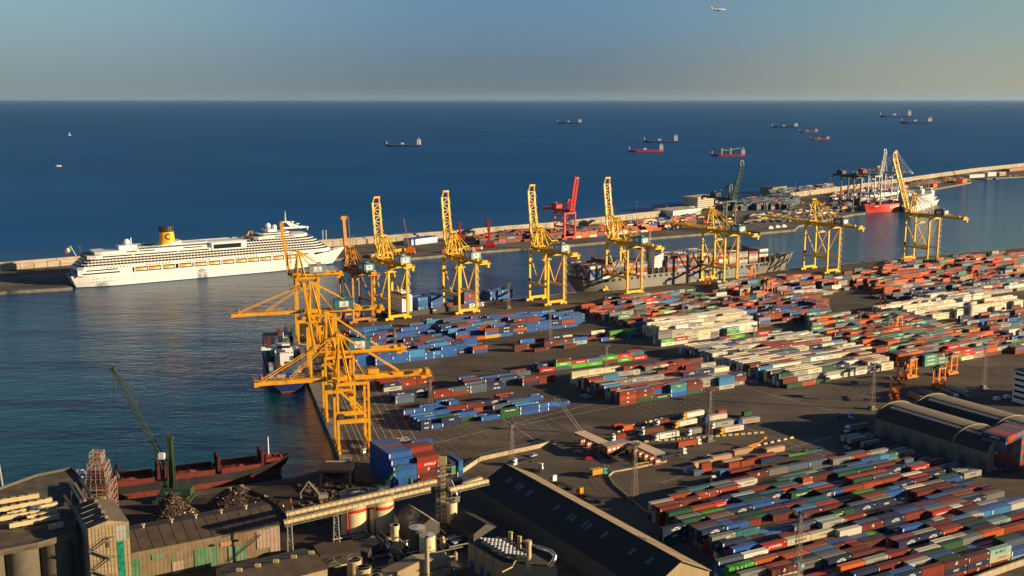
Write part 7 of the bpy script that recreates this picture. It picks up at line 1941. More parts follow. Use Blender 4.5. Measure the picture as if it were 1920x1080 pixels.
# two cream silos with red band ---------------------------------------
for px, pyb, pyt, lab in [(661, 1009, 948, 'cream silo with red band, left of the pair under the conveyor bridge'), (712, 1003, 938, 'cream silo with red band, right of the pair under the conveyor bridge')]:
    c_ = G(px, pyb); c_ = c_ + Vector((0, 6, 0)); rr = 5.6; hh = 16.5
    g = thing('storage_silo', lab, 'silo', c_, 0, 'cream silos with a red band')
    b = MB(); b.lathe([(rr, 0), (rr, hh)], 40); b.build('shell', M_SILO, g)
    b = MB(); b.lathe([(rr+.04, hh-5.9), (rr+.04, hh-4.5)], 40); b.build('red_band', M_REDP, g)
    b = MB(); b.lathe([(rr+.15, hh), (rr+.15, hh+.25), (.3, hh+1.8), (0.01, hh+1.8)], 32); b.build('roof', mat('silo_top_grey', (0.20,0.19,0.17), .7), g)
    b = MB(); 
    for q in range(20): a = 2*PI*q/20; b.beam((rr*math.cos(a), rr*math.sin(a), hh), (rr*math.cos(a), rr*math.sin(a), hh+1.2), .07)
    for q in range(20): a, c = 2*PI*q/20, 2*PI*(q+1)/20; b.beam((rr*math.cos(a), rr*math.sin(a), hh+1.2), (rr*math.cos(c), rr*math.sin(c), hh+1.2), .07)
    b.build('guard_rail', M_STEEL, g)
    b = MB(); b.tube((-2.0, -rr-.3, 0), (-2.0, -rr-.3, hh), .3, n=8); b.build('riser_pipe', M_REDP if px < 690 else M_STEELD, g)

# conveyor bridge ------------------------------------------------------
CZ = 22.0
def conveyor(label, p0, p1, z0, z1, h=1.25, truss=True):
    a, c = V(*p0, z0), V(*p1, z1); og = (a.x, a.y, 0); g = thing('conveyor_bridge', label, 'conveyor', og, 0, 'enclosed conveyor bridges')
    b = MB(); b.beam(a, c, 1.7, h); b.build('casing', M_GAL, g, origin=og)
    d = (c-a); L = d.length; d.normalize(); s_ = Vector((-d.y, d.x, 0)).normalized()
    b = MB()
    for k in range(int(L/2.5)): p = a+d*(k*2.5+1); b.beam(p+s_*.9+Vector((0,0,-h/2)), p+s_*.9+Vector((0,0,h/2)), .12); b.beam(p-s_*.9+Vector((0,0,-h/2)), p-s_*.9+Vector((0,0,h/2+.06)), .12)
    if truss:
        lo0, lo1 = a-s_*1.2+Vector((0,0,-h/2-.9)), c-s_*1.2+Vector((0,0,-h/2-.9)); up0, up1 = a-s_*1.2+Vector((0,0,-h/2-.1)), c-s_*1.2+Vector((0,0,-h/2-.1))
        b.beam(lo0, lo1, .18); b.beam(up0, up1, .18); b.cross(lo0, lo1, up0, up1, int(L/2.2), .1)
        b.beam((a+c)/2+Vector((0,0,-h/2)), (a+c)/2+Vector((0,0,-h/2-.2)), 2.6, .2)
    b.build('truss', M_STEEL, g, origin=og); return a, c, g, og
a, c, g, og = conveyor('upper of two cream conveyor bridges crossing above the silos', (536,964), (818,901), 22, 24.5)
a2, c2, g2, og2 = conveyor('lower of two cream conveyor bridges crossing above the silos', (532,979), (806,915), 19, 21.0)
def trestle(p, z, root, og, w=1.4):
    b = MB(); x, y = p.x, p.y
    for s_ in (-1, 1): b.beam((x+s_*w, y, 0), (x+s_*w*.6, y, z), .35)
    b.cross((x-w, y, 0), (x-w*.6, y, z), (x+w, y, 0), (x+w*.6, y, z), 7, .15); b.build('trestle', M_GREYC, root, origin=og)
trestle(a2.lerp(c2, .34), 17.2, g2, og2); trestle(a.lerp(c, .02), 20.8, g, og, 1.2)
conveyor('cream conveyor bridge from the tower to the black-roofed warehouse', (842,918), (914,901), 20, 18)
conveyor('thin cream conveyor beside the bridge to the warehouse', (868,908), (902,896), 19, 19, 1.0, False)
# transfer tower
tc = V(833, 960, 8); tc.z = 0; g = thing('transfer_tower', 'steel conveyor transfer tower with cream elevator leg', 'tower', tc)
lattice_tower(g, 0, 0, 3.4, 0, 30, 8, [M_STEELD, M_STEEL, M_STEEL], .92, 9, 3, .16)
b = MB(); b.box(-1.4,-1.5,0,.6,.5,31); b.box(-2,-2,29,1.2,1,32.5); b.build('elevator_leg', M_GAL, g)
b = MB(); b.tube((3.0,-1.5,4.5),(3.0,-1.5,13),2.5,n=20); b.lathe([(.6,1.5),(2.5,4.5)],20,3.0,-1.5); b.build('hopper', M_SILO, g)
b = MB(); b.beam((-6,0,27),(5,1,28),.5); b.beam((-4,-2,24.5),(5,0,25.5),.5); b.box(4.6,-2.2,13.2,6.6,-.6,15.2); b.beam((-3,-2,14),(7,-1.5,15.4),.5); b.build('platform', M_GREYC, g)
b = MB(); b.path([(3,1,22),(4.5,0,19),(5.5,-1,16),(5.5,-1,8)], .35, 8); b.build('chute', M_PIPE, g)
g = thing('dust_filter', 'dark blue dust filter unit with a white bent duct above the yard wall', 'filter', V(858,900,10).to_tuple()[:2]+(0,)); b = MB(); b.box(-2.5,-2,6,2.5,2,10.5); b.build('housing', M_NAVY, g); b = MB(); b.path([(2,0,10.5),(4,-.5,11),(4.4,-1,8),(1.5,-2,5),(-1,-3,2)], .5, 10); b.build('duct', M_SHIPW, g); b = MB()
for x in (-2,2):
    for y in (-1.6,1.6): b.beam((x,y,0),(x,y,6),.3)
b.build('frame', M_STEELD, g)

# shed by the quay end and black hopper, handlers
g = thing('quay_hopper', 'black hopper shed with a rusty roof edge at the foot of the left quay', 'hopper', G(632, 912)); b = MB()
for x in (-7,7):
    for y in (-5,5): b.beam((x,y,0),(x,y,9),.8)
b.box(-8,-6,9,8,6,10.2); b.add([(-7,-5,9),(7,-5,9),(7,5,9),(-7,5,9),(-2,-1.5,4),(2,-1.5,4),(2,1.5,4),(-2,1.5,4)], [(0,1,5,4),(1,2,6,5),(2,3,7,6),(3,0,4,7)]); b.build('hopper_bin', M_BLKC, g); b = MB(); b.box(-6,5.4,10.2,6,6.4,10.6); b.build('roof_edge', M_BARR, g)
def handler(px, py, lab, m, rz=0, s=1.0):
    g = thing('material_handler', lab, 'excavator', G(px, py), rz, 'material handlers in the scrapyard'); b = MB(); b.box(-2.4*s,-1.5*s,0,2.4*s,1.5*s,1.2*s); b.build('undercarriage', M_CHAS, g)
    b = MB(); b.box(-2.6*s,-1.6*s,1.4*s,1.8*s,1.6*s,3.2*s); b.build('body', m, g); b = MB(); b.box(.4*s,-1.5*s,3.2*s,2.2*s,-.2*s,5.2*s); b.build('cab', M_GLASS, g)
    b = MB(); b.beam((1*s,.4,3*s),(6*s,.4,10*s),.7*s); b.beam((6*s,.4,10*s),(10*s,.4,4.5*s),.5*s); b.build('arm', m, g); b = MB(); b.tube((10*s,.4,4.5*s),(10*s,.4,2.4*s),.6*s,.9*s,8); b.build('grab', M_STEELD, g)
handler(604, 938, 'grey-armed handler near the dark hopper', M_STEEL, R(200)); handler(720, 925, 'dark green handler with raised arm against the blue stack', mat('handler_green', (0.02,0.12,0.07), .5), R(20), 1.3); handler(548, 975, 'handler in the shade between shed and hopper', M_STRAD, R(100), .8)
rn = random.Random(31); b = MB()
for _ in range(260):
    p = G(rn.uniform(560, 690), rn.uniform(905, 985)); s_ = rn.uniform(.4, 1.6); b.rbox(p.x, p.y, 0, s_*rn.uniform(.6,2), s_, s_*.7, rn.uniform(0,3), rn.choice((0,0,1,3)))
b.build('scrap_litter', mats_sc, kind='stuff', label='dark loose scrap strewn on the ground around the black hopper', cat='scrap')

# chemical plant ------------------------------------------------------
def tank(px, py, ztop, r, lab, m=M_SILO, open_top=False, rail=True, gr='round plant tanks', z0=0):
    c_ = V(px, py, ztop); c_ = Vector((c_.x, c_.y, z0)); g = thing('round_tank', lab, 'tank', c_, 0, gr); h = ztop-z0
    b = MB(); b.lathe([(r,0),(r,h)], 28); b.build('shell', m, g)
    if open_top:
        b = MB(); b.lathe([(r-.25,h),(r-.25,h-1.2),(.01,h-1.2)], 24); b.build('fan_pit', M_STEELD, g); b = MB(); b.lathe([(r+.1,h-.3),(r+.1,h),(r-.25,h)], 28); b.build('rim', M_GAL, g)
        b = MB()
        for q in range(5): a = 2*PI*q/5; b.beam((0,0,h-.9),((r-.5)*math.cos(a),(r-.5)*math.sin(a),h-.8),.5,.08)
        b.build('fan', M_STEELD, g)
    else:
        b = MB(); b.lathe([(r,h),(.01,h+r*.1)], 28); b.build('lid', M_GREYC, g)
    if rail:
        b = MB()
        for q in range(16): a, c = 2*PI*q/16, 2*PI*(q+1)/16; b.beam((r*math.cos(a),r*math.sin(a),h),(r*math.cos(a),r*math.sin(a),h+1.1),.07); b.beam((r*math.cos(a),r*math.sin(a),h+1.1),(r*math.cos(c),r*math.sin(c),h+1.1),.07); b.beam((r*1.15*math.cos(a),r*1.15*math.sin(a),h*.5),(r*1.15*math.cos(c),r*1.15*math.sin(c),h*.5),.12)
        b.beam((r+.4,0,0),(r+.4,0,h+1),.15); b.build('guard_rail', M_STEEL, g)
tank(782, 988, 12, 3.3, 'round grey-topped tank with railing, farther of the twin railed tanks', M_CSILO); tank(801, 1003, 11, 3.2, 'round grey-topped tank with railing, nearer of the twin railed tanks', M_SILO)
tank(740, 984, 9, 1.9, 'slim open-topped tank beside the right red-banded silo', M_SILO, True, False); tank(729, 1008, 4, 1.3, 'squat cream tank at the foot of the silos', M_SILO, False, False); tank(740, 1014, 3.2, 1.0, 'smallest cream tank at the foot of the silos', M_SILO, False, False)
tank(664, 1049, 9, 2.8, 'open cooling tower with dark fan, farthest of the three', M_GAL, True, True, 'cooling towers'); tank(681, 1064, 9, 2.8, 'open cooling tower with dark fan, middle of the three', M_GAL, True, True, 'cooling towers'); tank(702, 1080, 8, 2.8, 'open cooling tower with dark fan, nearest of the three', M_GAL, True, True, 'cooling towers')
g = thing('chimney', 'slender grey steel chimney rising in front of the gabled shed', 'chimney', V(800, 1008, 22).to_tuple()[:2]+(0,)); b = MB(); b.lathe([(.95,0),(.8,22)],18); b.build('stack', M_CSILO if False else mat('chimney_steel', (0.33,0.28,0.21), .5, noise=.1), g); b = MB(); b.lathe([(.72,22),(.82,22.1),(.82,22.4),(.6,22.4),(.6,21)],18); b.lathe([(1.7,8),(1.7,8.2)],18); b.build('collar', M_STEELD, g)
# low flat roofs and machinery clutter (each a thing)
def flat(px, z, lab, roofm, wallm, name='plant_building'):
    P = [V(x, y, z) for x, y in px]; og = (P[0].x, P[0].y, 0); g = thing(name, lab, 'building', og)
    b = MB(); b.prism([(p.x,p.y) for p in P], 0, z-.3); b.build('wall', wallm, g, origin=og); b = MB(); c_ = sum(P, Vector())/len(P); b.prism([((p-c_)*1.02+c_)[:2] for p in P], z-.3, z); b.build('roof', roofm, g, origin=og)
    return g, P, og
flat([(600,1040),(588,1022),(660,1012),(676,1034)], 6, 'low flat-roofed building with rooftop fans left of the cooling towers', M_ROOFB, M_STEELD)
flat([(640,1020),(655,1012),(700,1022),(690,1036)], 5, 'small dark flat building under the left silo', M_STEELD, M_STEELD)
flat([(676,1016),(700,1004),(712,1016),(690,1030)], 4.5, 'small tan-roofed annex at the silo foot', M_ROOFT, M_STEELD)
flat([(730,1026),(745,1015),(762,1022),(750,1034)], 4, 'small tan flat annex between silo and twin tanks', M_ROOFT, M_CLAD)
g, P, og = flat([(838,1008),(852,1001),(866,1011),(852,1019)], 3.2, 'small hut with blue door by the black-roofed warehouse', M_GREYC, M_BLUED, 'hut')
rn = random.Random(99)
gb = thing('pipe_rack', 'tangle of pipes and machinery between the silos and the cooling towers', 'pipework', G(700, 1060))
b = MB(); mets = [M_STEEL, M_STEELD, M_PIPE, M_GAL, M_GREENP]
for _ in range(90):
    x, y = rn.uniform(610, 860), rn.uniform(1015, 1095); p = G(x, y) - G(700, 1060); a = rn.choice((R(28), R(118))); L = rn.uniform(3, 14); h = rn.uniform(1.5, 5); q = p + Vector((math.cos(a), math.sin(a), 0))*L
    b.tube((p.x,p.y,h), (q.x,q.y,h), rn.uniform(.1,.35), n=6, mi=rn.choice((0,0,1,2,3)))
    b.beam((p.x,p.y,0),(p.x,p.y,h+rn.uniform(0,1.5)), .2, mi=1)
b.build('pipework', mets, gb)
for i in range(26):
    x, y = rn.uniform(615, 860), rn.uniform(1018, 1092); p = G(x, y); s_ = rn.uniform(1, 2.6)
    g = thing('plant_machine', f'machinery unit {["of rusty steel","with cream casing","in dark steel","of pale metal"][i % 4]} in the pipework, {ordinal(i+1)} from the left', 'machine', p, rn.uniform(0, 3), 'machinery units in the chemical plant'); b = MB()
    if i % 3 == 0: b.lathe([(s_*.5,0),(s_*.5,s_*1.6),(s_*.2,s_*2.0),(.01,s_*2.0)], 12)
    else: b.box(-s_*.7,-s_*.5,0,s_*.7,s_*.5,s_*1.1); b.box(-s_*.3,-s_*.3,s_*1.1,s_*.35,s_*.3,s_*1.6)
    b.build('casing', mets[(0,3,1,2)[i % 4]], g)
# building with cooling grid and pipes ------------------------------------
BZ = 11.0
P = [V(x, y, BZ) for x, y in [(877.5,1015),(941.5,1053),(1044.5,1063),(978,1000)]]
P[3] = P[0] + (P[2]-P[1])
og = (P[0].x, P[0].y, 0); g = thing('chiller_building', 'beige plant building with a rooftop grid of white fans and bent silver duct', 'building', og)
b = MB(); b.prism([(p.x,p.y) for p in P], 0, BZ-.3); b.build('wall', M_CLAD, g, origin=og); b = MB(); b.prism([(p.x,p.y) for p in P], BZ-.3, BZ+.1); b.build('roof', mat('flat_roof_grey', (0.065,0.06,0.052), .8, noise=.2), g, origin=og)
u_, v_ = (P[1]-P[0]).normalized(), (P[3]-P[0]).normalized(); LU, LV = (P[1]-P[0]).length, (P[3]-P[0]).length
W3 = lambda a, c, h: tuple((P[0]+u_*a+v_*c)[:2])+(BZ+h,)
gr = MB(); an = math.atan2(u_.y, u_.x)
p = W3(LU*.52, LV*.33, 0); gr.rbox(p[0], p[1], BZ+2.4, LU*.78, LV*.42, .35, an, 0)
for i in range(8):
    for j in range(6): p = W3(LU*.16+i*LU*.72/7, LV*.15+j*LV*.36/5, 2.8); gr.lathe([(.62,p[2]-.1),(.62,p[2]+.25),(.45,p[2]+.3),(.01,p[2]+.3)], 10, p[0], p[1], 1)
gr.build('fan_grid', [M_STEELD, M_SHIPW], g, origin=og)
b = MB()
for i in range(9): p = W3(LU*.14+i*LU*.09, LV*.12, 0); b.beam(p, (p[0],p[1],BZ+2.4), .2); p = W3(LU*.14+i*LU*.09, LV*.54, 0); b.beam(p, (p[0],p[1],BZ+2.4), .2)
for i in range(16): p = W3(LU*.85+rn.uniform(0,2), LV*(.15+i*.025), rn.uniform(.3,2)); q = W3(LU*.85+rn.uniform(0,2), LV*(.15+i*.025)+1.5, rn.uniform(.3,2)); b.tube(p, q, .14, n=6)
b.build('green_pipework', M_GREENP, g, origin=og)
for (a, c, h, r) in [(.08,.78,6,.45),(.30,.80,6,.45),(.52,.82,6,.45)]:
    b = MB(); p = W3(LU*a, LV*c, 0); b.tube(p, (p[0],p[1],BZ+h), r, n=12); b.tube((p[0]-.9,p[1],BZ), (p[0]-.9,p[1],BZ+h+.3), r*.6, n=10); b.tube((p[0],p[1],BZ+h-.4), (p[0],p[1],BZ+h+.1), r*1.3, n=12); b.build('exhaust_stack', M_GAL, g, origin=og)
for (a, c) in [(.05,.66),(.27,.68)]: b = MB(); p = W3(LU*a, LV*c, 0); b.tube(p, (p[0],p[1],BZ+2.6), 1.2, n=18); b.build('fan_drum', M_STEEL, g, origin=og)
b = MB(); p = W3(LU*.98, LV*.50, -2); b.tube(p, (p[0],p[1],BZ+8.5), 1.0, .95, 18); b.tube((p[0],p[1],BZ+7.6),(p[0],p[1],BZ+9.2),1.15,n=18); b.build('exhaust_stack', M_GAL, g, origin=og)
b = MB(); pts = [W3(LU*.62, LV*.9, 4.6), W3(LU*.8, LV*1.02, 4.5), W3(LU*.95, LV*1.0, 4.0), W3(LU*1.02, LV*.93, 2.8), W3(LU*1.0, LV*.86, .2)]; b.path(pts, .8, 14); b.build('silver_duct', M_PIPE, g, origin=og)
b = MB(); b.path([W3(LU*.05, LV*.95, 3.2), W3(LU*.62, LV*.9, 4.6)], .4, 10); b.path([W3(LU*1.3,-LV*.2,-2), W3(LU*1.1,LV*.12,-1), W3(LU*1.05,LV*.2,1), W3(LU*1.0,LV*.35,1.2)], .3, 8); b.build('service_pipe', M_GAL, g, origin=og)
for t in (.12,.42,.62,.85): p = P[0].lerp(P[1], t); b = MB(); b.rbox(p.x, p.y, 0, 2.4, .3, 3.8, an); b.build('door', M_BLUED, g, origin=og)
b = MB()
for t in (.22,.48,.72): p = P[0].lerp(P[1], t); b.rbox(p.x, p.y, 0, .25, .4, BZ, an)
for (a, c) in [(.0,.1),(.1,-.02),(0,.4),(0,.6),(.0,.9),(.3,1.0)]: p = W3(LU*a, LV*c, 0); b.beam(p, (p[0]+rn.uniform(-.8,.8), p[1], BZ+3), .09)
b.build('downpipe', M_STEEL, g, origin=og)
# faint steam
def steam(px, py, z, s, lab):
    m = bpy.data.materials.new('steam'); m.use_nodes = True; n, l = m.node_tree.nodes, m.node_tree.links; n.remove(n['Principled BSDF'])
    pv = n.new('ShaderNodeVolumePrincipled'); pv.inputs['Color'].default_value = (.95,.93,.9,1); tc = n.new('ShaderNodeTexCoord'); no = n.new('ShaderNodeTexNoise'); no.inputs['Scale'].default_value = .45; no.inputs['Detail'].default_value = 4; l.new(tc.outputs['Object'], no.inputs['Vector'])
    mr = n.new('ShaderNodeMapRange'); mr.inputs[1].default_value = .48; mr.inputs[2].default_value = .75; mr.inputs[3].default_value = 0; mr.inputs[4].default_value = .12
    gr_ = n.new('ShaderNodeVectorMath'); gr_.operation = 'LENGTH'; l.new(tc.outputs['Object'], gr_.inputs[0]); m3 = n.new('ShaderNodeMapRange'); m3.inputs[1].default_value = s*.3; m3.inputs[2].default_value = s; m3.inputs[3].default_value = 1; m3.inputs[4].default_value = 0; l.new(gr_.outputs['Value'], m3.inputs[0])
    mu = n.new('ShaderNodeMath'); mu.operation = 'MULTIPLY'; l.new(no.outputs['Fac'], mr.inputs[0]); l.new(mr.outputs[0], mu.inputs[0]); l.new(m3.outputs[0], mu.inputs[1]); l.new(mu.outputs[0], pv.inputs['Density']); l.new(pv.outputs[0], n['Material Output'].inputs['Volume'])
    c_ = V(px, py, z); b = MB(); b.lathe([(.01,-s)]+[(s*math.cos(R(t)), s*math.sin(R(t))) for t in range(-75,90,15)]+[(.01,s)], 16); o = b.build('steam_plume', m, kind='stuff', label=lab, cat='steam'); o.location = c_
steam(497, 996, 13, 4.5, 'wisp of white steam drifting before the patched shed wall'); steam(772, 965, 14, 4.0, 'faint wisp of steam over the twin railed tanks')
# ------------------------------------------------------------------ outer wharf
for lab, ft, azw, bm, kw in [
 ('bright red gantry crane with boom raised on the outer wharf', (1048,452,1088,447), 147-0, 78, dict(paint=M_REDC, house=M_REDC, gauge=22, hb=36, apex=52, boomL=46, back=30, style='box', sign=False, stairs=False, W=17)),
 ('dark green gantry crane with boom raised on the outer wharf', (1352,434,1386,430), 147, 74, dict(paint=M_GRNC, house=M_GRNC, gauge=24, hb=42, apex=64, boomL=56, back=30, style='lattice', sign=False, stairs=False)),
 ('black gantry crane frame on the outer wharf behind the bow of the red ship', (1594,398,1616,395), 147, 2, dict(paint=M_BLKC, house=M_BLKC, gauge=26, hb=56, apex=62, boomL=18, back=20, style='box', sign=False, stairs=False)),
 ('light grey gantry crane left of the two pale cranes behind the red ship', (1634,384,1655,381.5), 147, 80, dict(paint=M_GREYC, house=M_REDC, gauge=28, hb=50, apex=66, boomL=44, back=26, style='lattice', sign=False, stairs=False)),
 ('light grey gantry crane right of the two pale cranes behind the red ship', (1666,379,1686,376.5), 147, 2, dict(paint=M_GREYC, house=M_REDC, gauge=28, hb=50, apex=90, boomL=30, back=26, style='lattice', sign=False, stairs=False))]:
    sts_crane(lab, foot2(*ft), azw=azw-180+180-0, boom=bm, group='gantry cranes on the outer wharf', **kw)
def mobile_crane(px, py, lab, m, h, bx, by, rz=0):
    c_ = G(px, py); g = thing('mobile_crane', lab, 'mobile crane', c_, 0, 'mobile cranes on the outer wharf')
    b = MB(); b.box(-7,-4,.8,7,4,3); b.box(-4,-3,3,6,3,7); b.build('undercarriage', m, g); b = MB(); b.beam((0,0,6),(0,0,h),2.6); b.box(-1.8,-1.8,h-2,1.8,1.8,h); b.build('tower', m, g)
    t = at_h(bx, by, c_.y); j = Vector((t.x-c_.x, 0, t.z)); b = MB(); b.beam((0,-.7,h*.45),(j.x,-.3,j.z),.45); b.beam((0,.7,h*.45),(j.x,.3,j.z),.45); b.beam((0,0,h*.45+1.8),j,.35); b.cross((0,-.7,h*.45),(j.x,-.3,j.z),(0,.7,h*.45),(j.x,.3,j.z),12,.2); b.cross((0,-.7,h*.45),(j.x,-.3,j.z),(0,0,h*.45+1.8),j,12,.2); b.build('jib', M_STEELD if m is M_REDC else m, g)
    b = MB(); b.beam((0,0,h),j,.15); b.build('hoist_cable', M_CABLE, g)
    for x in (-5,0,5):
        for y in (-3.8,3.8): b = MB(); b.tube((x,y-.5,.9),(x,y+.5,.9),.9,n=8); b.build('wheel', M_TYRE, g)
mobile_crane(917, 463, 'red mobile harbour crane with dark jib beside the container stacks', M_REDC, 34, 891, 358)
mobile_crane(862, 452, 'small red mobile crane half hidden behind a yellow crane', M_REDC, 24, 858, 418)
mobile_crane(768, 476, 'yellow telescopic crane near the blue-roofed sheds', M_STRAD, 9, 757, 410)
mobile_crane(1797, 343, 'thin red crawler crane at the tip of the earth spit', M_REDC, 10, 1776, 302)
def fbox(px0, py0, px1, py1, depth, h, lab, wm, rm, name='building', cat='building', windows=0, gr=None):
    a, c = G(px0, py0), G(px1, py1); d = (c-a); L = d.length; rz = math.atan2(d.y, d.x); g = thing(name, lab, cat, a, rz, gr)
    b = MB(); b.box(0,0,0,L,depth,h); b.build('wall', wm, g); b = MB(); b.box(-.3,-.3,h,L+.3,depth+.3,h+.5); b.build('roof', rm, g)
    if windows:
        nf = max(1, int(h/3.4)); b = MB()
        for f in range(nf):
            x = 1.5
            while x < L-2.5: b.box(x,-.06,1.2+f*3.4,x+2.0,-.01,2.6+f*3.4); x += 3.6
        b.build('window', M_BAND, g)
    return g
M_BROOF = mat('blue_sheet_roof', (0.05,0.13,0.32), .5); M_PBEIGE = mat('pale_render', (0.50,0.42,0.34), .8, noise=.15)
fbox(757,452,806,447,30,6,'white shed with blue roof near the yellow telescopic crane, farther one', M_SHIPW, M_BROOF, 'shed'); fbox(772,460,820,454,16,7,'white shed with blue roof near the yellow telescopic crane, nearer one', M_SHIPW, M_BROOF, 'shed')
fbox(1308,396,1345,391,30,22,'unfinished pale office block with open floors on the outer wharf', M_PBEIGE, M_PBEIGE, windows=1); fbox(1262,407,1314,401,40,9,'low white car park building left of the unfinished block', M_SHIPW, M_PBEIGE, windows=1)
fbox(1250,395,1290,390,30,7,'blue-roofed shed by the breakwater', M_PBEIGE, M_BROOF, 'shed'); fbox(1448,362,1475,358,26,10,'dark shed near the breakwater wall', M_STEEL, M_STEELD, 'shed')
fbox(1818,334,1846,332,20,7,'grey shed on the far spit, left one', M_GREYC, M_GREYC, 'shed'); fbox(1852,331,1868,330,20,9,'grey shed on the far spit, middle one', M_GREYC, M_SHIPW, 'shed'); fbox(1874,330,1886,329,15,8,'cream shed on the far spit, right one', M_CLAD, M_SHIPW, 'shed')
fbox(1893,322,1930,318,20,6,'terracotta buildings by the breakwater at the right edge', mat('terracotta_render', (0.35,0.14,0.07), .8), M_PBEIGE); fbox(1750,352,1757,351,14,7,'orange hut on the earth spit', M_ORB, M_ORB, 'hut'); fbox(1805,343,1813,342,12,7,'orange container office at the spit tip', M_ORB, M_ORB, 'hut')
fbox(1632,372,1700,362,8,7,'long white low shed behind the pale cranes', M_SHIPW, M_GREYC, 'shed')
# containers on the outer wharf
def farstack(poly, pal, tiers, seed, fill=.8, pitch=3.4, azd=57, gap=13.0):
    rn = random.Random(seed); pw = [p[0] for p in pal]; wt = [p[1] for p in pal]; u, v = dirv(azd), dirv(azd-90)
    W = [G(*p) for p in poly]; us = [w.dot(u) for w in W]; vs = [w.dot(v) for w in W]
    a = min(us)
    while a < max(us):
        c = min(vs)
        while c < max(vs):
            p = u*a + v*c
            if p.y > 50 and in_poly(*PX(p), poly) and rn.random() < fill:
                for t in range(rn.choice(tiers)): SHIPBOX.append((p+Vector((0,0,t*CH)), azd, rn.choices(pw, wt)[0], 40, None))
            c += pitch
        a += gap
farstack([(893,450),(895,461),(1000,452),(1130,440),(1128,430),(960,440)], [('terracotta',3),('navy blue',2),('rust red',3),('dark green',1),('grey',1),('slate blue',1)], [1,2,3,3], 70)
farstack([(1070,448),(1150,441),(1300,425),(1298,410),(1200,420),(1080,436)], [('orange',4),('terracotta',3),('blue',2),('white',1.5),('navy blue',1)], [1,2,3], 71)
farstack([(1350,396),(1480,393),(1500,380),(1470,370),(1380,384)], [('navy blue',6),('slate blue',3),('teal',1),('orange',.6),('dark green',1)], [3,4,4], 72)
farstack([(1440,376),(1520,366),(1570,352),(1540,352),(1440,366)], [('navy blue',5),('slate blue',3),('grey',1),('terracotta',.6)], [2,3,4], 73, fill=.5)
farstack([(1560,400),(1590,394),(1640,372),(1700,352),(1680,346),(1560,366)], [('navy blue',3),('slate blue',2),('white',1),('terracotta',1),('red',.6),('yellow',.4)], [1,1,2,3], 74, fill=.4)
farstack([(1395,420),(1500,414),(1590,396),(1560,388),(1400,404)], [('slate blue',3),('navy blue',3),('white',1.5),('yellow',1),('grey',1)], [1], 75, fill=.6, azd=40, pitch=4.5)
farstack([(1660,498),(1680,494),(1670,490)], [('grey',1)], [1], 76)
# parked lorries and cars on the outer wharf
rn = random.Random(41); zones = [(1310,400,1380,425),(1190,412,1300,432),(1500,372,1590,392),(1230,400,1300,412),(690,470,760,484),(830,468,900,474),(1600,356,1690,372)]
cols = ['white','yellow','blue','grey','red','orange']; nn = 0
for (x0,y0,x1,y1) in zones:
    for k in range(9):
        c_ = cols[rn.randrange(6)]; nn += 1; f = (k+.5)/9; x = x0+(x1-x0)*f; y = y0+(y1-y0)*rn.uniform(.2,.8)
        if y0 > 465: y = y0+(y1-y0)*(1-f)
        p = G(x, y); g = thing('parked_lorry', f'{c_} lorry on the outer wharf, {ordinal(k+1)} from left in {["the unfinished block lot","the orange stack lot","the black crane lot","the car park lot","front of the sheds","front of the red cranes","the pale crane lot"][zones.index((x0,y0,x1,y1))]}', 'lorry', p, R(rn.choice((33, 50, 120))), 'lorries parked on the outer wharf')
        b = MB(); b.box(-6,-1.2,1,3.2,1.2,3.8); b.build('cargo_box', vpaint(c_), g); b = MB(); b.box(3.6,-1.2,.6,6,1.2,3.4); b.build('cab', vpaint(cols[rn.randrange(3)]), g); b = MB()
        b.box(-6,-1,.3,6,1,1); b.build('chassis', M_CHAS, g)
for k, (x, y) in enumerate([(1830,333),(1843,331),(1852,333),(1867,336),(1894,333),(1906,332)]):
    g = thing('fishing_boat', f'small white boat moored off the far sheds, {ordinal(k+1)} from the left', 'boat', G(x, y, WATER_Z), R(rn.uniform(0,90)), 'small boats moored off the far spit'); hull(16,5,2.4,bowup=1.2,boot=.3,draft=1).build('hull', [M_SHIPW]*3, g); b = MB(); b.box(-5,-1.6,1.8,0,1.6,5); b.build('cabin', M_SHIPW, g)
for k, (x, y) in enumerate([(1445,430),(1458,428),(1470,427)]):
    g = thing('work_boat', f'white work boat at the small jetty, {ordinal(k+1)} from the left', 'boat', G(x, y-1, 0), R(30), 'work boats at the jetty'); hull(11,3.6,2.4,bowup=1,boot=.3,draft=.1).build('hull', [M_SHIPW, M_NAVY, M_NAVY], g); b = MB(); b.box(-3,-1.2,1.8,1,1.2,4); b.build('cabin', M_SHIPW, g)
# earth mounds on the spit
for k, (x, y, rx, ry, h) in enumerate([(1732,343,60,22,9),(1770,340,45,26,12),(1795,338,40,22,8)]):
    b = MB(); N = 16; rn2 = random.Random(k); vs = [((2*i/N-1)*rx, (2*j/N-1)*ry, h*max(0,1-math.hypot(2*i/N-1,2*j/N-1))**.6*rn2.uniform(.8,1.15)-.02) for j in range(N+1) for i in range(N+1)]
    b.add(vs, [(j*(N+1)+i, j*(N+1)+i+1, (j+1)*(N+1)+i+1, (j+1)*(N+1)+i) for j in range(N) for i in range(N)]); o = b.build('earth_mound', mat('dug_earth', (0.20,0.115,0.06)), kind='structure'); o.location = G(x, y); o.rotation_euler.z = R(33)
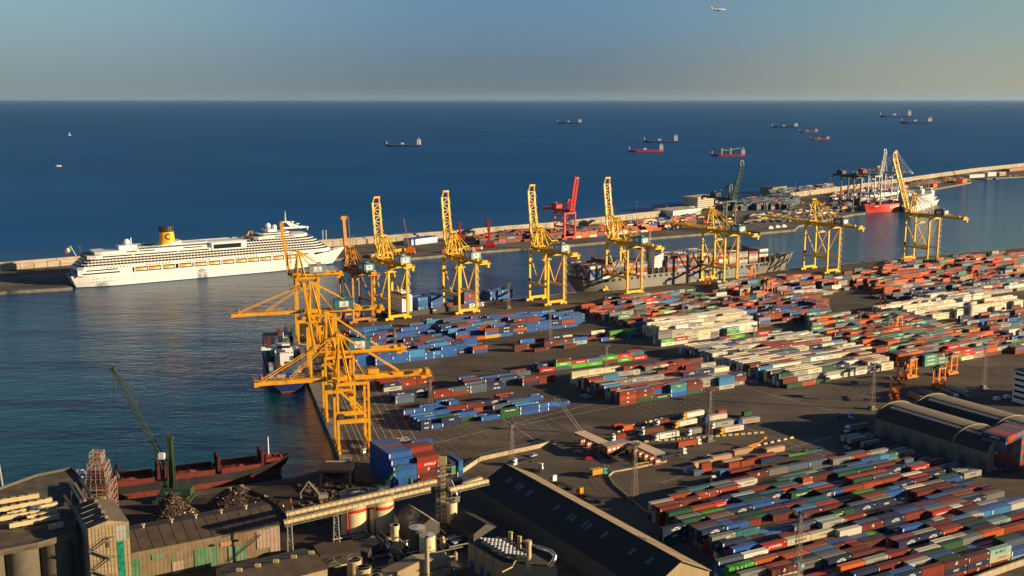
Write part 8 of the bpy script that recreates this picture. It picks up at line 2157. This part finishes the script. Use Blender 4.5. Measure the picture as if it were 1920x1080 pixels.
# ------------------------------------------------------------------ sea haze
hm = bpy.data.materials.new('haze'); hm.use_nodes = True; n, l = hm.node_tree.nodes, hm.node_tree.links; n.remove(n['Principled BSDF'])
pv = n.new('ShaderNodeVolumePrincipled'); pv.inputs['Color'].default_value = (0.42, 0.68, 1.0, 1); pv.inputs['Density'].default_value = 8.5e-6; pv.inputs['Anisotropy'].default_value = 0.2
l.new(pv.outputs[0], n['Material Output'].inputs['Volume'])
mb = MB(); mb.box(-S-500, -2500, -10.5, S+500, S+500, 420); mb.build('haze', hm, kind='stuff')
# ------------------------------------------------------------------ link the containers
def cont_label(d, blk_rows):
    t = 'on the ground' if d['tier'] == 0 else ('on top' if d['top'] else 'in mid stack')
    sz = 'short ' if d['size'] == 20 else ''
    r = d['rown']; c = d['coln']
    return f"{sz}{d['color']} container {t}, {ordinal(c)} along {ordinal(r)} row of {d['block']}"
INDIV = 300
CONT.sort(key=lambda d: -d['w'])
near, rest = CONT[:INDIV], CONT[INDIV:]
bl = {}
for d in CONT: bl.setdefault(d['block'], []).append(d)
for b_, L_ in bl.items():
    rs = sorted({d['row'] for d in L_})
    for d in L_: d['rown'] = rs.index(d['row']) + 1
    for r in rs:
        cs = sorted({d['col'] for d in L_ if d['row'] == r})
        for d in L_:
            if d['row'] == r: d['coln'] = cs.index(d['col']) + 1
rn = random.Random(77)
TRENAME = {0: 'bottom tier', 1: 'second tier', 2: 'third tier', 3: 'fourth tier', 4: 'fifth tier', 5: 'sixth tier', 6: 'seventh tier'}
for d in near:
    key = d['key']
    if key == 'auto': key = rn.choice(BYCOL.get(d['color'], [None, None, 'code']))
    rz = PI/2 - R(d['az'])
    lab = f"{'short ' if d['size']==20 else ''}{d['color']} container, {TRENAME[d['tier']]}, {ordinal(d['coln'])} along {ordinal(d['rown'])} row, {d['block']}"
    root = thing('shipping_container', lab, 'container', d['pos'], rz, 'shipping containers stacked in the terminal yard')
    o = bpy.data.objects.new('body', cont_body(d['color'], d['size'])); C.objects.link(o); o.parent = root
    e = rn.choice((-1, 1)); o = bpy.data.objects.new('door', door_mesh(d['color'], d['size'], e)); C.objects.link(o); o.parent = root
    if key:
        o = bpy.data.objects.new('lettering', lettering_mesh(key, d['size'])); C.objects.link(o); o.parent = root
def mass_containers():
    mb = MB(); rv = []
    nm = len(CN); ex = [M_WHITE, M_BLACKL]
    def addc(pos, azd, color, size, key, far):
        L = LEN[size]; u = dirv(azd); v = dirv(azd-90); h = CH - .03
        x, y = L/2, CW/2
        P = [pos + u*(a*x) + v*(b*y) for a, b in ((-1,-1),(1,-1),(1,1),(-1,1))]
        vs = [(p.x, p.y, pos.z + .02) for p in P] + [(p.x, p.y, pos.z + h) for p in P]
        mb.add(vs, [(0,3,2,1),(4,5,6,7),(0,1,5,4),(1,2,6,5),(2,3,7,6),(3,0,4,7)], CN.index(color))
        r = rn.random(); rv.extend([r]*6)
        n0 = len(mb.f)
        if key and not far:
            o = pos - v*(y + .012)
            def q(xa, xb, za, zb, mi):
                a, b = o + u*xa, o + u*xb
                mb.add([(a.x,a.y,pos.z+za),(b.x,b.y,pos.z+za),(b.x,b.y,pos.z+zb),(a.x,a.y,pos.z+zb)], [(0,1,2,3)], mi)
            if key == 'strip': q(-x+.35, -x+.85, .45, CH-.35, nm)
            elif key == 'code': q(x-1.6, x-.5, CH-.6, CH-.35, nm)
            elif key in LET:
                mi = nm if LET[key][1] is M_WHITE else nm+1
                s_, m_, hh, w, dx = LET[key]; f = 1 if size == 40 else .55
                nl = len(s_.split('\n')[0]); w *= f
                for i in range(nl):
                    if s_[i] == ' ': continue
                    a = dx*f - w/2 + w*i/nl; q(a, a + w/nl*.62, CH/2-.4, CH/2+.45, mi)
        rv.extend([0.0]*(len(mb.f)-n0))
    for d in rest:
        key = d['key']
        if key == 'auto': key = rn.choice(BYCOL.get(d['color'], [None, None, 'code']))
        addc(d['pos'], d['az'], d['color'], d['size'], key, not (d['w'] > 0) or d['pos'].y > 1100)
    for pos, azd, color, size, key in SHIPBOX: addc(pos, azd, color, size, key, key is None)
    o = mb.build('container_stacks', [CMAT[c] for c in CN] + ex, kind='stuff')
    at = o.data.attributes.new('rnd', 'FLOAT', 'FACE'); at.data.foreach_set('value', rv)
    tag(o, 'many coloured shipping containers stacked beyond the nearest rows, on ship decks and the far wharf', 'containers')
    print('containers', len(CONT), 'ship boxes', len(SHIPBOX))
mass_containers()
